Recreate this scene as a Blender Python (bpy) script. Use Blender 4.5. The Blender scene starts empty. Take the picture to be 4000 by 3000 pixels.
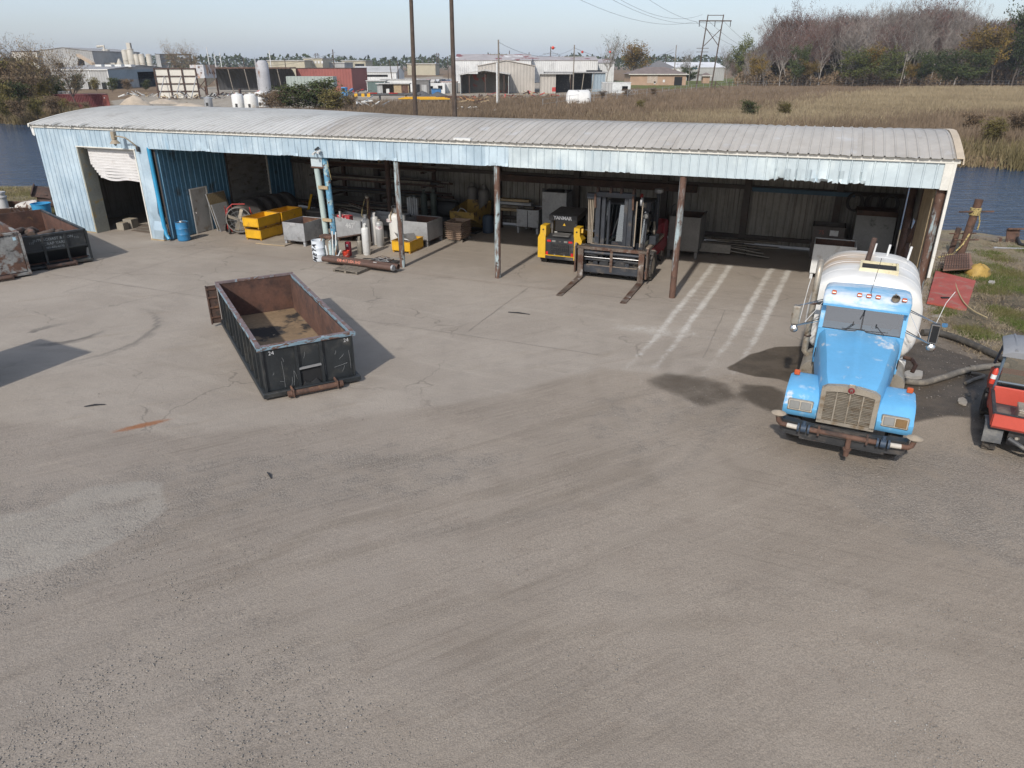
import bpy, bmesh, math, random
import numpy as np
from mathutils import Vector, Matrix
R = math.radians
random.seed(7); rng = np.random.default_rng(11)
scene = bpy.context.scene
COL = scene.collection

# ------------------------------------------------------------------ camera
FPX, HORIZON, CAMH = 2800.0, 248.0, 7.7
PITCH = math.atan((1500 - HORIZON) / FPX)
cam_data = bpy.data.cameras.new('camera'); cam = bpy.data.objects.new('camera', cam_data); COL.objects.link(cam)
cam.location = (0, 0, CAMH); cam.rotation_euler = (math.pi / 2 - PITCH, 0, 0)
cam_data.sensor_width = 36; cam_data.lens = 36 * FPX / 4000; cam_data.clip_start = .1; cam_data.clip_end = 20000
scene.camera = cam
# ------------------------------------------------------------------ sky and sun
SUN_EL, SUN_AZ = R(37.3), R(67.5)                    # shadows fall towards SUN_AZ
to_sun = Vector((-math.cos(SUN_AZ) * math.cos(SUN_EL), -math.sin(SUN_AZ) * math.cos(SUN_EL), math.sin(SUN_EL)))
world = bpy.data.worlds.new('World'); scene.world = world; world.use_nodes = True
wn, wl = world.node_tree.nodes, world.node_tree.links
bg = wn['Background']
sky = wn.new('ShaderNodeTexSky'); sky.sky_type = 'NISHITA'; sky.sun_disc = False
sky.sun_elevation = SUN_EL; sky.sun_rotation = math.atan2(to_sun.x, to_sun.y)
sky.altitude = 0; sky.air_density = 1.0; sky.dust_density = 1.6; sky.ozone_density = 1.6
# thin high cloud veil over the whole sky
tc = wn.new('ShaderNodeTexCoord'); mp = wn.new('ShaderNodeMapping'); mp.inputs['Scale'].default_value = (1, 1, 5)
nz = wn.new('ShaderNodeTexNoise'); nz.inputs['Scale'].default_value = 1.6; nz.inputs['Detail'].default_value = 5
mr = wn.new('ShaderNodeMapRange'); mr.inputs[1].default_value = .35; mr.inputs[2].default_value = .75
mr.inputs[3].default_value = .28; mr.inputs[4].default_value = .5
mx = wn.new('ShaderNodeMix'); mx.data_type = 'RGBA'; mx.inputs[7].default_value = (6.2, 7.1, 8.9, 1)
wl.new(tc.outputs['Generated'], mp.inputs[0]); wl.new(mp.outputs[0], nz.inputs['Vector'])
wl.new(nz.outputs['Fac'], mr.inputs[0]); wl.new(mr.outputs[0], mx.inputs[0])
wl.new(sky.outputs[0], mx.inputs[6]); wl.new(mx.outputs[2], bg.inputs['Color'])
bg.inputs['Strength'].default_value = .104
sun_d = bpy.data.lights.new('sun', 'SUN'); sun = bpy.data.objects.new('sun', sun_d); COL.objects.link(sun)
sun_d.energy = 2.95; sun_d.angle = R(1.5); sun_d.color = (1, .95, .88)
sun.rotation_euler = to_sun.to_track_quat('Z', 'Y').to_euler()
scene.view_settings.view_transform = 'Standard'; scene.view_settings.look = 'None'
scene.view_settings.exposure = 0.34; scene.view_settings.gamma = 1; scene.view_settings.use_curve_mapping = False
scene.cycles.max_bounces = 6; scene.cycles.diffuse_bounces = 3; scene.cycles.transparent_max_bounces = 12
scene.cycles.volume_bounces = 0; scene.cycles.use_denoising = True

# ------------------------------------------------------------------ layout helpers
def G(px, py, z=0.0):
    """where the ray through photo pixel px,py meets height z"""
    dx = (px - 2000) / FPX; dy = (1500 - py) / FPX
    d = Vector((dx, math.cos(PITCH) + dy * math.sin(PITCH), -math.sin(PITCH) + dy * math.cos(PITCH)))
    t = (z - CAMH) / d.z
    return Vector((d.x * t, d.y * t, z))
def AT(px, py, Y):
    dx = (px - 2000) / FPX; dy = (1500 - py) / FPX
    d = Vector((dx, math.cos(PITCH) + dy * math.sin(PITCH), -math.sin(PITCH) + dy * math.cos(PITCH)))
    t = Y / d.y
    return Vector((d.x * t, Y, CAMH + d.z * t))
SHA = R(-22.5); SU = Vector((math.cos(SHA), math.sin(SHA), 0)); SV = Vector((-SU.y, SU.x, 0))
SO = G(1945, 1085)
def S(s, v, z=0.0):
    return SO + SU * s + SV * v + Vector((0, 0, z))

# ------------------------------------------------------------------ materials
def lin(r, g, b):
    f = lambda c: (c / 255 / 12.92) if c / 255 <= .04045 else ((c / 255 + .055) / 1.055) ** 2.4
    return (f(r), f(g), f(b), 1)
class NT:
    def __init__(s, name):
        s.m = bpy.data.materials.new(name); s.m.use_nodes = True
        s.n = s.m.node_tree.nodes; s.l = s.m.node_tree.links; s.b = s.n['Principled BSDF']
    def node(s, t, **kw):
        n = s.n.new(t)
        for k, v in kw.items():
            if k in n.inputs: n.inputs[k].default_value = v
            else: setattr(n, k, v)
        return n
    def link(s, a, b): s.l.new(a, b)
    def noise(s, vec, scale, detail=4, rough=.55, dist=0):
        n = s.node('ShaderNodeTexNoise', Scale=scale, Detail=detail, Roughness=rough, Distortion=dist)
        s.link(vec, n.inputs['Vector']); return n.outputs['Fac']
    def ramp(s, fac, lo, hi, a=0., b=1.):
        n = s.node('ShaderNodeMapRange', interpolation_type='SMOOTHSTEP')
        for i, v in zip((1, 2, 3, 4), (lo, hi, a, b)): n.inputs[i].default_value = v
        s.link(fac, n.inputs[0]); return n.outputs[0]
    def math(s, op, a, b=None):
        n = s.node('ShaderNodeMath', operation=op)
        for i, v in enumerate((a, b)):
            if v is None: continue
            if isinstance(v, (int, float)): n.inputs[i].default_value = v
            else: s.link(v, n.inputs[i])
        return n.outputs[0]
    def mix(s, fac, a, b, mode='MIX'):
        n = s.node('ShaderNodeMix', data_type='RGBA', blend_type=mode)
        for i, v in ((0, fac), (6, a), (7, b)):
            if isinstance(v, (int, float)): n.inputs[i].default_value = v
            elif isinstance(v, tuple): n.inputs[i].default_value = v
            else: s.link(v, n.inputs[i])
        return n.outputs[2]
    def coords(s, kind='Object', rand=True, scale=(1, 1, 1)):
        t = s.node('ShaderNodeTexCoord'); v = t.outputs[kind]
        if rand:
            oi = s.node('ShaderNodeObjectInfo'); k = s.node('ShaderNodeVectorMath', operation='SCALE')
            cb = s.node('ShaderNodeCombineXYZ'); s.link(oi.outputs['Random'], cb.inputs[0]); s.link(oi.outputs['Random'], cb.inputs[1])
            s.link(cb.outputs[0], k.inputs[0]); k.inputs['Scale'].default_value = 37.
            a = s.node('ShaderNodeVectorMath', operation='ADD'); s.link(v, a.inputs[0]); s.link(k.outputs[0], a.inputs[1]); v = a.outputs[0]
        if scale != (1, 1, 1):
            m = s.node('ShaderNodeMapping'); m.inputs['Scale'].default_value = scale; s.link(v, m.inputs[0]); v = m.outputs[0]
        return v
    def bump(s, h, strength, dist=.02):
        b = s.node('ShaderNodeBump', Strength=strength, Distance=dist); s.link(h, b.inputs['Height']); s.link(b.outputs[0], s.b.inputs['Normal'])
MATS = {}
def mat(name, col, rough=.6, metal=0., var=.18, vs=1.5, layers=(), bump=0., bs=25., tint=0., spec=.5, stretch=(1, 1, 1), wave=None, rand=True):
    """weathered surface: colour + large/small value variation + layers (colour, scale, lo, hi, stretch) broken by noise"""
    if name in MATS: return MATS[name]
    t = NT(name); v = t.coords(rand=rand); c = col if len(col) == 4 else (*col, 1)
    n1 = t.noise(v, vs, 5); n2 = t.noise(v, vs * 9, 3)
    val = t.math('ADD', t.math('MULTIPLY', n1, .65), t.math('MULTIPLY', n2, .35))
    k = t.ramp(val, .3, .7, 1 - var, 1 + var)
    out = t.mix(1., c, k, 'MULTIPLY')
    for L in layers:
        lc, sc, lo, hi = L[:4]; st = L[4] if len(L) > 4 else (1, 1, 1)
        vv = v
        if st != (1, 1, 1):
            m = t.node('ShaderNodeMapping'); m.inputs['Scale'].default_value = st; t.link(v, m.inputs[0]); vv = m.outputs[0]
        f = t.ramp(t.noise(vv, sc, 6, .62), lo, hi)
        lcol = lc if len(lc) == 4 else (*lc, 1)
        out = t.mix(f, out, t.mix(1., lcol, k, 'MULTIPLY'))
    t.link(out, t.b.inputs['Base Color'])
    t.b.inputs['Roughness'].default_value = rough; t.b.inputs['Metallic'].default_value = metal
    t.b.inputs['Specular IOR Level'].default_value = spec
    if wave:                                         # (axis vector weights, period) shallow corrugation for far sheds
        sx = t.node('ShaderNodeVectorMath', operation='DOT_PRODUCT'); o = t.node('ShaderNodeTexCoord'); t.link(o.outputs['Object'], sx.inputs[0]); sx.inputs[1].default_value = wave[0]
        w = t.math('SINE', t.math('MULTIPLY', sx.outputs['Value'], 2 * math.pi / wave[1])); t.bump(w, .8, wave[2] if len(wave) > 2 else .05)
    elif bump: t.bump(t.noise(v, bs, 5, .6), bump, .02)
    MATS[name] = t.m; return t.m
def emit(name, col, strength=1.):
    t = NT(name); t.b.inputs['Base Color'].default_value = col; t.b.inputs['Emission Color'].default_value = col; t.b.inputs['Emission Strength'].default_value = strength; return t.m
def glass(name, tint, fac=.25, rough=.03):
    t = NT(name); tr = t.node('ShaderNodeBsdfTransparent', Color=tint); gl = t.node('ShaderNodeBsdfGlossy', Roughness=rough)
    fr = t.node('ShaderNodeFresnel', IOR=1.5); f = t.math('ADD', t.math('MULTIPLY', fr.outputs[0], .8), fac)
    m = t.node('ShaderNodeMixShader'); t.link(f, m.inputs[0]); t.link(tr.outputs[0], m.inputs[1]); t.link(gl.outputs[0], m.inputs[2])
    t.link(m.outputs[0], t.n['Material Output'].inputs[0]); return t.m

RUST = (.105, .056, .038); RUSTD = (.055, .034, .026); RUSTL = (.19, .10, .052); DIRT = (.20, .165, .125)
rust_m = mat('rusted_steel', RUST, .85, var=.35, vs=2, layers=((RUSTD, 2.2, .5, .62), (RUSTL, 5, .58, .72)), bump=.4)
dark_rust = mat('dark_rusted_steel', (.07, .042, .032), .85, var=.35, vs=2, layers=((RUST, 2.5, .55, .7), ((.03, .025, .022), 4, .55, .7)), bump=.4)
steel_grey = mat('galvanised_steel', (.34, .345, .35), .55, .35, var=.2, vs=1.2, layers=(((.17, .16, .15), 2.2, .52, .72), ((.5, .5, .5), 3, .6, .8), ((.16, .09, .05), 1.8, .68, .76)), bump=.1)
steel_dark = mat('dark_steel', (.035, .036, .038), .55, .2, var=.3, vs=3, layers=(((.12, .10, .085), 2.5, .5, .75), (RUST, 4, .66, .74)), bump=.15)
black_paint = mat('black_paint', (.018, .021, .023), .5, var=.3, vs=2, layers=(((.075, .07, .06), 1.6, .5, .8), (RUST, 3, .68, .74), ((.13, .14, .15), 9, .74, .78, (3, 3, .6))), bump=.1)
rubber = mat('tyre_rubber', (.045, .042, .04), .9, var=.25, vs=4, layers=(((.15, .125, .10), 4, .45, .7),), bump=.3)
yellow_m = mat('yellow_paint', (.62, .34, .012), .5, var=.12, vs=2, layers=(((.36, .17, .03), 3, .6, .72), (RUSTD, 6, .68, .75), ((.03, .02, .015), 1.5, .72, .8)), bump=.08)
white_m = mat('white_paint', (.62, .62, .6), .5, var=.1, vs=2, layers=(((.42, .38, .32), 2.5, .55, .75), (RUSTL, 5, .7, .76)), bump=.05)
trim_white = mat('white_trim', (.64, .62, .56), .5, var=.12, vs=2, layers=(((.42, .34, .22), 3, .62, .78),), bump=.05)
wood_m = mat('weathered_wood', (.17, .145, .115), .9, var=.35, vs=3, layers=(((.08, .07, .06), 6, .5, .65),), bump=.3)
wood_tan = mat('tan_timber', (.33, .25, .15), .85, var=.25, vs=3, bump=.2)
bluepeel = mat('peeling_blue_paint', (.10, .26, .38), .65, var=.2, vs=3, layers=(((.33, .44, .45), 5, .5, .58), (RUST, 6, .56, .62), (RUSTD, 9, .62, .68)), bump=.4, bs=18)
palepeel = mat('peeling_pale_paint', (.36, .44, .44), .7, var=.2, vs=3, layers=((RUSTL, 5, .52, .58, (1.6, 1.6, .5)), (RUSTD, 7, .57, .63)), bump=.4, bs=18)
blue_plastic = mat('blue_plastic', (.035, .19, .38), .45, var=.12, vs=3, layers=(((.13, .22, .3), 4, .6, .75),))
red_plastic = mat('red_plastic', (.55, .05, .025), .45, var=.1)
red_paint = mat('red_paint', (.42, .04, .035), .5, var=.15, layers=(((.25, .12, .09), 3, .6, .75),))
chrome = mat('dull_chrome', (.55, .54, .52), .25, 1., var=.12, layers=(((.3, .25, .19), 4, .55, .72),))
tan_chrome = mat('dusty_aluminium', (.36, .32, .26), .45, .5, var=.2, vs=3, layers=(((.22, .16, .10), 4, .5, .7),))
amber = mat('amber_lens', (.45, .08, .015), .25, var=.1)
red_lens = mat('red_lens', (.5, .02, .02), .25, var=.1)
clear_lens = mat('clear_lens', (.20, .20, .19), .15, .1, var=.1)
dark_m = mat('dark_interior', (.012, .012, .013), .9, var=.2)
concrete_grey = mat('concrete_block', (.34, .32, .29), .9, var=.2, bump=.3)
rope_m = mat('yellow_rope', (.40, .31, .13), .9, var=.4, vs=20, layers=(((.05, .045, .03), 14, .52, .6),))
hose_m = mat('muddy_hose', (.14, .125, .105), .8, var=.3, vs=3, layers=(((.22, .19, .15), 3, .5, .7),))
black_hose = mat('black_hose', (.02, .02, .022), .6, var=.3)
tank_white = mat('chalky_white_tank_paint', (.60, .59, .56), .55, var=.08, vs=2, layers=(((.40, .30, .18), 2.2, .58, .75, (1, 1, .5)), (RUSTL, 6, .7, .76)), bump=.05)
pole_wood = mat('creosote_pole', (.075, .052, .038), .9, var=.3, vs=3, bump=.2, layers=(((.12, .10, .085), 5, .5, .7, (3, 3, .3)),))
pole_grey = mat('grey_pole_wood', (.20, .175, .145), .9, var=.3, vs=3)
windscreen = glass('dusty_window_glass', (.42, .45, .44, 1), .2, .08)
darkglass = glass('dark_window_glass', (.12, .14, .15, 1), .12, .05)

# ------------------------------------------------------------------ mesh builder
class MB:
    def __init__(s, m=None): s.v = []; s.f = []; s.mi = []; s.m = m; s.cur = 0
    def add(s, vs, fs):
        o = len(s.v)
        if s.m is not None: vs = [tuple(s.m @ Vector(p)) for p in vs]
        s.v.extend(tuple(p) for p in vs); s.f.extend(tuple(i + o for i in f) for f in fs); s.mi.extend([s.cur] * len(fs)); return s
    def box(s, x0, x1, y0, y1, z0, z1, b=0.):
        if x0 > x1: x0, x1 = x1, x0
        if y0 > y1: y0, y1 = y1, y0
        if z0 > z1: z0, z1 = z1, z0
        if b <= 0:
            vs = [(x, y, z) for z in (z0, z1) for y in (y0, y1) for x in (x0, x1)]
            return s.add(vs, [(0, 2, 3, 1), (4, 5, 7, 6), (0, 1, 5, 4), (2, 6, 7, 3), (0, 4, 6, 2), (1, 3, 7, 5)])
        b = min(b, (x1 - x0) * .45, (y1 - y0) * .45, (z1 - z0) * .45)
        lo = (x0, y0, z0); hi = (x1, y1, z1); idx = {}; vs = []
        for sx in (0, 1):
            for sy in (0, 1):
                for sz in (0, 1):
                    sg = (sx, sy, sz)
                    for a in range(3):
                        p = [hi[i] if sg[i] else lo[i] for i in range(3)]
                        for i in range(3):
                            if i != a: p[i] += -b if sg[i] else b
                        idx[sg + (a,)] = len(vs); vs.append(tuple(p))
        fs = []
        for a in range(3):
            o1, o2 = [i for i in range(3) if i != a]
            for sa in (0, 1):
                q = []
                for c1, c2 in ((0, 0), (1, 0), (1, 1), (0, 1)):
                    sg = [0, 0, 0]; sg[a] = sa; sg[o1] = c1; sg[o2] = c2; q.append(idx[tuple(sg) + (a,)])
                fs.append(q)
            for c1 in (0, 1):
                for c2 in (0, 1):
                    q = []
                    for sa, ax in ((0, o1), (1, o1), (1, o2), (0, o2)):
                        sg = [0, 0, 0]; sg[a] = sa; sg[o1] = c1; sg[o2] = c2; q.append(idx[tuple(sg) + (ax,)])
                    fs.append(q)
        for sx in (0, 1):
            for sy in (0, 1):
                for sz in (0, 1): fs.append([idx[(sx, sy, sz, a)] for a in range(3)])
        return s.add(vs, fs)
    def bar(s, p0, p1, w, h=None, up=(0, 0, 1)):
        """rectangular bar from p0 to p1, w wide, h high"""
        h = h or w; p0 = Vector(p0); p1 = Vector(p1); d = (p1 - p0).normalized(); u = Vector(up)
        if abs(d.dot(u)) > .98: u = Vector((0, 1, 0))
        r = d.cross(u).normalized(); u = r.cross(d)
        vs = [p + r * a * w / 2 + u * c * h / 2 for p in (p0, p1) for a, c in ((-1, -1), (1, -1), (1, 1), (-1, 1))]
        return s.add(vs, [(0, 1, 2, 3), (7, 6, 5, 4), (0, 4, 5, 1), (1, 5, 6, 2), (2, 6, 7, 3), (3, 7, 4, 0)])
    def cyl(s, p0, p1, r0, r1=None, n=12, caps=True):
        return s.tube([p0, p1], [r0, r0 if r1 is None else r1], n, caps)
    def tube(s, pts, r, n=8, caps=True):
        pts = [Vector(p) for p in pts]; k = len(pts); rs = r if isinstance(r, (list, tuple)) else [r] * k
        d0 = (pts[1] - pts[0]).normalized(); ref = Vector((0, 0, 1)) if abs(d0.z) < .95 else Vector((1, 0, 0))
        nrm = (ref - d0 * ref.dot(d0)).normalized(); vs = []
        for i, p in enumerate(pts):
            d = (pts[min(i + 1, k - 1)] - pts[max(i - 1, 0)]).normalized()
            nrm = (nrm - d * nrm.dot(d)).normalized(); bi = d.cross(nrm)
            vs += [p + (nrm * math.cos(2 * math.pi * j / n) + bi * math.sin(2 * math.pi * j / n)) * rs[i] for j in range(n)]
        fs = [(i * n + j, i * n + (j + 1) % n, (i + 1) * n + (j + 1) % n, (i + 1) * n + j) for i in range(k - 1) for j in range(n)]
        if caps: fs += [tuple(range(n - 1, -1, -1)), tuple(range((k - 1) * n, k * n))]
        return s.add(vs, fs)
    def loft(s, rings, caps=True, closed=True):
        n = len(rings[0]); vs = [p for r in rings for p in r]; m = n if closed else n - 1
        fs = [(i * n + j, i * n + (j + 1) % n, (i + 1) * n + (j + 1) % n, (i + 1) * n + j) for i in range(len(rings) - 1) for j in range(m)]
        if caps and closed: fs += [tuple(range(n - 1, -1, -1)), tuple(range((len(rings) - 1) * n, len(rings) * n))]
        return s.add(vs, fs)
    def lathe(s, prof, n=16, c=(0, 0, 0), caps=True):
        return s.loft([[(c[0] + r * math.cos(2 * math.pi * j / n), c[1] + r * math.sin(2 * math.pi * j / n), c[2] + z) for j in range(n)] for r, z in prof], caps)
    def prism(s, poly, ax, a, b):
        f = {'x': lambda p, t: (t, p[0], p[1]), 'y': lambda p, t: (p[0], t, p[1]), 'z': lambda p, t: (p[0], p[1], t)}[ax]
        return s.loft([[f(p, a) for p in poly], [f(p, b) for p in poly]])
    def quad(s, a, b, c, d): return s.add([a, b, c, d], [(0, 1, 2, 3)])
    def build(s, name, mats, parent=None, smooth=35, recalc=True):
        me = bpy.data.meshes.new(name); me.from_pydata(s.v, [], s.f)
        for m in (mats if isinstance(mats, (list, tuple)) else [mats]): me.materials.append(m)
        if any(s.mi): me.polygons.foreach_set('material_index', s.mi)
        if recalc:
            bm = bmesh.new(); bm.from_mesh(me); bmesh.ops.recalc_face_normals(bm, faces=bm.faces); bm.to_mesh(me); bm.free()
        if smooth:
            me.polygons.foreach_set('use_smooth', [True] * len(me.polygons)); me.set_sharp_from_angle(angle=R(smooth))
        me.update(); o = bpy.data.objects.new(name, me); COL.objects.link(o)
        if parent: o.parent = parent
        return o
def tag(o, label=None, cat=None, group=None, kind=None):
    for k, v in (('label', label), ('category', cat), ('group', group), ('kind', kind)):
        if v: o[k] = v
    return o
def thing(name, label, cat, loc=(0, 0, 0), rz=0., group=None):
    o = bpy.data.objects.new(name, None); COL.objects.link(o); o.location = loc; o.rotation_euler = (0, 0, rz); o.empty_display_size = .2
    return tag(o, label, cat, group)
def inst(src, name, parent, loc=(0, 0, 0), rot=(0, 0, 0), scale=(1, 1, 1)):
    o = bpy.data.objects.new(name, src.data if hasattr(src, 'data') else src); COL.objects.link(o)
    o.parent = parent; o.location = loc; o.rotation_euler = rot; o.scale = scale; return o
def copy_tree(o, parent=None):
    c = o.copy(); COL.objects.link(c); c.parent = parent
    for ch in list(o.children): copy_tree(ch, c)
    return c
def text_part(txt, size, m, mt, parent, name='lettering', align='CENTER', extrude=.001, shear=0., bold=0.):
    cu = bpy.data.curves.new(name, 'FONT'); cu.body = txt; cu.size = size; cu.align_x = align; cu.align_y = 'CENTER'; cu.extrude = extrude; cu.shear = shear; cu.offset = bold; cu.resolution_u = 3
    to = bpy.data.objects.new(name, cu); COL.objects.link(to)
    me = bpy.data.meshes.new_from_object(to.evaluated_get(bpy.context.evaluated_depsgraph_get())); bpy.data.objects.remove(to); bpy.data.curves.remove(cu)
    me.transform(m); me.materials.clear(); me.materials.append(mt)
    o = bpy.data.objects.new(name, me); COL.objects.link(o); o.parent = parent; return o
def face_m(origin, right, up):
    r = Vector(right).normalized(); u = Vector(up).normalized(); n = r.cross(u)
    return Matrix(((r.x, u.x, n.x, origin[0]), (r.y, u.y, n.y, origin[1]), (r.z, u.z, n.z, origin[2]), (0, 0, 0, 1)))
def mesh_np(name, verts, faces, mt, parent=None, nper=4):
    me = bpy.data.meshes.new(name); nv = len(verts); nf = len(faces)
    me.vertices.add(nv); me.vertices.foreach_set('co', np.asarray(verts, np.float32).ravel())
    me.loops.add(nf * nper); me.loops.foreach_set('vertex_index', np.asarray(faces, np.int32).ravel())
    me.polygons.add(nf); me.polygons.foreach_set('loop_start', np.arange(0, nf * nper, nper, dtype=np.int32))
    me.materials.append(mt); me.update(calc_edges=True)
    o = bpy.data.objects.new(name, me); COL.objects.link(o)
    if parent: o.parent = parent
    return o
def RX(a): return Matrix.Rotation(a, 4, 'X')
def RY(a): return Matrix.Rotation(a, 4, 'Y')
def RZ(a): return Matrix.Rotation(a, 4, 'Z')
def TR(x, y, z): return Matrix.Translation((x, y, z))
# ------------------------------------------------------------------ ground sheet, water, far field
NB = np.array([(-8000, 2400), (-400, 165), (-120, 78), (-60, 61), (-37, 53.4), (-31.7, 50.6), (-20, 47), (0, 43), (14, 38.5), (20, 37), (23.6, 36.2), (24.9, 34.8), (28, 33.2), (60, 20), (200, -40), (8000, -3400)], float)
FB = np.array([(-8000, 2500), (-400, 240), (-200, 168), (-81, 120), (-73, 118), (-20, 95), (20, 76), (43, 66), (120, 34), (300, -40), (8000, -3300)], float)
def near_bank(x): return np.interp(x, NB[:, 0], NB[:, 1]) + .5 * np.sin(x * .9) + .3 * np.sin(x * 2.3 + 1)
def far_bank(x): return np.interp(x, FB[:, 0], FB[:, 1]) + 1.2 * np.sin(x * .35) + .6 * np.sin(x * .9 + 2)
def sstep(a, b, x):
    t = np.clip((x - a) / (b - a), 0, 1); return t * t * (3 - 2 * t)
def axis_pts(lo, hi, step, far_lo, far_hi, k=1.35):
    c = list(np.arange(lo, hi + 1e-6, step)); a = []; x = lo; d = step
    while x > far_lo: d *= k; x -= d; a.append(x)
    b = []; x = hi; d = step
    while x < far_hi: d *= k; x += d; b.append(x)
    return np.array(a[::-1] + c + b)
def grid_faces(nx, ny):
    i = np.arange(nx * ny).reshape(ny, nx)
    return np.stack([i[:-1, :-1], i[:-1, 1:], i[1:, 1:], i[1:, :-1]], -1).reshape(-1, 4)
VT = {}
def vnoise(x, y, seed=0):
    if seed not in VT: VT[seed] = np.random.default_rng(seed).random((256, 256))
    t = VT[seed]; xi = np.floor(x).astype(int); yi = np.floor(y).astype(int); fx = x - xi; fy = y - yi
    fx = fx * fx * (3 - 2 * fx); fy = fy * fy * (3 - 2 * fy); g = lambda a, b: t[a % 256, b % 256]
    return (g(xi, yi) * (1 - fx) + g(xi + 1, yi) * fx) * (1 - fy) + (g(xi, yi + 1) * (1 - fx) + g(xi + 1, yi + 1) * fx) * fy
gx = axis_pts(-27, 24, .15, -7000, 7000, 1.3); gy = axis_pts(5, 40, .15, -300, 60, 1.3); gy = gy[gy < 400]
gy = np.concatenate([gy, [gy[-1] + 30 * 1.5 ** k for k in range(12)]])
X, Y = np.meshgrid(gx, gy); nbY = near_bank(X)
bed = sstep(-.2, 1.6, Y - nbY)
Z = -2.6 * bed - .12 * sstep(-4, 0, Y - nbY) * (1 - bed) * (vnoise(X * .8, Y * .8, 5) + .2)
SS = (X - SO.x) * SU.x + (Y - SO.y) * SU.y; VV = (X - SO.x) * SV.x + (Y - SO.y) * SV.y
def ell(px, py, rx, ry, rot=0., soft=.35):
    c = G(px, py); a = R(rot); dx = X - c.x; dy = Y - c.y
    q = np.hypot((dx * math.cos(a) + dy * math.sin(a)) / rx, (-dx * math.sin(a) + dy * math.cos(a)) / ry)
    return 1 - sstep(1 - soft, 1 + soft, q)
def poly_line(pts, w, soft=.5, world=False):
    P = [(p if world else tuple(G(*p))[:2]) for p in pts]; d = np.full(X.shape, 1e9)
    for (ax, ay), (bx, by) in zip(P[:-1], P[1:]):
        vx, vy = bx - ax, by - ay; t = np.clip(((X - ax) * vx + (Y - ay) * vy) / (vx * vx + vy * vy), 0, 1)
        d = np.minimum(d, np.hypot(X - ax - t * vx, Y - ay - t * vy))
    return 1 - sstep(w * (1 - soft), w * (1 + soft), d)
def poly_area(pts, soft=.4):
    P = [tuple(G(*p))[:2] for p in pts]; inside = np.zeros(X.shape, bool); d = np.full(X.shape, 1e9)
    for (ax, ay), (bx, by) in zip(P, P[1:] + P[:1]):
        c = ((ay > Y) != (by > Y)) & (X < (bx - ax) * (Y - ay) / (by - ay + 1e-12) + ax); inside ^= c
        vx, vy = bx - ax, by - ay; t = np.clip(((X - ax) * vx + (Y - ay) * vy) / (vx * vx + vy * vy + 1e-9), 0, 1)
        d = np.minimum(d, np.hypot(X - ax - t * vx, Y - ay - t * vy))
    sd = np.where(inside, d, -d); return sstep(-soft, soft, sd)
mx_ = np.maximum
A = {}
# slab and swept apron in front of the shed
A['conc'] = mx_(poly_area([(-1500, 950), (0, 900), (400, 880), (3800, 1130), (3650, 1230), (3150, 1420), (2700, 1480), (2350, 1440), (1900, 1560), (1300, 1640), (700, 1700), (0, 1640), (-1500, 1640)], 1.1),
                ((VV > -.6) & (VV < 9.7) & (SS < 14.7) & (SS > -24.4)) * 1.)
A['patch'] = poly_area([(-300, 2050), (150, 1990), (330, 1905), (560, 1875), (640, 1885), (655, 1990), (560, 2060), (420, 2140), (200, 2230), (-300, 2330)], .18) * .9
A['wet'] = mx_(poly_area([(2835, 1440), (2930, 1385), (3030, 1355), (3140, 1352), (3180, 1500), (3120, 1505), (3040, 1480), (2950, 1470)], .22),
      mx_(poly_area([(3060, 1560), (3150, 1500), (3400, 1400), (3600, 1330), (3800, 1400), (4100, 1440), (4100, 1600), (3900, 1640), (3700, 1625), (3560, 1650), (3100, 1680)], .4) * .95,
          mx_(poly_area([(2480, 1475), (2600, 1440), (2760, 1460), (2860, 1490), (2940, 1560), (2760, 1620), (2640, 1560), (2520, 1520)], .5) * .55, poly_area([(2880, 1490), (3020, 1500), (3090, 1530), (3080, 1640), (2950, 1600), (2860, 1540)], .3) * .6)))
A['mud'] = mx_(poly_area([(3740, 1560), (3780, 1490), (3840, 1470), (3960, 1480), (4100, 1500), (4100, 1720), (3900, 1745), (3800, 1720), (3790, 1620)], .5) * .8,
      mx_(poly_area([(3600, 1260), (3700, 1230), (3900, 1060), (4300, 1100), (4400, 1500), (3900, 1600), (3640, 1420)], .7) * .5, ell(3870, 1180, .5, 3.4, 25) * .6))
grassy = sstep(-6.5, -3.5, Y - nbY) * 1.
A['grass'] = mx_(grassy * ((SS < -24.6) | (SS > 15)), mx_(poly_area([(3650, 1050), (3800, 980), (4400, 940), (4400, 1300), (4050, 1330), (3850, 1290), (3660, 1280)], .8), poly_area([(-1500, 700), (230, 740), (260, 890), (60, 900), (-1500, 900)], 1.)))
A['grav'] = mx_(poly_area([(2250, 1520), (2620, 1480), (2860, 1500), (3060, 1600), (2900, 1760), (2500, 1900), (2300, 1800), (2150, 1650)], 1.2) * .55,
      mx_(poly_area([(3000, 1760), (3700, 1700), (4300, 1700), (4300, 2300), (3600, 2200), (3200, 1950)], 1.2) * .75, mx_(poly_area([(-400, 1900), (700, 1770), (1500, 1700), (2200, 1750), (1800, 1960), (900, 2060), (300, 2400), (-400, 2500)], .8) * .62,
      poly_area([(-300, 2400), (900, 2200), (1600, 2350), (1500, 3200), (-300, 3200)], 1.4) * .5)))
def offs(pts, o):   # shift polyline sideways on the ground
    P = [G(*p) for p in pts]; out = []
    for i, p in enumerate(P):
        d = (P[min(i + 1, len(P) - 1)] - P[max(i - 1, 0)]).normalized(); out.append((p.x - d.y * o, p.y + d.x * o))
    return out
tr1 = [(2820, 1034), (2760, 1120), (2672, 1230), (2600, 1330), (2480, 1460), (2300, 1620)]; tr2 = [(3047, 1053), (3010, 1120), (2966, 1205), (2900, 1330), (2760, 1520), (2560, 1720)]
pw = np.zeros(X.shape)
fade = sstep(14., 25, Y) * .9 + .06
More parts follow.
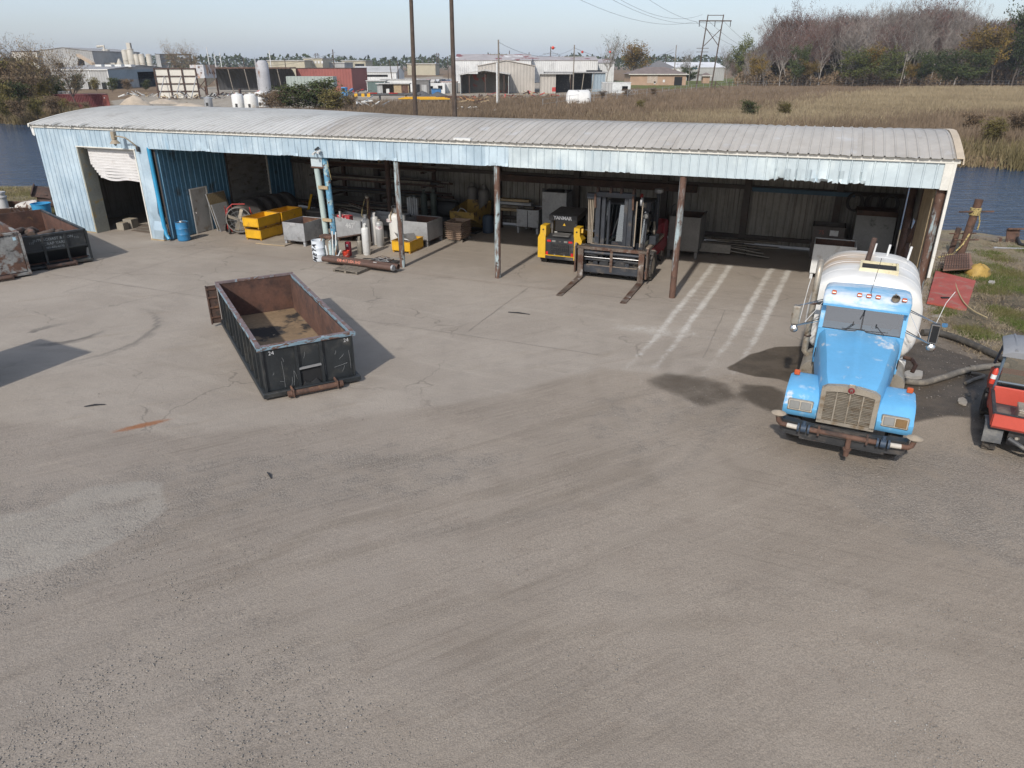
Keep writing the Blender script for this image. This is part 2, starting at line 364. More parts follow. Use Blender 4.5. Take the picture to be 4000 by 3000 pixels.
for tr in (tr1, tr2):
    pw = mx_(pw, mx_(poly_line(offs(tr, .34), .11, .9, True), poly_line(offs(tr, -.34), .11, .9, True)) * fade)
    lad = .30 + .12 * np.sin(VV * 2 * math.pi / .45)
    pw = mx_(pw, poly_line(offs(tr, 0), .34, .3, True) * lad * fade)
pw = mx_(pw, mx_(ell(2560, 1290, 1.9, .55, -20, .8) * .45, ell(2700, 1220, .8, 1.1, 0, .8) * .3))
A['powd'] = pw * (VV < 5.9)
cir = np.zeros(X.shape); c0 = G(255, 1300)
for rr, w, am in ((.95, .09, .7), (1.1, .07, .5), (2.6, .10, .55), (2.8, .07, .35), (3.3, .1, .25)):
    d = np.hypot((X - c0.x) * 1., (Y - c0.y) * .9); ang = np.arctan2(Y - c0.y, X - c0.x)
    cir = mx_(cir, (1 - sstep(w * .5, w * 1.6, np.abs(d - rr - .1 * np.sin(ang * 2 + rr)))) * am * (.55 + .45 * np.sin(ang * 1.5 + rr * 3)))
A['tyre'] = mx_(cir, mx_(poly_line([(1150, 1260), (1080, 1250)], .12) * .3, mx_(poly_line([(1420, 1180), (1500, 1160)], .08, .8) * .3, poly_line([(3150, 1270), (3240, 1160)], .2, .9) * .3)))
A['tyre'] = mx_(A['tyre'], mx_(poly_line([(2800, 1480), (2480, 1640), (2000, 1770), (1300, 1830)], .22, .9) * .22, poly_line([(2900, 1560), (2700, 1800), (2350, 1960), (1600, 2100)], .25, .9) * .30))
A['tyre'] = mx_(A['tyre'], mx_(poly_line([(3900, 2450), (3000, 2300), (2200, 2330), (900, 2500)], .12, .9) * .22, poly_line([(3000, 2780), (2000, 2760), (900, 2900)], .1, .9) * .22))
for k in range(26):
    px, py = random.uniform(-100, 3100), random.uniform(1000, 2900); A['tyre'] = mx_(A['tyre'], ell(px, py, random.uniform(.2, 1.3), random.uniform(.08, .3), random.uniform(-40, 20), .9) * random.uniform(.12, .34))
def track(pts, amp, gauge=.95, w=.17, tread=.24):
    m = np.zeros(X.shape)
    for o_ in (-gauge, gauge): m = mx_(m, poly_line(offs(pts, o_), w, .8, True))
    return m * amp * (.4 + .9 * vnoise(X * .7, Y * .7, 12))
for pts, amp in ((((2860, 1480), (2500, 1640), (1900, 1830), (1200, 1960), (500, 2300)), .3), (((3050, 1600), (2650, 1900), (2000, 2150), (1000, 2400), (-100, 2900)), .26), (((2700, 1330), (2200, 1420), (1600, 1560), (900, 1800), (0, 1960)), .2), (((4200, 2350), (3300, 2150), (2700, 1850), (2450, 1500), (2500, 1300)), .24), (((4200, 2800), (3000, 2600), (1900, 2700), (700, 3000)), .26), (((1300, 1650), (700, 1500), (200, 1420), (-200, 1400)), .2), (((2100, 1250), (1700, 1350), (1500, 1600), (1700, 1900), (2300, 2100)), .18)): A['track'] = mx_(A.get('track', 0), track(pts, amp * 2.6, w=.2))
A['rust'] = mx_(ell(555, 1662, .62, .13, 32, .8), mx_(ell(465, 1640, .35, .1, 32, .9) * .35, mx_(ell(880, 1110, 1.6, .5, 0, .9) * .22, mx_(poly_line([(900, 985), (1300, 1030), (1800, 1088), (2350, 1150)], .3, .95) * .34, ell(480, 1420, .3, .15) * .25))))
A['warm'] = sstep(-10, 12, X + (Y - 15) * .1) * (Y < 60)
Zn = Z + (1 - A['conc']) * (vnoise(X * .9, Y * .9, 1) - .5) * .025 * (Y < 45) + A['grass'] * (vnoise(X * 1.3, Y * 1.3, 2) - .3) * .12 * (1 - bed)
ground_me = None
t = NT('yard_dirt_and_concrete'); v = t.coords('Object', rand=False)
def att(nm):
    n = t.node('ShaderNodeAttribute', attribute_name=nm); return n.outputs['Fac']
nA = t.noise(v, .22, 6, .6); nB = t.noise(v, 1.7, 6, .65); nC = t.noise(v, 11, 4, .7); nD = t.noise(v, 46, 3, .7)
def streak(a, sx, sy, sc, det=6, dist=.5):
    m = t.node('ShaderNodeMapping', vector_type='TEXTURE'); m.inputs['Rotation'].default_value = (0, 0, R(a)); m.inputs['Scale'].default_value = (1 / sx, 1 / sy, 1); t.link(v, m.inputs[0]); return t.noise(m.outputs[0], sc, det, .64, dist)
nS = streak(24, .3, 2.4, .8); nS2 = streak(-27, .3, 2.2, 1.1); nT = streak(30, .35, 7, 1.3); nT2 = streak(-24, .35, 7, 1.3)
def brk(nm, n, k, lo=.38, hi=.62): return t.ramp(t.math('ADD', att(nm), t.math('MULTIPLY', t.math('SUBTRACT', n, .5), k)), lo, hi)
cool = t.mix(t.ramp(nA, .35, .65), (.265, .234, .206, 1), (.228, .199, .173, 1)); warmc = t.mix(t.ramp(nA, .35, .65), (.285, .244, .202, 1), (.24, .203, .166, 1))
dirt = t.mix(att('warm'), cool, warmc)
dirt = t.mix(t.ramp(nS, .5, .76, 0, .24), dirt, (.15, .128, .108, 1)); dirt = t.mix(t.ramp(nS2, .5, .75, 0, .30), dirt, (.31, .27, .225, 1))
wm = att('warm'); fine = t.math('ADD', t.math('MULTIPLY', t.ramp(nT, .5, .68), t.ramp(wm, .75, .45)), t.math('MULTIPLY', t.ramp(nT2, .5, .68), t.ramp(wm, .45, .75)))
dirt = t.mix(t.math('MULTIPLY', fine, t.ramp(nA, .35, .55, .04, .32)), dirt, (.15, .126, .104, 1)); dirt = t.mix(t.math('MULTIPLY', t.ramp(nT, .5, .32), t.ramp(nB, .4, .6, 0, .35)), dirt, (.33, .29, .245, 1))
dirt = t.mix(t.ramp(nB, .5, .75, 0, .26), dirt, (.175, .138, .112, 1))
conc = t.mix(t.ramp(nA, .35, .65), (.325, .29, .255, 1), (.275, .243, .212, 1)); conc = t.mix(t.ramp(nB, .48, .75, 0, .35), conc, (.21, .19, .172, 1)); conc = t.mix(t.ramp(nS2, .5, .72, 0, .4), conc, (.36, .325, .285, 1))
conc = t.mix(t.ramp(nS, .56, .74, 0, .32), conc, (.225, .185, .14, 1))
vor = t.node('ShaderNodeTexVoronoi', Scale=26.); t.link(v, vor.inputs['Vector']); vorf = t.node('ShaderNodeTexVoronoi', Scale=60.); t.link(v, vorf.inputs['Vector'])
ck = t.node('ShaderNodeTexVoronoi', feature='DISTANCE_TO_EDGE', Scale=.21); wv_ = t.node('ShaderNodeVectorMath', operation='ADD'); nq = t.node('ShaderNodeTexNoise', Scale=1.3, Detail=4.); t.link(v, nq.inputs['Vector']); t.link(nq.outputs['Color'], wv_.inputs[0]); t.link(v, wv_.inputs[1]); t.link(wv_.outputs[0], ck.inputs['Vector'])
conc = t.mix(t.math('MULTIPLY', t.ramp(ck.outputs['Distance'], .0015, .006, .55, 0), t.ramp(nA, .45, .6)), conc, (.12, .105, .09, 1))
stone = t.mix(t.ramp(vor.outputs['Distance'], .1, .55), (.33, .315, .295, 1), (.12, .112, .104, 1))
sv = t.node('ShaderNodeSeparateColor'); t.link(vor.outputs['Color'], sv.inputs[0]); stone = t.mix(t.ramp(sv.outputs[0], .2, .9, 0, .6), stone, (.23, .21, .19, 1))
gmask = brk('grav', nB, 1.1, .45, .8)
dirt = t.mix(t.math('MULTIPLY', gmask, .42), dirt, stone)
col = t.mix(brk('conc', nB, .55, .3, .7), dirt, conc)
col = t.mix(t.math('MULTIPLY', brk('patch', nB, .5, .3, .75), .75), col, t.mix(t.ramp(nB, .4, .7), (.285, .265, .238, 1), (.245, .222, .2, 1)))
col = t.mix(t.math('MULTIPLY', brk('tyre', nC, .5, .12, .75), .75), col, (.085, .08, .076, 1))
col = t.mix(t.math('MULTIPLY', brk('track', nT, .9, .15, .95), .34), col, (.175, .148, .12, 1))
col = t.mix(t.math('MULTIPLY', brk('rust', nC, .6, .25, .9), .85), col, (.25, .10, .04, 1))
col = t.mix(t.math('MULTIPLY', brk('powd', t.math('ADD', t.math('MULTIPLY', nC, .5), t.math('MULTIPLY', nB, .5)), 1.4, .2, .95), t.ramp(nB, .3, .62, .45, .9)), col, (.56, .545, .52, 1))
soil = t.mix(t.ramp(nB, .35, .7), (.105, .082, .062, 1), (.18, .145, .108, 1))
gr = t.mix(t.ramp(nB, .53, .7), t.mix(t.ramp(nC, .4, .65), (.17, .14, .092, 1), (.245, .21, .145, 1)), (.105, .115, .048, 1)); gr = t.mix(t.ramp(t.noise(v, .55, 4), .5, .66), gr, (.16, .13, .10, 1))
col = t.mix(brk('grass', nB, .8, .35, .65), col, gr)
col = t.mix(brk('mud', nB, .5, .2, .8), col, t.mix(t.ramp(nC, .4, .7), (.035, .030, .027, 1), (.075, .062, .052, 1)))
wet = brk('wet', nB, .35, .36, .62)
col = t.mix(t.math('MULTIPLY', wet, .91), col, t.mix(t.ramp(nB, .35, .65), (.05, .040, .030, 1), (.085, .068, .052, 1)))
col = t.mix(1., col, (1.03, 1., .945, 1), 'MULTIPLY'); col = t.mix(1., col, t.ramp(nD, .25, .75, .74, 1.26), 'MULTIPLY')
nG = t.noise(v, 140, 2, .8); col = t.mix(1., col, t.ramp(nG, .3, .7, .82, 1.18), 'MULTIPLY')
spk = t.ramp(vorf.outputs['Distance'], .10, .16, .2, 0.); col = t.mix(t.math('MULTIPLY', spk, t.ramp(nB, .4, .65)), col, (.10, .09, .08, 1))
t.link(col, t.b.inputs['Base Color'])
t.link(t.math('SUBTRACT', .93, t.math('MULTIPLY', wet, .38)), t.b.inputs['Roughness']); t.b.inputs['Specular IOR Level'].default_value = .25
h = t.math('ADD', t.math('MULTIPLY', nC, .5), t.math('MULTIPLY', nD, .4)); h = t.math('ADD', h, t.math('MULTIPLY', t.math('MULTIPLY', gmask, vor.outputs['Distance']), -.6))
h = t.math('ADD', h, t.math('MULTIPLY', nS, .8))
t.bump(h, .85, .03)
ground = mesh_np('ground', np.stack([X, Y, Zn], -1).reshape(-1, 3), grid_faces(len(gx), len(gy)), t.m); ground['kind'] = 'structure'
for k, a in A.items():
    at = ground.data.attributes.new(k, 'FLOAT', 'POINT'); at.data.foreach_set('value', np.clip(a, 0, 1).astype(np.float32).ravel())
ground.data.polygons.foreach_set('use_smooth', np.ones(len(ground.data.polygons), bool))
# slab joints: narrow sealed strips lying in the concrete
joint_m = mat('joint_sealant', (.20, .175, .15), .9, var=.3)
def joint(a, b, w=.016):
    mb = MB(); a = S(*a); b = S(*b); d = (b - a).normalized(); n = Vector((-d.y, d.x, 0)); k = int((b - a).length / .6) + 1; L = []; Rr = []
    for i in range(k + 1):
        p = a.lerp(b, i / k) + n * random.uniform(-.015, .015); ww = w * random.uniform(.5, 1.1); L.append(p + n * ww / 2); Rr.append(p - n * ww / 2)
    mb.loft([[tuple(q) for q in L], [tuple(q) for q in Rr]], caps=False, closed=False)
    for i, p in enumerate(mb.v): mb.v[i] = (p[0], p[1], .0165)
    o = mb.build('expansion_joint', joint_m, ground, smooth=0, recalc=False)
for a, b in (((-17, -.75), (14.5, -.75)), ((-6.3, -.75), (-6.3, -6.5)), ((1.6, -.75), (1.6, -6)), ((8.8, -.75), (8.8, -5.5)), ((-14, -.75), (-14, -8)), ((-24, -6.4), (6, -6.4))): joint(a, b)

# water
t = NT('canal_water'); v = t.coords('Object', rand=False)
t.b.inputs['Base Color'].default_value = (.020, .046, .090, 1); t.b.inputs['Roughness'].default_value = .09; t.b.inputs['IOR'].default_value = 1.33
mw = t.node('ShaderNodeMapping'); mw.inputs['Rotation'].default_value = (0, 0, R(24)); mw.inputs['Scale'].default_value = (.3, 1.0, 1); t.link(v, mw.inputs[0])
w1 = t.noise(mw.outputs[0], 1.5, 5, .62, .3); w2 = t.noise(mw.outputs[0], .18, 3)
t.bump(t.math('ADD', w1, t.math('MULTIPLY', w2, .8)), .9, .38)
wx = np.linspace(-420, 320, 60); wy = np.linspace(-60, 250, 40); WX, WY = np.meshgrid(wx, wy)
water = mesh_np('canal_water', np.stack([WX, WY, np.full(WX.shape, -.75)], -1).reshape(-1, 3), grid_faces(60, 40), t.m); water['kind'] = 'structure'

# far field beyond the canal
fx = axis_pts(-190, 230, 2.2, -9000, 9000, 1.35); fv = np.concatenate([np.linspace(-4, 6, 16), np.arange(7, 60, 1.6), 60 * 1.13 ** np.arange(1, 45)])
FX, FD = np.meshgrid(fx, fv); fb0 = np.interp(FX, FB[:, 0], FB[:, 1]); FY = far_bank(FX) * sstep(200, 20, FD) + fb0 * (1 - sstep(200, 20, FD)) + FD
FZ = -2.4 + 2.4 * sstep(-3.5, 2.2, FD) + (vnoise(FX * .15, FY * .15, 9) - .5) * .35 * sstep(1, 6, FD) * sstep(900, 300, FD)
t = NT('dry_field_ground'); v = t.coords('Object', rand=False)
f1 = t.noise(v, .035, 6, .65); f2 = t.noise(v, .4, 5, .65); f3 = t.noise(v, 3, 3)
yardm = t.node('ShaderNodeAttribute', attribute_name='yard').outputs['Fac']; lawn = t.node('ShaderNodeAttribute', attribute_name='lawn').outputs['Fac']; straw = t.node('ShaderNodeAttribute', attribute_name='straw').outputs['Fac']
c1 = t.mix(t.ramp(f2, .35, .7), (.155, .105, .068, 1), (.23, .165, .10, 1)); c1 = t.mix(t.ramp(t.math('ADD', straw, t.math('MULTIPLY', t.math('SUBTRACT', f1, .5), 1.2)), .35, .65), c1, t.mix(t.ramp(f2, .35, .7), (.28, .22, .14, 1), (.36, .29, .185, 1)))
yc = t.mix(t.ramp(f2, .35, .7), (.34, .30, .245, 1), (.25, .215, .17, 1)); c1 = t.mix(t.ramp(t.math('ADD', yardm, t.math('MULTIPLY', t.math('SUBTRACT', f2, .5), .5)), .4, .6), c1, yc)
c1 = t.mix(t.ramp(lawn, .4, .6), c1, t.mix(f2, (.09, .115, .03, 1), (.15, .15, .055, 1)))
t.link(t.mix(1., c1, t.ramp(f3, .3, .7, .8, 1.2), 'MULTIPLY'), t.b.inputs['Base Color']); t.b.inputs['Roughness'].default_value = 1.; t.b.inputs['Specular IOR Level'].default_value = .1
field = mesh_np('far_field', np.stack([FX, FY, FZ], -1).reshape(-1, 3), grid_faces(len(fx), len(fv)), t.m); field['kind'] = 'structure'
field.data.polygons.foreach_set('use_smooth', np.ones(len(field.data.polygons), bool))
def ppoly(PX, PY, pts, soft):
    P = [tuple(G(*p))[:2] for p in pts]; ins = np.zeros(PX.shape, bool); d = np.full(PX.shape, 1e9)
    for (ax, ay), (bx, by) in zip(P, P[1:] + P[:1]):
        ins ^= ((ay > PY) != (by > PY)) & (PX < (bx - ax) * (PY - ay) / (by - ay + 1e-12) + ax)
        vx, vy = bx - ax, by - ay; tt = np.clip(((PX - ax) * vx + (PY - ay) * vy) / (vx * vx + vy * vy + 1e-9), 0, 1); d = np.minimum(d, np.hypot(PX - ax - tt * vx, PY - ay - tt * vy))
    return sstep(-soft, soft, np.where(ins, d, -d))
YARD = [(430, 395), (700, 350), (1100, 315), (1700, 300), (2300, 330), (2450, 352), (2350, 372), (2100, 378), (1900, 385), (1680, 395), (1350, 408), (1200, 440), (700, 440), (450, 420)]
LAWN = [(2280, 318), (2700, 308), (3100, 300), (3300, 318), (2950, 322), (2780, 342), (2560, 350), (2420, 345)]
STRAW = [(2500, 470), (3000, 440), (3300, 372), (3600, 340), (4300, 335), (4500, 380), (4300, 440), (3600, 440), (3200, 480), (2700, 500)]
for nm, pl, so in (('yard', YARD, 4.), ('lawn', LAWN, 4.), ('straw', STRAW, 8.)):
    at = field.data.attributes.new(nm, 'FLOAT', 'POINT'); at.data.foreach_set('value', ppoly(FX, FY, pl, so).astype(np.float32).ravel())

# loose stones on the yard (nobody could count them)
def stones(n, box, smin, smax, mt, name, mask=None, label=None):
    pts = []
    while len(pts) < n:
        px = rng.uniform(box[0], box[2]); py = rng.uniform(box[1], box[3]); p = G(px, py)
        if mask is None or rng.random() < mask(px, py, p): pts.append(p)
    base = np.array([(1, 0, 0), (-1, 0, 0), (0, 1, 0), (0, -1, 0), (0, 0, 1), (0, 0, -.5)], float); tri = np.array([(0, 2, 4), (2, 1, 4), (1, 3, 4), (3, 0, 4), (2, 0, 5), (1, 2, 5), (3, 1, 5), (0, 3, 5)])
    P = np.array([tuple(p) for p in pts]); k = len(P); s = smin + (smax - smin) * rng.random(k) ** 3; a = rng.random(k) * 6.28
    jit = base[None] * (1 + rng.uniform(-.35, .35, (k, 6, 3))) * s[:, None, None]; jit[:, :, 2] *= .6
    x = jit[..., 0] * np.cos(a)[:, None] - jit[..., 1] * np.sin(a)[:, None]; y = jit[..., 0] * np.sin(a)[:, None] + jit[..., 1] * np.cos(a)[:, None]
    Vt = np.stack([x, y, jit[..., 2]], -1) + P[:, None, :] + np.array([0, 0, .006]); F = tri[None] + (np.arange(k) * 6)[:, None, None]
    o = mesh_np(name, Vt.reshape(-1, 3), F.reshape(-1, 3), mt, nper=3); tag(o, label, 'gravel', kind='stuff'); return o
stone_m = mat('loose_stone', (.25, .225, .195), .9, var=.35, vs=7, layers=(((.34, .315, .28), 5, .55, .6), ((.15, .135, .12), 6, .58, .64)), rand=False)
def gm(px, py, p):
    d = .25 + .75 * max(0, min(1, (1500 - px) / 1500)) * (1 if py > 1750 else .25)
    if 2200 < px < 3100 and 1480 < py < 1800: d = .9
    if px > 3000 and py > 1700: d = .75
    d *= max(0, min(1, 4.5 * float(vnoise(np.array([p.x * .6]), np.array([p.y * .6]), 15)[0]) - 1.6))
    if py < 1500: d *= .15
    if px < 650 and 1900 < py < 2200 and px + (py - 1900) * 1.5 < 640: d *= .15
    return d
stones(15000, (-80, 1250, 4080, 3060), .005, .017, stone_m, 'gravel', gm, 'loose grey gravel scattered over the dirt yard')
stones(900, (3560, 1150, 4060, 1560), .008, .028, stone_m, 'rubble', lambda px, py, p: .9, 'pale rubble bits in the mud beside the water truck')
# ------------------------------------------------------------------ the long open shed
shed = thing('equipment_shed', 'long open-fronted metal shed with pale blue fascia and curved ribbed roof', 'shed', SO, SHA)
fas_blue = mat('faded_blue_sheet', (.37, .47, .54), .5, .1, var=.1, vs=.9, layers=(((.47, .57, .63), .6, .42, .62), ((.25, .38, .48), 1.1, .6, .75, (1.5, 1, .4)), ((.40, .36, .28), 3, .72, .8, (1, 1, .3))))
fas_pale = mat('pale_blue_sheet', (.46, .53, .555), .5, .1, var=.08, vs=.9, layers=(((.56, .63, .64), .8, .45, .65), ((.35, .45, .51), 1.2, .6, .75, (1.5, 1, .4)), ((.42, .36, .26), 3, .7, .8, (1, 1, .3))))
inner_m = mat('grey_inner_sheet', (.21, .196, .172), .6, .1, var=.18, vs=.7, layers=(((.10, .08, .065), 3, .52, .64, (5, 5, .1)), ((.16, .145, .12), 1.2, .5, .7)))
blue_wall = mat('blue_wall_sheet', (.075, .19, .29), .5, .1, var=.15, vs=.9, layers=(((.13, .26, .36), 2, .5, .7, (3, 3, .2)), ((.05, .08, .10), 1.2, .55, .7)))
bright_blue = mat('bright_blue_gutter', (.03, .27, .47), .45, var=.12)
roof_white = mat('white_roof_sheet', (.54, .525, .485), .55, .1, var=.07, vs=.4, layers=(((.45, .43, .39), .5, .48, .7), ((.34, .30, .25), 2.2, .62, .78, (.25, 1, 1))))
roof_grey = mat('dusty_roof_sheet', (.42, .39, .345), .6, .1, var=.10, vs=.5, layers=(((.36, .325, .28), .6, .45, .7), ((.47, .46, .44), 1.2, .55, .75), ((.28, .235, .185), 3, .64, .78, (.25, 1, 1))))
girt_m = mat('dark_girt_steel', (.07, .058, .05), .8, var=.25, layers=((RUSTD, 3, .5, .7),))
post_m = mat('rust_streaked_post', (.30, .37, .38), .75, var=.2, vs=2, layers=((RUST, 2.2, .38, .5, (2, 2, .35)), (RUSTD, 5, .56, .66), ((.22, .17, .13), 7, .6, .7)), bump=.4, bs=18)
PW = .9144
def section(w=PW, h=.032, pitch=.3048):
    pts = [(0., 0.)]; k = round(w / pitch)
    for i in range(k):
        x = pitch * (i + .5); pts += [(x - .034, 0), (x - .014, h), (x + .014, h), (x + .034, 0)]
        x2 = pitch * (i + 1) - .004
        pts += [(x2 - .05, 0.)] if i == k - 1 else [(x2 - .05, .004), (x2, .004)]
    pts.append((w, 0.002)); return pts
SEC = section()
def wall_panel_mesh(name, z0, z1, mt, w=PW, rough_bottom=0., seed=0, sag=None):
    r = random.Random(seed); sec = section(w) if w > .5 else [(0, 0), (w * .4, 0), (w * .5, .03), (w * .6, 0), (w, 0)]
    zs = [z1, (z0 + z1) / 2, z0 + .12, z0] if rough_bottom else [z1, z0]; mb = MB(); rings = []
    for i, z in enumerate(zs):
        rg = []
        for x, d in sec:
            dz = dy = 0
            if rough_bottom and i >= 2: dz = r.uniform(0, rough_bottom) * (1 if i == 3 else .3); dy = r.uniform(-1, 1) * rough_bottom * .7
            rg.append((x, -d + dy, z + dz))
        rings.append(rg)
    mb.loft(rings, caps=False, closed=False); return mb.build(name, mt, None, smooth=20, recalc=False)
def panels(name, mesh_objs, x0, x1, place, parent):
    n = max(1, round((x1 - x0) / PW)); w = (x1 - x0) / n
    for i in range(n):
        src = mesh_objs[i % len(mesh_objs)]; inst(src, name, parent, scale=(w / PW, 1, 1), **place(x0 + i * w))
def drop(os):
    for o in os: bpy.data.objects.remove(o)
# fascia
fb = [wall_panel_mesh('fascia_panel', 4.16, 4.93, fas_blue, rough_bottom=q, seed=i) for i, q in enumerate((.006, .012, .005, .04, .006))]
fp = [wall_panel_mesh('fascia_panel', 4.16, 4.93, fas_pale, rough_bottom=q, seed=i + 9) for i, q in enumerate((.005, .004, .012, .005, .035, .006, .004))]
fp2 = [wall_panel_mesh('fascia_panel', 4.16, 4.93, fas_pale, rough_bottom=.09, seed=31 + i) for i in range(3)]
panels('fascia_panel', fb, -17.2, .55, lambda x: dict(loc=(x, -.16, 0), rot=(0, 0, 0)), shed)
panels('fascia_panel', fp, .55, 9.6, lambda x: dict(loc=(x, -.16, 0)), shed)
panels('fascia_panel', fp2, 9.6, 12.4, lambda x: dict(loc=(x, -.16, 0)), shed)
panels('fascia_panel', fp, 12.4, 14.42, lambda x: dict(loc=(x, -.16, 0)), shed)
drop(fb + fp + fp2)
lw = [wall_panel_mesh('wall_panel', .0, 4.93, fas_blue, rough_bottom=q, seed=50 + i) for i, q in enumerate((.02, .05, .03))]
panels('wall_panel', lw, -24.3, -21.68, lambda x: dict(loc=(x, -.16, 0)), shed); drop(lw)
lw = [wall_panel_mesh('wall_panel', 4.14, 4.93, fas_blue)]; panels('wall_panel', lw, -21.68, -17.95, lambda x: dict(loc=(x, -.16, 0)), shed); drop(lw)
mb = MB()                                            # the buckled strip right of the roller door
rings = []
for z, bx, by in ((4.93, 0, 0), (4.24, 0, 0), (2.6, 0, 0), (1.9, .02, -.03), (1.3, -.03, -.09), (.9, .05, .05), (.5, .14, -.12), (.1, -.02, -.05), (0.02, -.02, -.02)):
    rings.append([(-17.95, -.16, z), (-17.75 + bx * .2, -.16 + by * .4, z), (-17.72 + bx * .3, -.195 + by * .5, z), (-17.68 + bx * .3, -.16 + by * .6, z), (-17.5 + bx * .6, -.16 + by, z), (-17.22 + bx, -.16 + by * .5, z), (-17.20 + bx, .0, z)])
mb.loft(rings, caps=False, closed=False); mb.build('buckled_wall_panel', fas_blue, shed, smooth=20, recalc=False)
# left end wall, back wall, right end wall
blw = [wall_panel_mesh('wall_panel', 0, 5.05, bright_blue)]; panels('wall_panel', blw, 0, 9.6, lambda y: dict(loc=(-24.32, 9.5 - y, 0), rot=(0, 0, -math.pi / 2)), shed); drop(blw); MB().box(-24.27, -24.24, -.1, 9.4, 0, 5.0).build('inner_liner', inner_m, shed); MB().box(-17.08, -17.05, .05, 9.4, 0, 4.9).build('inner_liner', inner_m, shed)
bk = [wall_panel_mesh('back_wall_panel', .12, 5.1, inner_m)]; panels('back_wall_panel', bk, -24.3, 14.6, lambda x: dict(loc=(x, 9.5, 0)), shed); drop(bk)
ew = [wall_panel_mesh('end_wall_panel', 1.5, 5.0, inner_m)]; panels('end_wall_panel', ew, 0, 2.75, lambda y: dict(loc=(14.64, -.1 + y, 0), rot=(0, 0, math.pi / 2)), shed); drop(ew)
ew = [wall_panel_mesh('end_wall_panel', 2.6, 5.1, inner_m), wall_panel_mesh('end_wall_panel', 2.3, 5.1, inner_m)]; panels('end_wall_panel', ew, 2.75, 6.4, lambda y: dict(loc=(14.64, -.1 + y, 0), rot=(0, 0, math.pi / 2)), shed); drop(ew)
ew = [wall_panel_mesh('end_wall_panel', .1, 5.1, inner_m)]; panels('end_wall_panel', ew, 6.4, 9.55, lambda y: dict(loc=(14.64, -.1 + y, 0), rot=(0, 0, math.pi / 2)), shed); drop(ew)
# partition wall with door and inner roller door
pt = [wall_panel_mesh('partition_panel', .03, 4.9, blue_wall)]
for y0, y1 in ((.05, 1.62), (2.72, 4.3), (7.35, 9.4)): panels('partition_panel', pt, y0, y1, lambda y: dict(loc=(-16.98, y, 0), rot=(0, 0, math.pi / 2)), shed)
drop(pt)
pt = [wall_panel_mesh('partition_panel', 2.15, 4.9, blue_wall)]; panels('partition_panel', pt, 1.62, 2.72, lambda y: dict(loc=(-16.98, y, 0), rot=(0, 0, math.pi / 2)), shed); drop(pt)
pt = [wall_panel_mesh('partition_panel', 4.0, 4.9, blue_wall)]; panels('partition_panel', pt, 4.3, 7.35, lambda y: dict(loc=(-16.98, y, 0), rot=(0, 0, math.pi / 2)), shed); drop(pt)
door_m = mat('dusty_white_door', (.42, .40, .36), .6, var=.15, layers=(((.30, .25, .19), 2, .5, .7),))
d = MB().box(-17.0, -16.96, 1.68, 2.66, .02, 2.1, .005).build('door', door_m, shed)
MB().lathe([(.03, 0), (.035, .02), (.02, .05)], 10, (0, 0, 0)).build('handle', chrome, d).matrix_local = TR(-16.96, 1.78, 1.0) @ RY(math.pi / 2)
MB().box(-17.0, -16.93, 1.61, 1.675, 0, 2.16).box(-17.0, -16.93, 2.665, 2.73, 0, 2.16).box(-17.0, -16.935, 1.675, 2.665, 2.105, 2.16).build('door_frame', trim_white, d)
slat_m = mat('grey_roller_slat', (.24, .225, .20), .55, .2, var=.2, layers=(((.13, .10, .075), 2, .5, .7),))
for i in range(20): MB().prism([(-17.0, .02 + i * .198), (-16.965, .03 + i * .198), (-16.95, .115 + i * .198), (-16.965, .2 + i * .198), (-17.0, .21 + i * .198)], 'y', 4.36, 7.29).build('roller_slat', slat_m, shed, smooth=0)
MB().box(-17.0, -16.92, 4.28, 4.36, 0, 4.02).build('roller_jamb', girt_m, shed); MB().box(-17.0, -16.92, 7.29, 7.37, 0, 4.02).build('roller_jamb', trim_white, shed)
# front roller door, half open, dented
rd = mat('white_roller_slat', (.66, .64, .62), .5, .1, var=.08, layers=(((.50, .46, .42), 2, .55, .75),))
for i in range(11):
    z0 = 4.02 - i * .125 - .125; mb = MB(); rings = []; low = max(0, i - 5) / 5
    for j in range(13):
        x = -21.3 + 3.3 * j / 12; sg = low ** 2 * (.12 * math.sin(j * .9 + .6) * .35 - .05 * (1 - abs(j - 6) / 6)); dy = low ** 2 * .03 * math.sin(j * 1.1 + i * .2); xs = x + (.45 * low * (1 - j / 4) if j < 4 else 0)
        rings.append([(xs, .10 + dy, z0 + .122 + sg), (xs, .072 + dy, z0 + .10 + sg), (xs, .085 + dy, z0 + .06 + sg), (xs, .072 + dy, z0 + .02 + sg), (xs, .10 + dy, z0 - .002 + sg)])
    mb.loft(rings, caps=False, closed=False); mb.build('door_slat', rd, shed, smooth=40, recalc=False)
MB().box(-21.5, -17.98, .06, .35, 4.0, 4.14).build('roller_housing', trim_white, shed)
MB().box(-21.68, -21.60, -.20, .55, 0, 4.14).build('door_jamb', mat('dull_jamb', (.30, .30, .25), .7, layers=(((.36, .27, .13), 3, .55, .7),)), shed)
MB().box(-18.02, -17.95, -.19, .1, 0, 4.14).build('door_jamb', trim_white, shed)
MB().box(-21.7, -17.93, -.21, -.12, 4.10, 4.145).build('door_head_trim', trim_white, shed)
MB().box(-24.4, -21.7, -.20, -.1, .0, .05).build('base_trim', wood_tan, shed); MB().box(-18.0, -17.15, -.24, -.12, .0, .05).build('base_trim', wood_tan, shed)
MB().tube([(-17.12, -.12, 4.24), (-17.12, -.12, .7), (-17.06, -.13, .3), (-16.9, -.16, .1)], .085, 10).build('downpipe', bright_blue, shed)
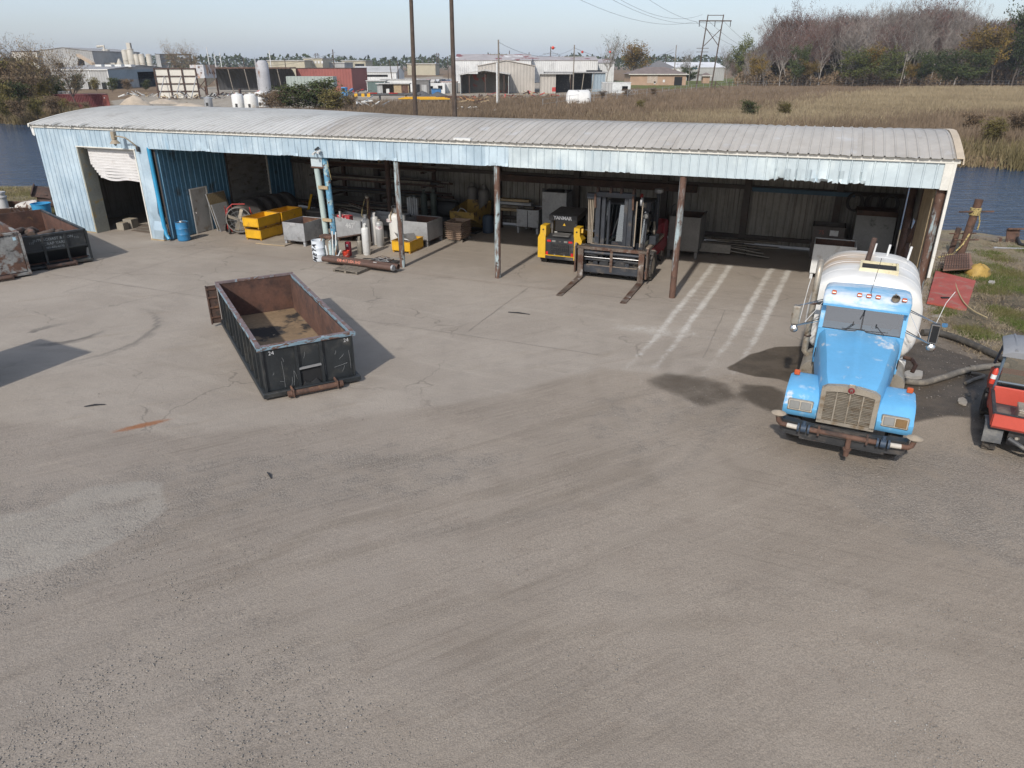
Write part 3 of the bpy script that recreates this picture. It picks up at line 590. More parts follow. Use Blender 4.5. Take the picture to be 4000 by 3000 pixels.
# trims along eave and corner
for a, b in ((-24.36, -11), (-11, 2), (2, 14.8)):
    mb = MB(); n = 20; rings = []
    for i in range(n + 1):
        x = a + (b - a) * i / n; w = random.uniform(-.006, .006); rings.append([(x, -.20 + w, 4.90), (x, -.235 + w, 4.90), (x, -.235 + w, 5.02), (x, -.20 + w, 5.02)])
    mb.loft(rings); mb.build('eave_trim', trim_white, shed, smooth=0)
MB().box(14.42, 14.68, -.225, -.15, 4.14, 4.9).build('corner_trim', trim_white, shed)
MB().box(14.64, 14.72, -.25, -.10, 1.5, 5.0).build('corner_trim', trim_white, shed)
MB().prism([(-24.5, 4.95), (-24.3, 4.95), (-24.3, 4.55), (-24.36, 4.5), (-24.46, 4.55)], 'y', -.2, -.16).build('loose_trim', white_m, shed)
# roof
def zA(v): return 5.03 + .58 * (1 - ((v - 4.7) / 5.05) ** 2)
def zB(v): return 5.03 + .56 * (1 - (max(0, 2.5 - v) / 2.85) ** 1.5) if v < 2.5 else 5.59 - .6 * ((v - 2.5) / 7.) ** 1.4
VS = [-.35, -.2, .1, .45, .85, 1.3, 1.8, 2.4, 3.1, 4, 5, 6, 7, 8, 9, 9.75]
RSEC = SEC
def roof_panel(mixf, mt, dent=0, seed=0):
    r = random.Random(seed); mb = MB(); rings = []
    for i, vv in enumerate(VS):
        rg = []
        for x, d in RSEC:
            m = mixf(x); z = zA(vv) * (1 - m) + zB(vv) * m + d
            if dent and i < 2: z += r.uniform(-dent, dent)
            rg.append((x, vv - (r.uniform(0, dent) if i == 0 else 0), z))
        rings.append(rg)
    mb.loft(rings, caps=False, closed=False); return mb.build('roof_panel', mt, None, smooth=25, recalc=False)
rx0, nrp = -24.38, 43; rw = 39.13 / nrp
pa = [roof_panel(lambda x: 0., roof_white, .0), roof_panel(lambda x: 0., roof_white, .012, 2), roof_panel(lambda x: 0., roof_white, .05, 3)]
pb = [roof_panel(lambda x: 1., roof_grey, .0), roof_panel(lambda x: 1., roof_grey, .012, 5)]
for i in range(nrp):
    x = rx0 + i * rw
    f = lambda q: max(0., min(1., (q + 14.) / 10.0))
    if f(x + rw) <= 0: inst(pa[2 if i in (1, 3, 6) else i % 2], 'roof_panel', shed, (x, 0, 0), scale=(rw / PW, 1, 1))
    elif f(x) >= 1: inst(pb[i % 2], 'roof_panel', shed, (x, 0, 0), scale=(rw / PW, 1, 1))
    else:
        g_ = lambda q: (lambda u_: u_ * u_ * (3 - 2 * u_))(f(x + q)); o = roof_panel(g_, roof_white if i < 18 else roof_grey); o.parent = shed; o.location = (x, 0, 0); o.scale = (rw / PW, 1, 1)
drop(pa + pb)
mb = MB(); mb.loft([[(14.66, v_, zB(v_) + .04), (14.86, v_, zB(v_) + .045), (14.88, v_, zB(v_) - .14), (14.84, v_, zB(v_) - .14), (14.83, v_, zB(v_) + .02), (14.66, v_, zB(v_) + .02)] for v_ in VS]); mb.build('gable_trim', mat('tan_gable_trim', (.50, .41, .30), .6, var=.15), shed, smooth=25)
mb = MB(); mb.loft([[(-24.42, v_, zA(v_) + .04), (-24.28, v_, zA(v_) + .045), (-24.28, v_, zA(v_) + .03), (-24.40, v_, zA(v_) - .12), (-24.42, v_, zA(v_) - .12)] for v_ in VS]); mb.build('gable_trim', trim_white, shed, smooth=25)
MB().box(-1.6, -.9, -.30, -.12, 5.03, 5.12).build('roof_patch', white_m, shed)
MB().box(-24.3, 14.6, 9.56, 9.62, .1, 5.1).build('back_cladding', steel_grey, shed)
# frame: posts, beams, girts
def post(x, y, z1, r, m, lean=0): MB().tube([(x, y, 0), (x + lean * .5, y, z1 * .5), (x + lean, y, z1)], r, 14).build('post', m, shed, smooth=40)
post(-4.3, 0, 4.5, .115, post_m); post(0, 0, 4.5, .115, post_m); post(6.84, 0, 4.5, .115, post_m)
post(14.5, .05, 4.5, .13, post_m); post(14.45, 2.7, 5.2, .13, dark_rust); post(14.45, 6.3, 5.2, .13, dark_rust)
post(-8.6, 6.2, 5.2, .13, dark_rust); post(-17.05, .1, 4.5, .07, girt_m)
MB().bar((14.4, 2.6, 2.9), (14.4, 6.2, .3), .16, .04).build('brace', dark_rust, shed); MB().bar((14.4, 2.9, .6), (14.4, 4.6, 2.2), .12, .04).build('brace', dark_rust, shed)
MB().box(14.35, 14.5, .3, 2.6, 1.2, 4.2).build('liner_board', wood_tan, shed)
MB().box(-17.2, 14.5, -.1, .08, 4.5, 4.9).build('front_beam', girt_m, shed)
for x in (-14.5, -11.2, -4.0, 0.2, 4.5, 8.2, 12.0):
    MB().box(x - .14, x + .14, 9.14, 9.40, 0, 5.1).build('column', girt_m, shed)
    MB().box(x - .06, x + .06, 0.1, 9.2, 4.62, 4.86).build('rafter', girt_m, shed)
for z, m_, a in ((.35, girt_m, -16.9), (2.55, girt_m, -16.9), (3.62, girt_m, -16.9)): MB().box(a, 14.5, 9.24, 9.36, z, z + .17).build('girt', m_, shed)
MB().box(8.4, 12.6, 9.10, 9.23, 2.5, 2.68).build('girt', mat('dark_blue_paint', (.03, .075, .115), .6), shed)
MB().box(-4, 6, 8.95, 9.2, 2.3, 2.62).build('storage_beam', dark_rust, shed)
MB().box(-24.2, -17.1, 9.24, 9.36, 2.5, 2.68).build('girt', girt_m, shed)
for o in shed.children:                              # the roof line climbs slightly to the right
    if o.name.split('.')[0] in ('fascia_panel', 'eave_trim', 'roof_panel', 'gable_trim', 'roof_patch', 'front_beam', 'corner_trim'): o.location.z += .085 + .0036 * o.location.x; o.rotation_euler.y = -.0036
# lamp on the fascia, cameras
lamp = thing('wall_lamp', 'tan gooseneck yard lamp on the blue fascia above the roller door', 'lamp', S(-18.4, -.2, 4.55), SHA)
lm = mat('tan_lamp_paint', (.30, .25, .18), .6)
MB().tube([(.75, -.02, -.35), (.72, -.25, -.1), (.55, -.42, .12), (.25, -.5, .18), (.05, -.5, .16)], .035, 8).build('arm', lm, lamp)
MB().box(-.14, .06, -.6, -.4, .02, .38, .03).build('ballast_box', lm, lamp); MB().lathe([(.06, .05), (.12, 0), (.23, -.14), (.22, -.14), (.1, -.02)], 16, (-.04, -.5, 0)).build('shade', lm, lamp)
MB().lathe([(.03, -.05), (.06, -.12), (.06, -.2), (.01, -.25)], 10, (-.04, -.5, 0)).build('bulb', clear_lens, lamp); MB().box(.70, .82, -.1, 0, -.5, -.28).build('base_plate', steel_dark, lamp)
cams = thing('security_cameras', 'white security cameras above the blue post', 'camera', S(-7.75, -.2, 4.45), SHA)
MB().box(-.05, .05, -.06, .0, -.05, .1).build('bracket', steel_grey, cams)
for dx, dz in ((-.14, -.02), (.1, .05), (.02, .16)): MB().cyl((dx, -.05, dz), (dx + .03, -.28, dz - .06), .045, n=10).build('camera_body', white_m if dz < .1 else steel_dark, cams)
# ------------------------------------------------------------------ wheels shared by the vehicles
def wheel(parent, c, r, w, rim_m, lugs=0, rim_r=None, side=1, tyre_m=None):
    """wheel with its axle along x; side = outer face direction"""
    rr = rim_r or r * .58; x0, x1 = -w / 2, w / 2
    mb = MB(TR(*c) @ RY(math.pi / 2)); k = w / 2
    mb.lathe([(rr, -k * .8), (rr + (r - rr) * .5, -k), (r * .94, -k * .96), (r, -k * .75), (r, k * .75), (r * .94, k * .96), (rr + (r - rr) * .5, k), (rr, k * .8)], 28, caps=False)
    if lugs:
        for i in range(lugs):
            for s_ in (-1, 1):
                a = 2 * math.pi * (i + (.5 if s_ > 0 else 0)) / lugs; mb2 = MB(TR(*c) @ RX(a) @ TR(s_ * w * .24, 0, r) @ RZ(s_ * .5)); mb2.box(-w * .24, w * .24, -r * .06, r * .06, -.02 * r, .055 * r); 
                o = len(mb.v); mb.v.extend(mb2.v); mb.f.extend(tuple(q + o for q in f) for f in mb2.f); mb.mi.extend(mb2.mi)
    wh = mb.build('wheel', tyre_m or rubber, parent, smooth=35)
    m2 = MB(TR(*c) @ RY(math.pi / 2 * side)); m2.lathe([(rr * 1.0, k * .8), (rr * .92, k * .72), (rr * .85, k * .35), (rr * .45, k * .3), (rr * .38, k * .55), (.01, k * .58)], 24); m2.build('rim', rim_m, wh, smooth=35)
    for i in range(6):
        a = i * math.pi / 3; MB(TR(*c) @ RY(math.pi / 2 * side)).cyl((rr * .62 * math.cos(a), rr * .62 * math.sin(a), k * .3), (rr * .62 * math.cos(a), rr * .62 * math.sin(a), k * .42), r * .03, n=6).build('wheel_nut', rim_m, wh)
    return wh
# ------------------------------------------------------------------ blue and white water truck
truck_blue = mat('sun_faded_blue_paint', (.115, .355, .59), .42, var=.07, vs=1.5, spec=.5, layers=(((.55, .58, .60), 1.3, .605, .67, (1, .8, 1.6)), ((.34, .50, .63), 2.2, .6, .72), ((.40, .31, .24), 5, .69, .74), ((.16, .32, .46), .8, .6, .8)), bump=.02, rand=False)
cap_blue = mat('chalky_blue_roof_paint', (.16, .38, .57), .45, var=.08, vs=1.5, layers=(((.58, .63, .68), .9, .44, .62, (.6, 2.0, 2.5)), ((.30, .49, .65), 2.5, .5, .7)), rand=False)
T = thing('water_truck', 'blue conventional cab truck with white water tank parked by the shed corner', 'truck', (7.28, 14.02, 0), R(-26))
T.scale = (1.02, 1.02, 1.02)
def hood_ring(y, w, zt, zb, wt):
    return [(-w, y, zb), (-w, y, zt - .30), (-w + .02, y, zt - .16), (-wt, y, zt - .035), (-.12, y, zt), (-.07, y, zt + .035), (.07, y, zt + .035), (.12, y, zt), (wt, y, zt - .035), (w - .02, y, zt - .16), (w, y, zt - .30), (w, y, zb)]
mb = MB(); mb.loft([hood_ring(-.72, .55, 1.60, .82, .43), hood_ring(-.6, .56, 1.66, .82, .46), hood_ring(-.2, .62, 1.715, .84, .52), hood_ring(.5, .70, 1.79, .9, .58), hood_ring(1.2, .78, 1.87, 1.0, .66), hood_ring(1.9, .86, 1.925, 1.05, .74), hood_ring(2.0, .87, 1.91, 1.05, .76)])
hood = mb.build('hood', truck_blue, T, smooth=40)
MB().tube(hood_ring(2.0, .872, 1.915, 1.05, .76), .013, 5, False).build('hood_gap_shade', black_hose, hood)  # black tube stands in for the shade between hood and cab
for sx in (-1, 1): MB().box(sx * .855, sx * .875, 1.55, 1.68, 1.30, 1.5, .006).build('hood_latch', black_hose, hood)
for sx in (-1, 1):
    mb = MB(); out = [(-.66, .76), (-.74, .86), (-.75, 1.0), (-.62, 1.10), (-.50, 1.24), (-.34, 1.31), (.32, 1.33), (.52, 1.28), (.66, 1.12), (.72, .78), (.60, .78), (.55, .94), (.40, 1.07), (.0, 1.10), (-.36, 1.02), (-.5, .86), (-.54, .76)]
    rings = []
    for x, k, dz in ((.56, 1., 0), (1.06, 1., 0), (1.17, .985, -.02), (1.225, .95, -.05)):
        rings.append([(sx * x, p[0] * k, (p[1] + dz * (1 if p[1] > 1 else 0))) for p in out])
    mb.loft(rings); fd = mb.build('fender', truck_blue, T, smooth=38)
    m_ = MB(TR(sx * .89, -.685, 1.02) @ RX(R(-14)))
    m_.box(-.25, .25, -.06, .06, -.12, .12, .02); hl = m_.build('headlight', tan_chrome, T)
    for k in (-1, 1):
        MB(TR(sx * .89, -.685, 1.02) @ RX(R(-14))).box(k * .11 - .1, k * .11 + .1, -.075, -.055, -.085, .085, .012).build('lens', clear_lens if not (sx > 0 and k > 0) else mat('brown_lens', (.16, .09, .03), .3), hl)
    MB().box(sx * 1.1 - .06, sx * 1.1 + .06, .18, .26, 1.33, 1.44, .015).build('turn_signal', amber, T)
    MB().box(sx * .66, sx * 1.2, .80, 1.15, .45, .72, .02).build('step', steel_dark, T)
    wheel(T, (sx * .98, 0, .50), .50, .28, tan_chrome, side=sx)
# grille
mb = MB(); fr = [(-.54, .82), (-.54, 1.54), (-.44, 1.61), (-.15, 1.655), (.15, 1.655), (.44, 1.61), (.54, 1.54), (.54, .82), (.45, .82), (.45, 1.48), (.30, 1.51), (0, 1.53), (-.30, 1.51), (-.45, 1.48), (-.45, .82)]
mb.prism(fr, 'y', -.83, -.70); mb.box(-.54, .54, -.83, -.70, .78, .85); gr = mb.build('grille', tan_chrome, T, smooth=20)
MB().box(-.46, .46, -.73, -.70, .84, 1.52).build('grille_backing', dark_m, gr)
for i in range(18): MB(TR(0, -.79, .875 + i * .0355) @ RX(R(15))).box(-.45, .45, -.014, .014, -.007, .007).build('slat', tan_chrome, gr, smooth=0)
for x in (-.245, 0, .245): MB().box(x - .012, x + .012, -.835, -.80, .85, 1.5).build('bar', tan_chrome, gr)
m_ = MB(TR(0, -.845, 1.60)); m_.box(-.06, .06, -.01, .03, -.09, .12, .01); em = m_.build('emblem_plate', tan_chrome, gr)
MB(TR(0, -.86, 1.60) @ RX(math.pi / 2)).lathe([(.062, 0), (.062, .012), (.05, .015), (.01, .016)], 18).build('emblem', mat('maroon_enamel', (.16, .015, .02), .4), gr)
MB(TR(0, -.878, 1.60)).box(-.022, -.008, -.003, .003, -.03, .03).box(.008, .022, -.003, .003, -.03, .03).box(-.008, .008, -.003, .003, .0, .03).build('emblem_mark', chrome, gr)
# bumper with spray bar
mb = MB(); mb.prism([(-1.22, -.72), (-1.15, -.92), (-.62, -1.0), (.62, -1.0), (1.15, -.92), (1.22, -.72), (1.1, -.72), (.6, -.84), (-.6, -.84), (-1.1, -.72)], 'z', .44, .74); bp = mb.build('bumper', steel_dark, T, smooth=0)
MB().box(-.42, .42, -1.01, -.99, .58, .70, .01).build('bumper_slot', mat('dusty_plate', (.24, .23, .21), .8), bp); MB().box(-.8, .8, -.98, -.9, .40, .46).build('bumper_lip', steel_dark, bp)
for x in (-.72, -.55, .55, .72): MB().box(x - .04, x + .04, -1.012, -.99, .60, .68, .01).build('tow_hole', dark_m, bp)
mb = MB(); mb.cyl((-.62, -1.10, .70), (.62, -1.10, .70), .052, n=14); sb = mb.build('spray_bar', rust_m, T, smooth=40)
for sx in (-1, 1):
    MB().cyl((sx * .62, -1.10, .70), (sx * .66, -1.10, .70), .095, n=14).cyl((sx * .69, -1.10, .70), (sx * .79, -1.10, .70), .085, n=14).cyl((sx * .82, -1.10, .70), (sx * .86, -1.10, .70), .095, n=14).cyl((sx * .74, -1.10, .70), (sx * .74, -1.10, .86), .05, .03, 10).build('valve', mat('dark_blue_valve', (.03, .05, .08), .6, layers=((RUST, 4, .6, .7),)), sb)
    MB().cyl((sx * .86, -1.10, .70), (sx * 1.06, -1.06, .69), .05, n=12).build('pipe_stub', mat('grimy_white_pipe', (.48, .44, .38), .7), sb)
    MB().tube([(sx * 1.06, -1.06, .69), (sx * 1.18, -1.04, .69), (sx * 1.24, -1.03, .74), (sx * 1.26, -1.03, .84)], .052, 12).build('elbow', rust_m, sb)
    MB().lathe([(.05, 0), (.06, .04), (.13, .06), (.15, .075), (.02, .13)], 16, (sx * 1.26, -1.03, .84)).build('spray_head', mat('tan_spray_head', (.32, .26, .19), .7), sb)
MB().cyl((.13, -1.12, .68), (.13, -1.14, .44), .05, n=12).cyl((.13, -1.14, .44), (.13, -1.15, .30), .06, .05, 12).cyl((.13, -1.14, .47), (.13, -1.14, .43), .08, n=8).build('drain_pipe', rust_m, sb)
for x in (-.45, .45): MB().box(x - .02, x + .02, -1.16, -.98, .62, .78).build('bracket', rust_m, sb)
# cab
mb = MB(); mb.prism([(1.98, 1.02), (1.98, 1.90), (3.05, 1.90), (3.10, 1.0)], 'x', -.90, .90); cab = mb.build('cab', truck_blue, T, smooth=20)
mb = MB()
for sx in (-1, 1): mb.bar((sx * .86, 2.0, 1.89), (sx * .85, 2.18, 2.56), .09, .08); mb.box(sx * .90, sx * .82, 2.75, 3.05, 1.9, 2.56); mb.box(sx * .90, sx * .84, 2.14, 3.05, 2.50, 2.57)
mb.box(-.86, .86, 2.98, 3.05, 1.9, 2.56); mb.build('pillars', truck_blue, cab, smooth=0)
wsf = lambda x, k: (x, 2.0 + .18 * k, 1.89 + .67 * k)
for a, b in ((-.82, -.015), (.015, .82)): MB().quad(wsf(a, .03), wsf(b, .03), wsf(b, .97), wsf(a, .97)).build('windscreen', windscreen, cab, smooth=0)
MB().bar(wsf(0, 0), wsf(0, 1), .03, .03).build('windscreen_bar', black_hose, cab)
mb = MB()
for a, b in ((wsf(-.83, .02), wsf(.83, .02)), (wsf(-.83, .98), wsf(.83, .98)), (wsf(-.83, .02), wsf(-.83, .98)), (wsf(.83, .02), wsf(.83, .98))): mb.bar(a, b, .03, .025)
mb.build('windscreen_seal', black_hose, cab)
for sx in (-1, 1):
    MB().box(sx * .885, sx * .875, 2.18, 2.75, 1.92, 2.50).build('side_window', darkglass, cab)
    dr = MB().box(sx * .90, sx * .915, 2.1, 2.95, 1.05, 1.88, .006).build('cab_door', truck_blue, cab); MB().box(sx * .915, sx * .935, 2.8, 2.9, 1.62, 1.66).build('handle', chrome, dr)
MB().box(-.85, .85, 1.99, 2.5, 1.78, 1.885).build('dashboard', steel_dark, cab); MB().box(-.8, .8, 2.6, 2.9, 1.3, 2.2, .05).build('seat', mat('grey_seat', (.10, .10, .10), .9), cab)
mbw = MB(TR(.42, 2.32, 1.98) @ RX(R(-40))); mbw.tube([(.21 * math.cos(a * math.pi / 10), .21 * math.sin(a * math.pi / 10), 0) for a in range(21)], .014, 6, False); mbw.bar((-.2, 0, 0), (.2, 0, 0), .02); mbw.build('steering_wheel', steel_dark, cab)
# roof cap with visor
def cap(y, w, z, e): return [(-w, y, 2.44), (-w, y, z - .08), (-w + .04, y, z - .03), (-w + .14, y, z), (0, y, z + e), (w - .14, y, z), (w - .04, y, z - .03), (w, y, z - .08), (w, y, 2.44)]
mb = MB(); mb.loft([cap(1.80, .86, 2.52, .0), cap(1.84, .89, 2.56, .01), cap(2.05, .91, 2.66, .02), cap(2.4, .91, 2.70, .03), cap(2.85, .90, 2.68, .03), cap(3.06, .88, 2.60, .02)])
roofc = mb.build('roof', cap_blue, T, smooth=40); roofc.location.z = .1; MB().box(-.88, .88, 1.79, 2.02, 2.40, 2.445).build('visor_lip', truck_blue, roofc)
for x in (-.70, -.17, .02, .21, .74): MB(TR(x, 1.985, 2.65) @ RX(R(20))).box(-.05, .05, -.05, .05, 0, .06, .015).build('marker_light', amber, roofc)
MB().lathe([(.055, 0), (.06, .02), (.02, .04)], 12).build('horn_base', chrome, roofc).matrix_local = TR(.56, 2.12, 2.70)
MB(TR(.56, 1.98, 2.72) @ RX(R(95))).lathe([(.085, .10), (.09, .08), (.05, .0), (.022, -.10), (.022, -.18)], 16, caps=False).build('horn', tan_chrome, roofc)
MB().tube([(.08, 2.0, 2.68), (.05, 2.15, 2.72), (.12, 2.2, 3.5)], .006, 5).build('antenna', steel_dark, roofc); MB().tube([(-.02, 1.86, 2.56), (.0, 1.95, 2.3), (-.06, 1.92, 2.12)], .006, 5).build('cable', black_hose, roofc)
for x, dx in ((-.18, .10), (.30, -.12)):
    w = MB(); w.tube([(x + dx * -1.6, 1.93, 1.93), (x, 1.98, 2.09)], .008, 5); w.tube([(x + dx * -1.3, 1.93, 1.93), (x + .03, 1.98, 2.08)], .006, 5); w.bar((x - .22, 1.985, 1.945), (x + .26, 1.99, 1.975), .015); w.cyl((x, 1.97, 2.05), (x, 1.97, 2.14), .012, n=6); w.build('wiper', steel_dark, T)
# mirrors
for sx in (-1, 1):
    br = MB()
    for z, y in ((2.50, 2.1), (2.04, 2.0)): br.tube([(sx * .9, y, z), (sx * 1.42, y - .55, z - .03)], .011, 6); br.tube([(sx * .9, y + .35, z - .05), (sx * 1.42, y - .55, z - .03)], .011, 6)
    br.tube([(sx * 1.42, 1.52, 1.98), (sx * 1.46, 1.5, 1.98), (sx * 1.46, 1.5, 2.50), (sx * 1.42, 1.52, 2.5)], .012, 6); br.tube([(sx * .9, 2.1, 2.48), (sx * 1.2, 1.75, 2.05)], .008, 5)
    bro = br.build('mirror_bracket', chrome, T)
    MB(TR(sx * 1.40, 1.47, 2.27) @ RZ(sx * -.15)).box(-.095, .095, -.05, .05, -.22, .22, .03).build('mirror', tan_chrome if sx < 0 else steel_dark, bro)
    if sx > 0: MB(TR(sx * 1.40, 1.41, 2.27) @ RZ(-.15)).box(-.085, .085, -.006, .0, -.21, .21, .004).build('mirror_rim', chrome, bro)
    if sx > 0: MB(TR(sx * 1.40, 1.402, 2.27) @ RZ(-.15)).box(-.065, .065, -.004, .0, -.185, .185).build('mirror_face', dark_m, bro)
    MB(TR(sx * 1.40, 1.46, 1.95) @ RX(R(80))).lathe([(.085, -.01), (.09, 0), (.07, .04), (.01, .06)], 16).build('round_mirror', chrome, bro)
    MB().tube([(sx * 1.32, 1.6, 2.0), (sx * (1.25 if sx < 0 else 1.5), 1.7, 2.9), (sx * (1.22 if sx < 0 else 1.62), 1.75, 3.15)], .007, 5).build('whip_antenna', white_m, bro)
# exhaust
ex = MB(); ex.tube([(-.95, 2.9, .95), (-1.08, 2.75, .92), (-1.14, 2.70, 1.02), (-1.14, 2.72, 1.3), (-1.13, 2.75, 2.7), (-1.13, 2.78, 2.98), (-1.13, 2.86, 3.12), (-1.13, 3.02, 3.2)], .075, 14); exo = ex.build('exhaust_stack', tan_chrome, T, smooth=45)
MB().cyl((-1.13, 2.74, 2.22), (-1.13, 2.74, 2.26), .088, n=14).cyl((-1.13, 2.72, 1.4), (-1.13, 2.72, 1.43), .088, n=14).build('clamp', dark_rust, exo); MB().box(-1.13, -.9, 2.78, 2.86, 2.2, 2.26).build('bracket', steel_dark, exo)
# water tank
def ering(y, a, b, zc=1.78, n=48, e=3.1):
    o = []
    for i in range(n):
        q = 2 * math.pi * i / n; c, s_ = math.cos(q), math.sin(q); o.append((a * math.copysign(abs(c) ** (2 / e), c), y, zc + b * math.copysign(abs(s_) ** (2 / e), s_)))
    return o
tw = NT('white_tank_paint_with_rust_runs'); v = tw.coords(rand=False)
n1 = tw.noise(v, 1.2, 5); n2 = tw.noise(v, 6, 4); bc = tw.mix(tw.ramp(n1, .35, .7), (.70, .685, .65, 1), (.60, .58, .53, 1))
sp = tw.node('ShaderNodeSeparateXYZ'); tw.link(v, sp.inputs[0])
ms = tw.node('ShaderNodeMapping'); ms.inputs['Scale'].default_value = (.5, 6, .5); tw.link(v, ms.inputs[0]); n3 = tw.noise(ms.outputs[0], 2, 4)
rm = tw.math('MULTIPLY', tw.ramp(sp.outputs[0], .15, -.1), tw.math('MULTIPLY', tw.ramp(sp.outputs[1], 4.5, 4.95), tw.ramp(sp.outputs[1], 6.4, 5.6)))
bc = tw.mix(tw.math('MULTIPLY', rm, tw.ramp(n3, .3, .6, .15, .85)), bc, (.42, .26, .12, 1))
edge = tw.math('MULTIPLY', tw.ramp(n2, .5, .7), tw.ramp(sp.outputs[2], 2.2, 1.2, .0, .5)); bc = tw.mix(edge, bc, (.36, .29, .21, 1))
tw.link(bc, tw.b.inputs['Base Color']); tw.b.inputs['Roughness'].default_value = .42
tank = MB(); prof = [(3.30, .3), (3.315, .8), (3.36, .95), (3.44, 1.0), (4.2, 1.0), (5.0, 1.0), (5.9, 1.0), (6.3, 1.0), (6.42, .95), (6.48, .8), (6.5, .3)]
tank.loft([ering(y, 1.28 * k, 1.06 * k) for y, k in prof]); tk = tank.build('water_tank', tw.m, T, smooth=50)
for y in (4.16, 5.0, 5.75):
    MB().loft([ering(y - .02, 1.28, 1.06), ering(y - .012, 1.286, 1.066), ering(y + .012, 1.286, 1.066), ering(y + .02, 1.28, 1.06)], caps=False).build('weld_seam', tw.m, tk, smooth=30)
hx, hy = .17, 4.45; cream = mat('cream_hatch_paint', (.62, .55, .36), .6, layers=((RUST, 5, .62, .7),))
mb = MB(); mb.box(hx - .44, hx + .44, hy - .42, hy - .37, 2.76, 2.91).box(hx - .44, hx + .44, hy + .37, hy + .42, 2.76, 2.91).box(hx - .44, hx - .39, hy - .37, hy + .37, 2.76, 2.905).box(hx + .39, hx + .44, hy - .37, hy + .37, 2.76, 2.905); mb.build('hatch_frame', cream, tk)
MB().box(hx - .39, hx + .39, hy - .37, hy + .37, 2.80, 2.85).build('hatch_shade', dark_m, tk)  # dark sheet stands in for the shaded inside of the tank
MB().tube([(-.12, 5.0, 2.8), (-.08, 5.08, 3.15), (-.05, 5.15, 3.45)], .065, 12).build('vent_pipe', dark_rust, tk)
for x in (.0, .34, .85): MB().tube([(x, 6.05, 2.75), (x + .03, 6.07, 3.12)], .03, 8).build('rail_post', white_m, tk)
MB().box(-1.12, -.6, 6.52, 6.9, .9, 2.3).build('rear_box', white_m, T)
ch = MB(); ch.box(-.42, -.32, -.7, 7.6, .62, .86); ch.box(.32, .42, -.7, 7.6, .62, .86); ch.box(-.5, .5, 3.4, 6.4, .66, .78); ch.box(-.3, .3, .2, 1.8, .5, 1.0); ch.build('chassis', steel_dark, T)
for sx in (-1, 1):
    MB(TR(sx * .86, 0, .68) @ RX(-math.pi / 2)).lathe([(.1, 2.15), (.29, 2.15), (.30, 2.2), (.30, 3.15), (.29, 3.2), (.1, 3.2)], 20).build('fuel_tank', tan_chrome, T, smooth=40)
    for y in (5.0, 6.25): wheel(T, (sx * .92, y, .5), .5, .5, tan_chrome, side=sx)
    MB().box(sx * .7, sx * 1.22, 3.9, 6.9, 1.02, 1.06).build('mud_guard', steel_dark, T)
MB().tube([(1.1, 3.3, 1.0), (1.25, 3.1, 1.05), (1.35, 3.0, .95), (1.3, 2.9, .8)], .05, 10).build('hose_coupling', rust_m, T)
MB().box(.72, 1.16, 3.3, 3.8, .35, .9, .02).build('pump_box', white_m, T)
# ------------------------------------------------------------------ roll-off dumpsters
d_in = mat('rusty_dumpster_inside', (.105, .052, .036), .9, var=.3, vs=1.2, layers=(((.06, .034, .027), 1.4, .48, .65), ((.20, .115, .05), 2.5, .62, .76), ((.30, .25, .22), 9, .72, .76, (4, 4, 1))), bump=.35)
d_floor = mat('dumpster_floor_grime', (.22, .15, .085), .9, var=.25, vs=1., layers=(((.02, .017, .015), .75, .52, .6), ((.30, .24, .17), 3, .6, .75)), bump=.3)
d_rim = mat('chipped_blue_rim', (.17, .25, .30), .7, var=.15, vs=3, layers=((RUST, 3.5, .5, .58, (1, 1, 3)), (RUSTD, 7, .6, .68)), bump=.3)
d_rimtop = mat('worn_rim_top', (.17, .13, .13), .8, var=.3, vs=3, layers=((RUST, 3, .48, .6), ((.24, .30, .34), 5, .58, .66)), bump=.3)
scratch = mat('white_scratch', (.5, .5, .5), .8)
D = thing('roll_off_dumpster', 'empty black roll-off dumpster with chipped blue rim standing alone in the yard', 'dumpster', (0, 0, 0), 0)
FL = G(1000, 1358, 1.4); dr_ = Vector((math.cos(R(29.2)), math.sin(R(29.2)), 0)); D.location = (FL.x, FL.y, 0); D.rotation_euler = (0, 0, R(29.2))
W, L, Hh = 2.46, 6.45, 1.40
def dumpster_shell(D, W, L, Hh, z0, wall, inside, floor, ribs=10):
    t = .05; i = .09
    MB().box(i, W - i, .06, L - .02, z0, z0 + .06).build('floor', floor, D)
    for nm, b in (('side_wall', (i, i + t, .06, L - .05)), ('side_wall', (W - i - t, W - i, .06, L - .05))):
        w = MB(); w.box(b[0], b[1], b[2], b[3], z0, Hh - .1); w.build(nm, wall, D)
    l_ = MB().box(i + t, i + t + .004, .12, L - .1, z0 + .06, Hh - .1).build('side_liner', inside, D); MB().box(W - i - t - .004, W - i - t, .12, L - .1, z0 + .06, Hh - .1).build('side_liner', inside, D)
    f = MB(); f.box(i, W - i, .02, .07, z0, Hh - .1); f.build('front_wall', wall, D); MB().box(i + t + .01, W - i - t - .01, .07, .074, z0 + .06, Hh - .1).build('front_liner', inside, D)
    g_ = MB(); g_.box(.05, W - .05, L - .05, L, z0 - .03, Hh - .02); gate = g_.build('tailgate', inside, D)
    for k in range(ribs):
        y = .42 + k * (L - .9) / (ribs - 1)
        for sx, x0, x1 in ((0, -.0, i), (1, W - i, W)): MB().prism([(x0 if sx else x0 + .02, z0 + .02), (x1, z0 + .02), (x1, Hh - .1), (x0 if sx else x0 + .02, Hh - .1)], 'y', y - .035, y + .035).build('side_rib', wall, D, smooth=0)
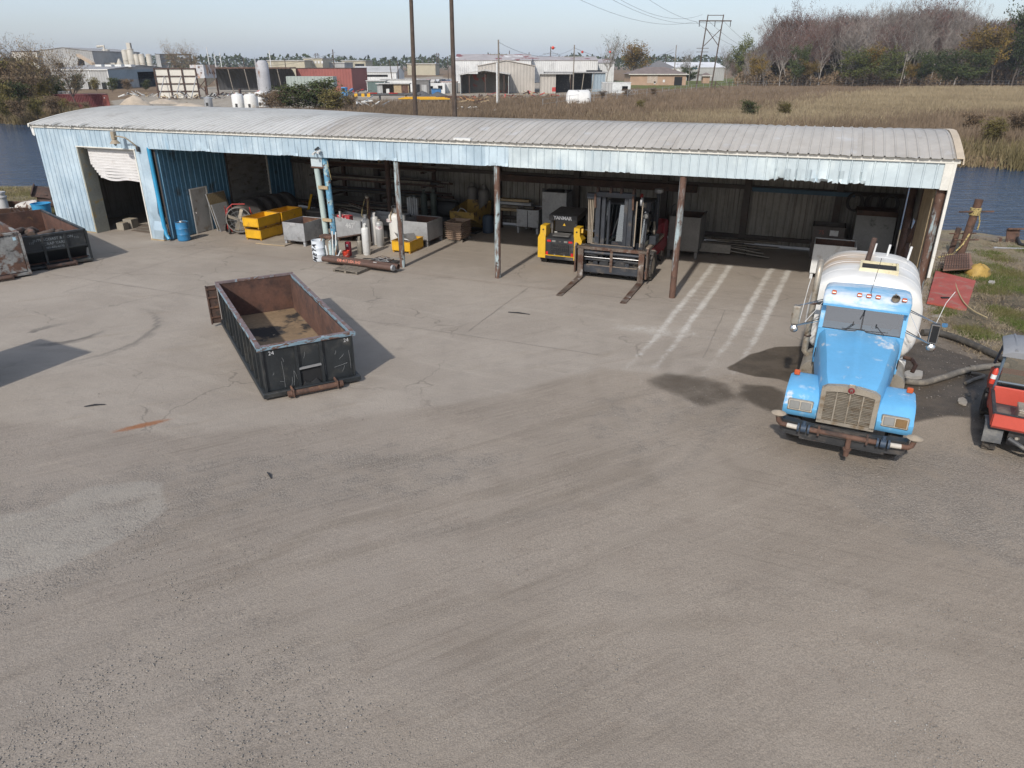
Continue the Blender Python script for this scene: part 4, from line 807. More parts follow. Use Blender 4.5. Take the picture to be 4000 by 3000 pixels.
# 24 box
dumpster_shell(D, W, L, Hh, .16, black_paint, d_in, d_floor)
for a in ((0, .12, 0, L - .05), (W - .12, W, 0, L - .05)): MB().box(a[0], a[1], a[2], a[3], Hh - .105, Hh - .004, .012).build('top_rail', [d_rim], D)
MB().box(.12, W - .12, -.03, .10, Hh - .115, Hh - .01, .012).build('top_rail', d_rim, D); MB().box(-.01, .13, -.035, .0, Hh - .12, Hh - .006).build('corner_cap', d_rim, D); MB().box(W - .13, W + .01, -.035, .0, Hh - .12, Hh - .006).build('corner_cap', d_rim, D)
for a in ((.008, .112, .02, L - .06), (W - .112, W - .008, .02, L - .06)): MB().box(a[0], a[1], a[2], a[3], Hh - .006, Hh + .001).build('rail_top', d_rimtop, D)
MB().box(.12, W - .12, -.02, .09, Hh - .012, Hh - .003).build('rail_top', d_rimtop, D); MB().box(.02, W - .02, L - .07, L + .02, Hh - .04, Hh + .03).build('tailgate_rail', d_rimtop, D)
for sx in (0, 1): MB().box(-.02 if not sx else W - .10, .10 if not sx else W + .02, -.05, L, .05, .19, .01).build('side_skirt', black_paint, D)
MB().box(-.02, W + .02, -.14, -.02, .06, .19, .015).build('front_skirt', black_paint, D)
for x in (.92, 1.54): MB().box(x - .035, x + .035, -.05, .02, .19, Hh - .11).build('front_post', black_paint, D)
MB().box(.08, .12, -.04, .02, .19, Hh - .11).build('front_post', black_paint, D); MB().box(W - .12, W - .08, -.04, .02, .19, Hh - .11).build('front_post', black_paint, D)
MB().box(.955, 1.505, .005, .018, .19, .62).build('hook_recess', dark_m, D); MB().bar((.95, -.03, .66), (1.51, -.03, .68), .05, .05).build('recess_lip', mat('scraped_steel', (.3, .3, .3), .5, .4), D)
MB().prism([(1.0, .19), (1.45, .19), (1.36, .32), (1.2, .22), (1.06, .3)], 'y', -.06, .0).build('hook_plate', steel_dark, D)
MB().cyl((.70, -.26, .13), (1.80, -.26, .13), .07, n=16).build('ground_roller', rust_m, D)
for x in (.66, 1.78): MB().box(x, x + .05, -.36, -.02, .04, .26, .02).build('roller_bracket', rust_m, D)
for x in (.60, 1.90): MB().cyl((x - .05, -.26, .13), (x + .05, -.26, .13), .085, n=14).build('roller_end', rust_m, D)
dg = MB(); dg.box(-.30, -.26, L - .12, L - .02, .1, Hh - .05); dgo = dg.build('door_post', dark_rust, D)
MB().box(-.26, .02, L - .09, L - .05, .12, Hh - .06).build('door_leaf', dark_rust, dgo)
for z in (.3, .62, .95, 1.22): MB().box(-.26, .0, L - .12, L - .09, z, z + .05).build('door_rib', rust_m, dgo)
for tx, x in (('24', .33), ('24', W - .24)): text_part(tx, .14, face_m((x, -.003 + .02, Hh - .22), (1, 0, 0), (0, 0, 1)), scratch, D, 'painted_number')
rs = random.Random(4)
for (x0, z0, x1, z1) in ((.56, .22, .55, .92), (.60, .9, .57, 1.02), (.78, .22, .82, .62), (.82, .62, .88, .40), (.88, .4, .9, .24), (.72, .22, .76, .45), (1.62, .35, 1.60, .95), (1.85, .5, 2.2, .56), (2.28, .4, 2.26, .9), (2.0, .7, 2.12, .82), (1.1, .9, 1.14, 1.06), (.3, .6, .33, .66), (.45, .4, .55, .37), (2.05, .35, 2.12, .5), (1.9, .85, 1.93, .95)):
    MB().tube([(x0, .016, z0), ((x0 + x1) / 2 + .01, .015, (z0 + z1) / 2), (x1, .016, z1)], .003, 4).build('scratch', mat('grey_scratch', (.26, .27, .27), .8), D)
rub = MB()                                            # leaves and bits in the bottom
for k in range(170):
    x = .9 + rs.gauss(.25, .28); y = .9 + abs(rs.gauss(0, .9)); 
    if .2 < x < W - .2 and y < 5: rub.m = TR(x, y, .23) @ RZ(rs.random() * 6) @ RX(rs.uniform(-.6, .6)); rub.quad((-.05, -.015, 0), (.05, -.02, .01), (.05, .02, 0), (-.04, .02, .015))
tag(rub.build('debris', mat('dry_litter', (.25, .2, .14), .9, var=.4), D, smooth=0, recalc=False), kind='stuff')
# left pair
def left_box(name, label, origin, rz, W, L, Hh, wall, inside, slope):
    B = thing(name, label, 'dumpster', origin, rz, None)
    MB().box(.06, W - .06, .3, L, .14, .2).build('floor', inside, B)
    for x0, x1 in ((.04, .09), (W - .09, W - .04)): MB().box(x0, x1, .04, L, .6 if slope else .2, Hh - .08).box(x0, x1, .5 if slope else .04, L, .2, .6).build('side_wall', wall, B)
    MB().box(.09, .094, .5, L - .1, .3, Hh - .08).build('side_liner', inside, B); MB().box(W - .094, W - .09, .3, L - .1, .3, Hh - .08).build('side_liner', inside, B)
    if slope: MB().prism([(.0, .72), (.05, .72), (.5, .2), (.45, .2)], 'x', .09, W - .09).build('sloped_front', wall, B, smooth=0); MB().box(.09, W - .09, .0, .05, .72, Hh - .08).build('front_wall', wall, B); MB().bar((.04, -.02, .74), (W - .04, -.02, .74), .05).build('front_rib', wall, B)
    else: MB().box(.09, W - .09, .0, .05, .2, Hh - .08).build('front_wall', wall, B)
    MB().box(.0, W, L - .06, L, .14, Hh).build('tailgate', inside, B)
    for a in ((.0, .11, 0, L), (W - .11, W, 0, L), (.11, W - .11, -.04, .08)): MB().box(a[0], a[1], a[2], a[3], Hh - .09, Hh, .012).build('top_rail', wall, B)
    for x in ((.02, W * .34, W * .67, W - .02) if slope else (.02, W - .02)): MB().bar((x, -.02, .14), (x, -.02, Hh - .08), .08, .07).build('front_post', wall, B)
    MB().box(-.02, W + .02, -.12, .5, .08, .16).build('front_skirt', wall, B)
    for x0, x1 in ((-.02, .1), (W - .1, W + .02)): MB().box(x0, x1, .5, L, .05, .18).build('side_skirt', wall, B)
    MB().cyl((W * .3, -.24, .12), (W * .72, -.24, .12), .075, n=14).build('ground_roller', dark_rust, B)
    for x in (W * .3, W * .72): MB().box(x - .03, x + .03, -.33, 0, .03, .2).build('roller_bracket', dark_rust, B)
    return B
o1 = G(63, 929, 1.4); o2 = G(333, 892, 1.4); az = math.atan2(o2.y - o1.y, o2.x - o1.x)
BD = left_box('roll_off_dumpster', 'black scrap dumpster with white lettering and pipe scrap inside at left', (o1.x, o1.y, 0), az, (o2 - o1).length, 6.2, 1.4, black_paint, d_in, True)
for tx, z, sz in (('INTRACOAST & IRON', 1.17, .15), ('SCRAP YARD', .99, .16), ('985-876-4170', .83, .12)): text_part(tx, sz, face_m(((o2 - o1).length * .5, -.006, z), (1, 0, 0), (0, 0, 1)), mat('faded_lettering', (.17, .19, .2), .8), BD, 'lettering')
for x in (.45, 2.1): text_part('112', .12, face_m((x, -.006, 1.1), (1, 0, 0), (0, 0, 1)), MATS['faded_lettering'], BD, 'painted_number')
scr = mat('scrap_pipe_metal', (.09, .065, .05), .85, var=.35, layers=((RUST, 3, .5, .65),))
for k, (x, y, z, l, a, r_) in enumerate(((.35, .35, 1.32, 1.0, .3, .08), (.7, .5, 1.42, .7, 1.2, .11), (1.1, .35, 1.33, .8, -.2, .1), (.5, 1.2, 1.35, 1.2, .1, .12), (.25, .8, 1.45, .9, .5, .11), (1.3, .8, 1.25, 1.0, .4, .1), (.3, 1.9, 1.3, 1.2, 0., .08), (1.5, .4, 1.30, .5, -.5, .09))):
    p = BD.matrix_basis @ Vector((x, y, z)) if False else TR(o1.x, o1.y, 0) @ RZ(az) @ Vector((x, y, z)); q = thing('scrap_pipe', ('long bent rusty pipe at the near left corner of the black dumpster', 'fat flanged rusty pipe standing highest in the black dumpster', 'middle one of the rusty pipes along the black dumpster front rim', 'flanged rusty pipe farther back in the black dumpster', 'bent rusty pipe against the left wall of the black dumpster', 'flanged rusty pipe right of the heap in the black dumpster', 'rearmost bent rusty pipe in the black dumpster', 'small flanged rusty pipe rightmost at the black dumpster rim')[k], 'scrap', p, az + a, 'scrap pipes in the black dumpster')
    MB().tube([(-l / 2, 0, -.05), (0, 0, .03), (l * .35, .12, .05), (l / 2, .3, -.1)], r_, 10).build('pipe', scr, q, smooth=45)
    if k % 2: MB().cyl((-l / 2 - .04, 0, -.055), (-l / 2 + .02, 0, -.045), r_ * 1.6, n=14).build('flange', scr, q)
o3 = G(75, 904, 1.75); RD = left_box('roll_off_dumpster', 'rust-scabbed white and black dumpster cut off by the left edge', (o3.x - math.cos(az) * 2.4, o3.y - math.sin(az) * 2.4, 0), az, 2.4, 6., 1.75, mat('scabby_rusted_paint', (.22, .22, .21), .85, var=.3, vs=1.5, layers=((RUST, 1.3, .46, .54), ((.04, .04, .042), 1.0, .55, .65), (RUSTD, 4, .58, .68)), bump=.5), d_in, False)
MB().box(2.12, 2.22, -.005, .0, 1.44, 1.56).build('sticker', mat('pale_blue_sticker', (.35, .5, .58), .6), RD)

# ------------------------------------------------------------------ yellow skid steer, seen from behind
K = thing('skid_steer', 'yellow and black skid steer loader parked facing into the shed', 'loader', S(1.62, 2.75), SHA)
sk_y = mat('loader_yellow', (.60, .36, .02), .45, var=.08, layers=(((.40, .26, .08), 3, .6, .75),)); sk_b = mat('loader_black', (.022, .023, .026), .5, var=.2, layers=(((.13, .115, .10), 1.4, .5, .75),))
for sx in (-1, 1):
    mb = MB(); mb.prism([(sx * .95, .28), (sx * .62, .28), (sx * .62, 1.18), (sx * .60, 1.26), (sx * .60, 1.62), (sx * .84, 1.62), (sx * .86, 1.30), (sx * .95, 1.12)], 'y', -.10, .42); tw_ = mb.build('rear_tower', sk_y, K, smooth=15)
    MB().cyl((sx * .72, -.115, 1.46), (sx * .72, -.09, 1.46), .035, n=10).build('pin', black_hose, tw_)
    MB().cyl((sx * .86, .2, 1.48), (sx * .90, .2, 1.48), .07, n=12).build('pivot', sk_y, tw_); MB().box(sx * .66, sx * .90, -.104, -.099, .45, .85).build('recess_panel', sk_y, tw_)
    arm = MB(); arm.prism([(.1, 1.40), (.15, 1.56), (1.0, 1.30), (2.1, 1.02), (2.4, .55), (2.3, .5), (2.0, .88), (.9, 1.12)], 'x', sx * .78, sx * .92); arm.build('lift_arm', sk_y, K, smooth=15)
    MB().cyl((sx * .70, .9, .9), (sx * .85, 1.7, 1.0), .05, n=10).build('hydraulic_cylinder', steel_dark, K)
    for y in (.45, 1.55): wheel(K, (sx * .80, y, .34), .34, .28, sk_y, lugs=14, side=sx)
mb = MB(); mb.box(-.62, .62, -.08, .42, .42, 1.12, .03); dr2 = mb.build('engine_door', sk_b, K)
MB().box(-.40, .40, -.095, -.08, .50, .90, .01).build('grille', dark_m, dr2)
for i in range(13): MB().box(-.39, .39, -.106, -.095, .52 + i * .029, .53 + i * .029).build('grille_slat', sk_b, dr2, smooth=0)
for i in range(9): MB().box(-.37 + i * .09, -.36 + i * .09, -.109, -.106, .51, .89).build('grille_bar', sk_b, dr2, smooth=0)
for sx in (-1, 1):
    MB().box(sx * .55, sx * .38, -.10, -.08, .97, 1.05, .005).build('tail_light', red_lens, dr2); MB().box(sx * .34, sx * .18, -.10, -.08, .97, 1.05, .005).build('reverse_light', clear_lens, dr2)
    MB().box(sx * .60, sx * .50, -.10, -.08, .42, .56, .003).build('reflector', red_lens, dr2); MB().box(sx * .24, sx * .18, -.10, -.08, .43, .48).build('small_lamp', clear_lens, dr2)
MB().box(-.04, .04, -.098, -.08, .99, 1.03).build('latch', chrome, dr2)
MB().box(-.66, .66, -.09, 1.9, .26, .42).build('lower_frame', sk_b, K); MB().box(-.62, .62, -.11, .3, .40, .425).build('yellow_sill', sk_y, K)
mb = MB(); mb.prism([(-.06, 1.12), (.42, 1.22), (.42, 1.0), (-.06, 1.0)], 'x', -.60, .60); mb.build('engine_hood', sk_b, K, smooth=0); MB(TR(0, .17, 1.205) @ RX(R(11))).box(-.36, .36, -.16, .2, 0, .05, .02).build('hood_cover', mat('dusty_black_panel', (.09, .085, .08), .7, var=.3), K)
cb = MB()
for sx in (-1, 1): cb.box(sx * .56, sx * .48, .42, .50, 1.0, 1.78); cb.box(sx * .56, sx * .50, 1.55, 1.65, .6, 1.9); cb.box(sx * .56, sx * .54, .5, 1.6, 1.0, 1.2)
cb.box(-.56, .56, .42, .50, 1.0, 1.22); cb.build('cab_frame', sk_b, K)
MB().box(-.48, .48, .455, .465, 1.22, 1.76).build('rear_window', darkglass, K); MB().box(.535, .545, .5, 1.55, 1.2, 1.85).build('side_window', darkglass, K); MB().box(-.545, -.535, .5, 1.55, 1.2, 1.85).build('side_window', darkglass, K)
MB().box(-.3, .3, .8, 1.1, .7, 1.5, .05).build('seat', sk_b, K)
rf = MB(); rf.prism([(.30, 1.80), (.34, 2.02), (1.75, 2.10), (1.72, 1.90), (.5, 1.78)], 'x', -.60, .60); rf.build('roof', [MATS['dusty_black_panel']], K, smooth=0)
MB().box(-.61, .61, .27, .32, 1.78, 2.02, .01).build('roof_header', sk_b, K); text_part('YANMAR', .19, face_m((-.02, .262, 1.90), (1, 0, 0), (0, 0, 1)), mat('white_lettering', (.7, .7, .7), .6), K, 'lettering', bold=.006)
MB().prism([(-.06, 1.56), (.0, 1.66), (.06, 1.56)], 'y', .44, .45).build('warning_sticker', sk_y, K); MB().box(-.42, -.30, .45, .454, 1.25, 1.29).build('sticker', white_m, K)
bkt = MB(); bkt.prism([(2.2, .5), (2.35, .9), (2.9, .12), (2.2, .05)], 'x', -.9, .9); bkt.build('bucket', dark_rust, K, smooth=0)

# ------------------------------------------------------------------ large forklift
FK = thing('heavy_forklift', 'big dark forklift with red body and long forks resting on the concrete', 'forklift', S(4.2, 1.35), SHA)
fk_d = mat('forklift_dark_paint', (.030, .034, .042), .5, .1, var=.3, vs=2.5, layers=(((.10, .085, .07), 2.2, .52, .75), (RUST, 3.5, .62, .70)), bump=.15)
fk_r = mat('forklift_red_paint', (.20, .02, .03), .4, var=.15, layers=(((.13, .09, .07), 2, .6, .8),)); fk_w = mat('worn_fork_steel', (.16, .125, .10), .6, .4, var=.35, layers=((RUST, 2.5, .45, .6), ((.36, .34, .32), 3, .56, .7)), bump=.3)
dustf = mat('dusty_ledge', (.24, .19, .145), .9, var=.25)
for x in (-1.19, 1.19):                               # forks: shank and blade
    f = MB(); f.box(x - .11, x + .11, -.26, -.17, .06, 1.20, .01); f.prism([(-.17, .02), (-.17, .10), (-1.2, .075), (-2.75, .03), (-2.75, .015), (-1.2, .015)], 'x', x - .11, x + .11); f.build('fork', fk_w, FK, smooth=20)
cr = MB(); cr.box(-1.42, 1.42, -.14, .06, 1.16, 1.27, .01); cro = cr.build('carriage', fk_w, FK); MB().box(-1.36, 1.36, -.10, .02, .26, .55, .015).build('lower_crossbar', fk_d, cro); MB().box(-1.0, 1.0, -.11, .03, .55, .556).build('dust', dustf, cro)
for x in (-1.40, 1.40): MB().prism([(-.28, .25), (-.28, 1.28), (-.18, 1.40), (.06, 1.30), (.06, .25)], 'x', x - .03, x + .03).build('carriage_end_plate', fk_w, cro)
MB().cyl((-1.36, -.06, 1.04), (1.36, -.06, 1.04), .06, n=12).build('shaft', fk_d, cro); MB().cyl((-1.3, -.08, .86), (0, -.08, .86), .02, n=8).cyl((0, -.08, .90), (1.3, -.08, .90), .02, n=8).build('positioner_rod', chrome, cro)
MB().box(-1.3, 1.3, .0, .05, .72, .80).build('hose_bar', fk_d, cro); MB().box(-.05, .05, -.14, -.05, .35, 1.2).build('centre_bar', fk_w, cro)
for x, z, l in ((-.9, .95, .5), (.55, .93, .7), (.75, .78, .6), (-.5, .76, .5)): MB().cyl((x - l / 2, .0, z), (x + l / 2, .0, z - .02), .045, n=10).build('side_shift_cylinder', steel_dark, cro)
MB().box(-.5, .5, .1, .3, .35, .75, .03).build('axle_housing', fk_d, FK); MB().box(-.45, -.15, -.02, .12, .5, .8).build('chain_anchor', steel_dark, FK); MB().box(.15, .5, -.02, .12, .48, .78).build('chain_anchor', steel_dark, FK)
mst = MB()
for x in (-.66, .58): mst.box(x - .09, x + .09, .02, .22, .2, 3.20, .01)
for x in (-.46, .40): mst.box(x - .07, x + .07, .08, .28, .25, 3.32, .01)
mast = mst.build('mast', fk_d, FK); MB().box(-.78, .72, .0, .26, 3.14, 3.34, .02).build('mast_crosshead', fk_d, mast)
for x in (-.70, -.20, .20, .66): MB().lathe([(.10, -.05), (.13, -.04), (.13, .04), (.10, .05)], 16).build('chain_sheave', dark_rust, mast).matrix_local = TR(x, .1, 3.38) @ RY(math.pi / 2)
MB().box(-.9, .8, -.02, .12, 1.27, 1.36).build('mast_ledge', fk_d, mast); MB().box(-.85, .75, -.03, .06, 1.36, 1.365).build('dust', dustf, mast)
for k, x in enumerate((-1.00, -.95, -.90, -.85)): MB().cyl((x, .05, 1.36), (x - .06 + k * .02, .12, 3.2), .018, n=6).build('hydraulic_hose', mat('tan_hose', (.30, .25, .19), .7), mast)
for x in (.80, 1.02): MB().cyl((x, .05, 1.38), (x, .10, 3.05), .022, n=6).build('hydraulic_hose', MATS['tan_hose'], mast)
MB().box(-1.12, -.78, .0, .24, 3.05, 3.26, .02).build('hose_reel_bracket', fk_d, mast); MB().lathe([(.12, -.04), (.16, -.03), (.16, .03), (.12, .04)], 18).build('hose_pulley', steel_grey, mast).matrix_local = TR(.98, .1, 3.05) @ RY(math.pi / 2)
for x in (-.30, .70): MB().cyl((x, .3, .4), (x, .3, 3.0), .06, n=12).build('lift_cylinder', fk_d, mast)
for x in (-.78, .66): MB().tube([(x, .0, 3.25), (x + .02, -.05, 3.0), (x + .03, -.03, 2.75)], .04, 8).build('lift_chain', rust_m, mast)
cabf = MB()
for x in (-.62, 1.02):
    cabf.bar((x, .75, 1.2), (x, 1.05, 2.75), .09); cabf.bar((x, 2.5, 1.2), (x, 2.4, 2.75), .09)
cabf.box(-.66, 1.06, 1.0, 2.5, 2.72, 2.82, .02); cabf.box(-.66, 1.06, .7, .8, 1.1, 1.35); cabf.box(-.66, 1.06, 2.4, 2.5, 1.1, 2.75); cabo = cabf.build('cab', fk_d, FK)
MB().add([(-.58, .82, 1.35), (.98, .82, 1.35), (.98, 1.05, 2.72), (-.58, 1.05, 2.72)], [(0, 1, 2, 3)]).build('front_window', glass('pale_cab_glass', (.45, .55, .6, 1), .22), cabo, smooth=0)
for x in (-.62, 1.02): MB().add([(x, .85, 1.35), (x, 2.4, 1.35), (x, 2.4, 2.7), (x, 1.08, 2.7)], [(0, 1, 2, 3)]).build('side_window', darkglass, cabo, smooth=0)
MB().box(.0, .5, 1.6, 1.9, 1.2, 2.1, .05).build('seat', sk_b, cabo); MB().tube([(.25, 1.2, 1.3), (.2, 1.3, 1.75)], .03, 8).build('steering_column', sk_b, cabo); MB(TR(.2, 1.3, 1.78) @ RX(R(-30))).tube([(.2 * math.cos(a * .4488), .2 * math.sin(a * .4488), 0) for a in range(15)], .016, 6, False).build('steering_wheel', sk_b, cabo)
MB().tube([(-.3, .8, 1.4), (-.1, .95, 2.2)], .02, 6).build('wiper_arm', sk_b, cabo)
bd = MB(); bd.box(-1.05, 1.05, .5, 4.2, .55, 1.1, .06); body = bd.build('body', fk_d, FK); MB().box(.45, 1.2, 1.0, 3.9, 1.0, 1.16, .03).box(-1.2, -.45, 1.0, 3.9, 1.0, 1.16, .03).build('running_board', dustf, body)
MB().box(-1.0, 1.1, 2.55, 4.1, 1.1, 1.75, .12).build('engine_cover', fk_r, body); MB().box(1.05, 1.22, 1.3, 3.8, .5, .98, .03).build('side_panel', fk_r, body); MB().prism([(3.9, .4), (4.6, .5), (4.65, 1.5), (4.2, 1.7), (3.8, 1.6)], 'x', -1.15, 1.2).build('counterweight', fk_r, body, smooth=0)
MB().box(1.02, 1.32, 1.55, 2.2, 1.15, 1.5, .03).build('battery_box', fk_d, body); MB().tube([(1.12, 2.1, 1.5), (1.15, 2.3, 1.65), (1.1, 2.5, 2.0), (1.1, 2.5, 3.0)], .07, 10).build('exhaust_pipe', fk_d, body); MB().lathe([(.08, 0), (.17, .04), (.17, .17), (.03, .2)], 16, (1.1, 2.5, 3.0)).build('air_cleaner', steel_grey, body)
MB().tube([(1.14, 1.9, 1.5), (1.14, 2.0, 1.7), (1.08, 2.15, 1.95)], .05, 8).build('intake_hose', tan_chrome, body); MB().box(.85, 1.15, .9, 1.3, 2.55, 2.95, .05).build('light_cluster', fk_d, body)
for x, y, z in ((1.06, .55, 2.45), (.88, .85, 2.80), (-.85, .25, 1.45)):
    wl_ = MB().box(x - .11, x + .11, y, y + .1, z - .11, z + .11, .02).build('work_light', sk_b, FK); MB(TR(x, y - .001, z) @ RX(math.pi / 2)).lathe([(.085, 0), (.08, .015), (.01, .02)], 14).build('lens', clear_lens, wl_)
MB().lathe([(.05, 0), (.06, .02), (.06, .14), (.02, .17)], 12, (.65, 1.5, 2.95)).build('beacon', mat('dark_red_beacon', (.25, .02, .02), .3), FK)
for sx in (-1, 1):
    wheel(FK, (sx * 1.28, .72, .56), .56, .42, tan_chrome, lugs=16, side=sx); wheel(FK, (sx * .80, .72, .56), .56, .38, tan_chrome, lugs=16, side=sx); wheel(FK, (sx * 1.0, 3.9, .45), .45, .36, tan_chrome, lugs=14, side=sx)

# ------------------------------------------------------------------ red utility vehicle at the right edge
UV = thing('utility_vehicle', 'red utility cart with grey roof and loaded dump bed at the right edge', 'utility cart', (10.93, 13.55, 0), R(-30))
uv_r = mat('utility_red_plastic', (.48, .075, .05), .4, var=.08, layers=(((.45, .12, .08), 3, .6, .75),)); uv_k = mat('grey_black_plastic', (.06, .062, .065), .6, var=.25, layers=(((.16, .15, .13), 2.5, .5, .7),)); uv_roof = mat('grey_canopy', (.20, .205, .215), .6, var=.1)
for sx in (-1, 1):
    wheel(UV, (sx * .56, 0, .31), .31, .27, steel_dark, lugs=12, side=sx); wheel(UV, (sx * .56, 1.95, .31), .31, .25, steel_dark, lugs=12, side=sx)
    f = MB(); rings = [[(sx * .40, .42 * math.cos(a) * 1.0, .33 + .40 * math.sin(a)), (sx * .74, .42 * math.cos(a), .33 + .38 * math.sin(a)), (sx * .75, .44 * math.cos(a), .31 + .38 * math.sin(a)), (sx * .40, .45 * math.cos(a), .33 + .42 * math.sin(a))] for a in [R(20 + 20 * k) for k in range(9)]]; f.loft(rings); f.build('fender', uv_k, UV, smooth=40)
bed = MB(); bed.box(-.66, .66, -.45, .95, .66, .70); bedo = bed.build('dump_bed', uv_k, UV)
MB().prism([(-.47, .68), (-.52, .74), (-.50, .98), (-.44, 1.0), (-.43, .68)], 'x', -.66, .66).build('tailgate', uv_r, bedo, smooth=20)
for sx in (-1, 1): MB().box(sx * .68, sx * .63, -.44, .95, .70, .98, .01).build('bed_side', uv_r, bedo); MB().box(sx * .69, sx * .62, -.46, .95, .98, 1.01).build('bed_rail', black_hose, bedo)
MB().box(-.64, .64, .90, .96, .70, 1.10, .015).build('headboard', uv_r, bedo); MB().box(-.66, .66, -.47, -.41, 1.0, 1.02).build('tailgate_rail', black_hose, bedo)
cg = MB()
for sx in (-1, 1): cg.tube([(sx * .64, .98, .8), (sx * .63, 1.02, 1.3), (sx * .58, 1.15, 1.82), (sx * .55, 2.0, 1.9), (sx * .60, 2.5, 1.1)], .03, 8)
cg.tube([(-.63, 1.02, 1.18), (.63, 1.02, 1.18)], .025, 8); cg.tube([(-.58, 1.15, 1.82), (.58, 1.15, 1.82)], .025, 8); cg.build('roll_cage', mat('blue_grey_tube', (.07, .10, .13), .5), UV)
MB().add([(-.58, 1.03, 1.2), (.58, 1.03, 1.2), (.56, 1.14, 1.78), (-.56, 1.14, 1.78)], [(0, 1, 2, 3)]).build('rear_window', glass('brown_film', (.45, .38, .3, 1), .08), UV, smooth=0)
rfu = MB(); rfu.loft([[(-.66 * k, y, z), (-.66 * k, y, z + .05), (-.5 * k, y, z + .12), (0, y, z + .15), (.5 * k, y, z + .12), (.66 * k, y, z + .05), (.66 * k, y, z)] for y, z, k in ((1.0, 1.78, 1.), (1.1, 1.86, 1.), (1.6, 1.90, 1.), (2.1, 1.86, .97), (2.2, 1.8, .95))]); rfo = rfu.build('roof', uv_roof, UV, smooth=40)
for x in (-.42, .42): MB().tube([(x, 1.02, 1.94), (x, 1.6, 2.02), (x, 2.1, 1.98)], .03, 8).build('roof_rib', uv_roof, rfo)
MB().box(-.62, .62, 1.3, 2.4, .35, .75, .05).build('body', uv_r, UV); MB().box(-.55, .55, 1.2, 1.5, .7, 1.25, .06).build('seat', uv_k, UV); MB().prism([(2.3, .4), (3.0, .45), (2.9, .85), (2.4, 1.05)], 'x', -.6, .6).build('hood', uv_r, UV, smooth=0)
MB().box(-.3, .45, -.3, 1.2, .3, .6).build('drivetrain', steel_dark, UV); MB().tube([(-.3, -.45, .5), (0.1, -.5, .32), (.6, -.45, .45)], .045, 8).build('rear_bumper_tube', uv_k, UV)
for x, z in ((-.15, .5), (.05, .42), (.2, .5)): MB().cyl((x, -.4, z), (x + .12, -.1, z - .1), .035, n=8).build('suspension_arm', tan_chrome, UV)
tb = thing('tool_box', 'grey metal tool box lying in the bed of the red cart', 'tool box', (TR(10.93, 13.55, 0) @ RZ(R(-30))) @ Vector((.12, .22, .70)), R(-30)); MB().box(-.32, .32, -.24, .24, 0, .26, .02).build('box_body', tan_chrome, tb); MB().box(-.33, .33, -.25, .25, .26, .30, .015).build('lid', tan_chrome, tb); MB().box(-.03, .03, -.265, -.25, .2, .3).build('latch', chrome, tb)
bt = thing('plastic_bottle', 'clear plastic bottle in the bed corner of the red cart', 'bottle', (TR(10.93, 13.55, 0) @ RZ(R(-30))) @ Vector((-.48, -.2, .74)), .4); MB(RY(R(80))).lathe([(.045, 0), (.05, .02), (.05, .16), (.02, .2), (.018, .23)], 12).build('bottle_body', mat('clear_plastic', (.6, .62, .66), .2), bt); MB(RY(R(80))).cyl((0, 0, .23), (0, 0, .25), .02, n=10).build('cap', blue_plastic, bt)
fe = thing('fire_extinguisher', 'small red fire extinguisher strapped to the red cart frame', 'extinguisher', (TR(10.93, 13.55, 0) @ RZ(R(-30))) @ Vector((-.72, .98, 1.12)), 0); MB(RY(R(6))).lathe([(.05, 0), (.055, .02), (.055, .3), (.03, .36), (.02, .38)], 14).build('cylinder', red_plastic, fe); MB(RY(R(6))).lathe([(.0565, .12), (.0565, .22)], 14, caps=False).build('label_band', white_m, fe); MB().box(-.02, .07, -.02, .02, .38, .42).build('valve', steel_dark, fe)
# ------------------------------------------------------------------ things kept under the shed roof (positions s along the front, v into the shed)
def ST(name, label, cat, s, v, z=0., rz=0., group=None): return thing(name, label, cat, S(s, v, z), SHA + R(rz), group)
def open_bin(o, w, d, h, z0, mt, inner=None, legs=True, rim=True, leg_m=None, t=.03, lips=True):
    """open-topped steel bin, x centred, front at y=0"""
    MB().box(-w / 2, w / 2, 0, d, z0, z0 + t).build('bottom', inner or mt, o)
    MB().box(-w / 2, w / 2, 0, t, z0, h).build('front_wall', mt, o); MB().box(-w / 2, w / 2, d - t, d, z0, h).build('back_wall', mt, o)
    MB().box(-w / 2, -w / 2 + t, t, d - t, z0, h - .002).build('side_wall', mt, o); MB().box(w / 2 - t, w / 2, t, d - t, z0, h - .002).build('side_wall', mt, o)
    if inner: MB().box(-w / 2 + t, w / 2 - t, d - t - .004, d - t, z0 + t, h - .03).build('liner', inner, o)
    if rim:
        r = .022
        for a in ((-w / 2 - r, w / 2 + r, -r, t, ), (-w / 2 - r, w / 2 + r, d - t, d + r)): MB().box(a[0], a[1], a[2], a[3], h, h + .02).build('rim', mt if rim is True else rim, o)
        for a in ((-w / 2 - r, -w / 2 + t), (w / 2 - t, w / 2 + r)): MB().box(a[0], a[1], t, d - t, h, h + .018).build('rim', mt if rim is True else rim, o)
    if legs:
        for x in (-w / 2 + .07, w / 2 - .07):
            for y in (.07, d - .07): MB().box(x - .055, x + .055, y - .055, y + .055, 0, z0).build('leg', leg_m or mt, o)
    return o
def yellow_tub(label, s, v, z, rz=0., group=None, d=1.55):
    o = ST('steel_tub', label, 'tub', s, v, z, rz, group); w = .92
    open_bin(o, w, d, .50, .08, yellow_m, legs=False, rim=mat('worn_yellow_rim', (.40, .21, .03), .6, var=.25, layers=((RUST, 5, .5, .65),)))
    for x in (-w / 2 + .05, w / 2 - .05): MB().box(x - .04, x + .04, .02, d - .02, 0, .08).build('skid', MATS['worn_yellow_rim'], o)
    for a in (-w / 2 + .05, w / 2 - .05): MB().box(a - .012, a + .012, -.012, 0, .12, .48).build('edge_rib', yellow_m, o)
    return o
gY = 'yellow tubs stacked two by two'
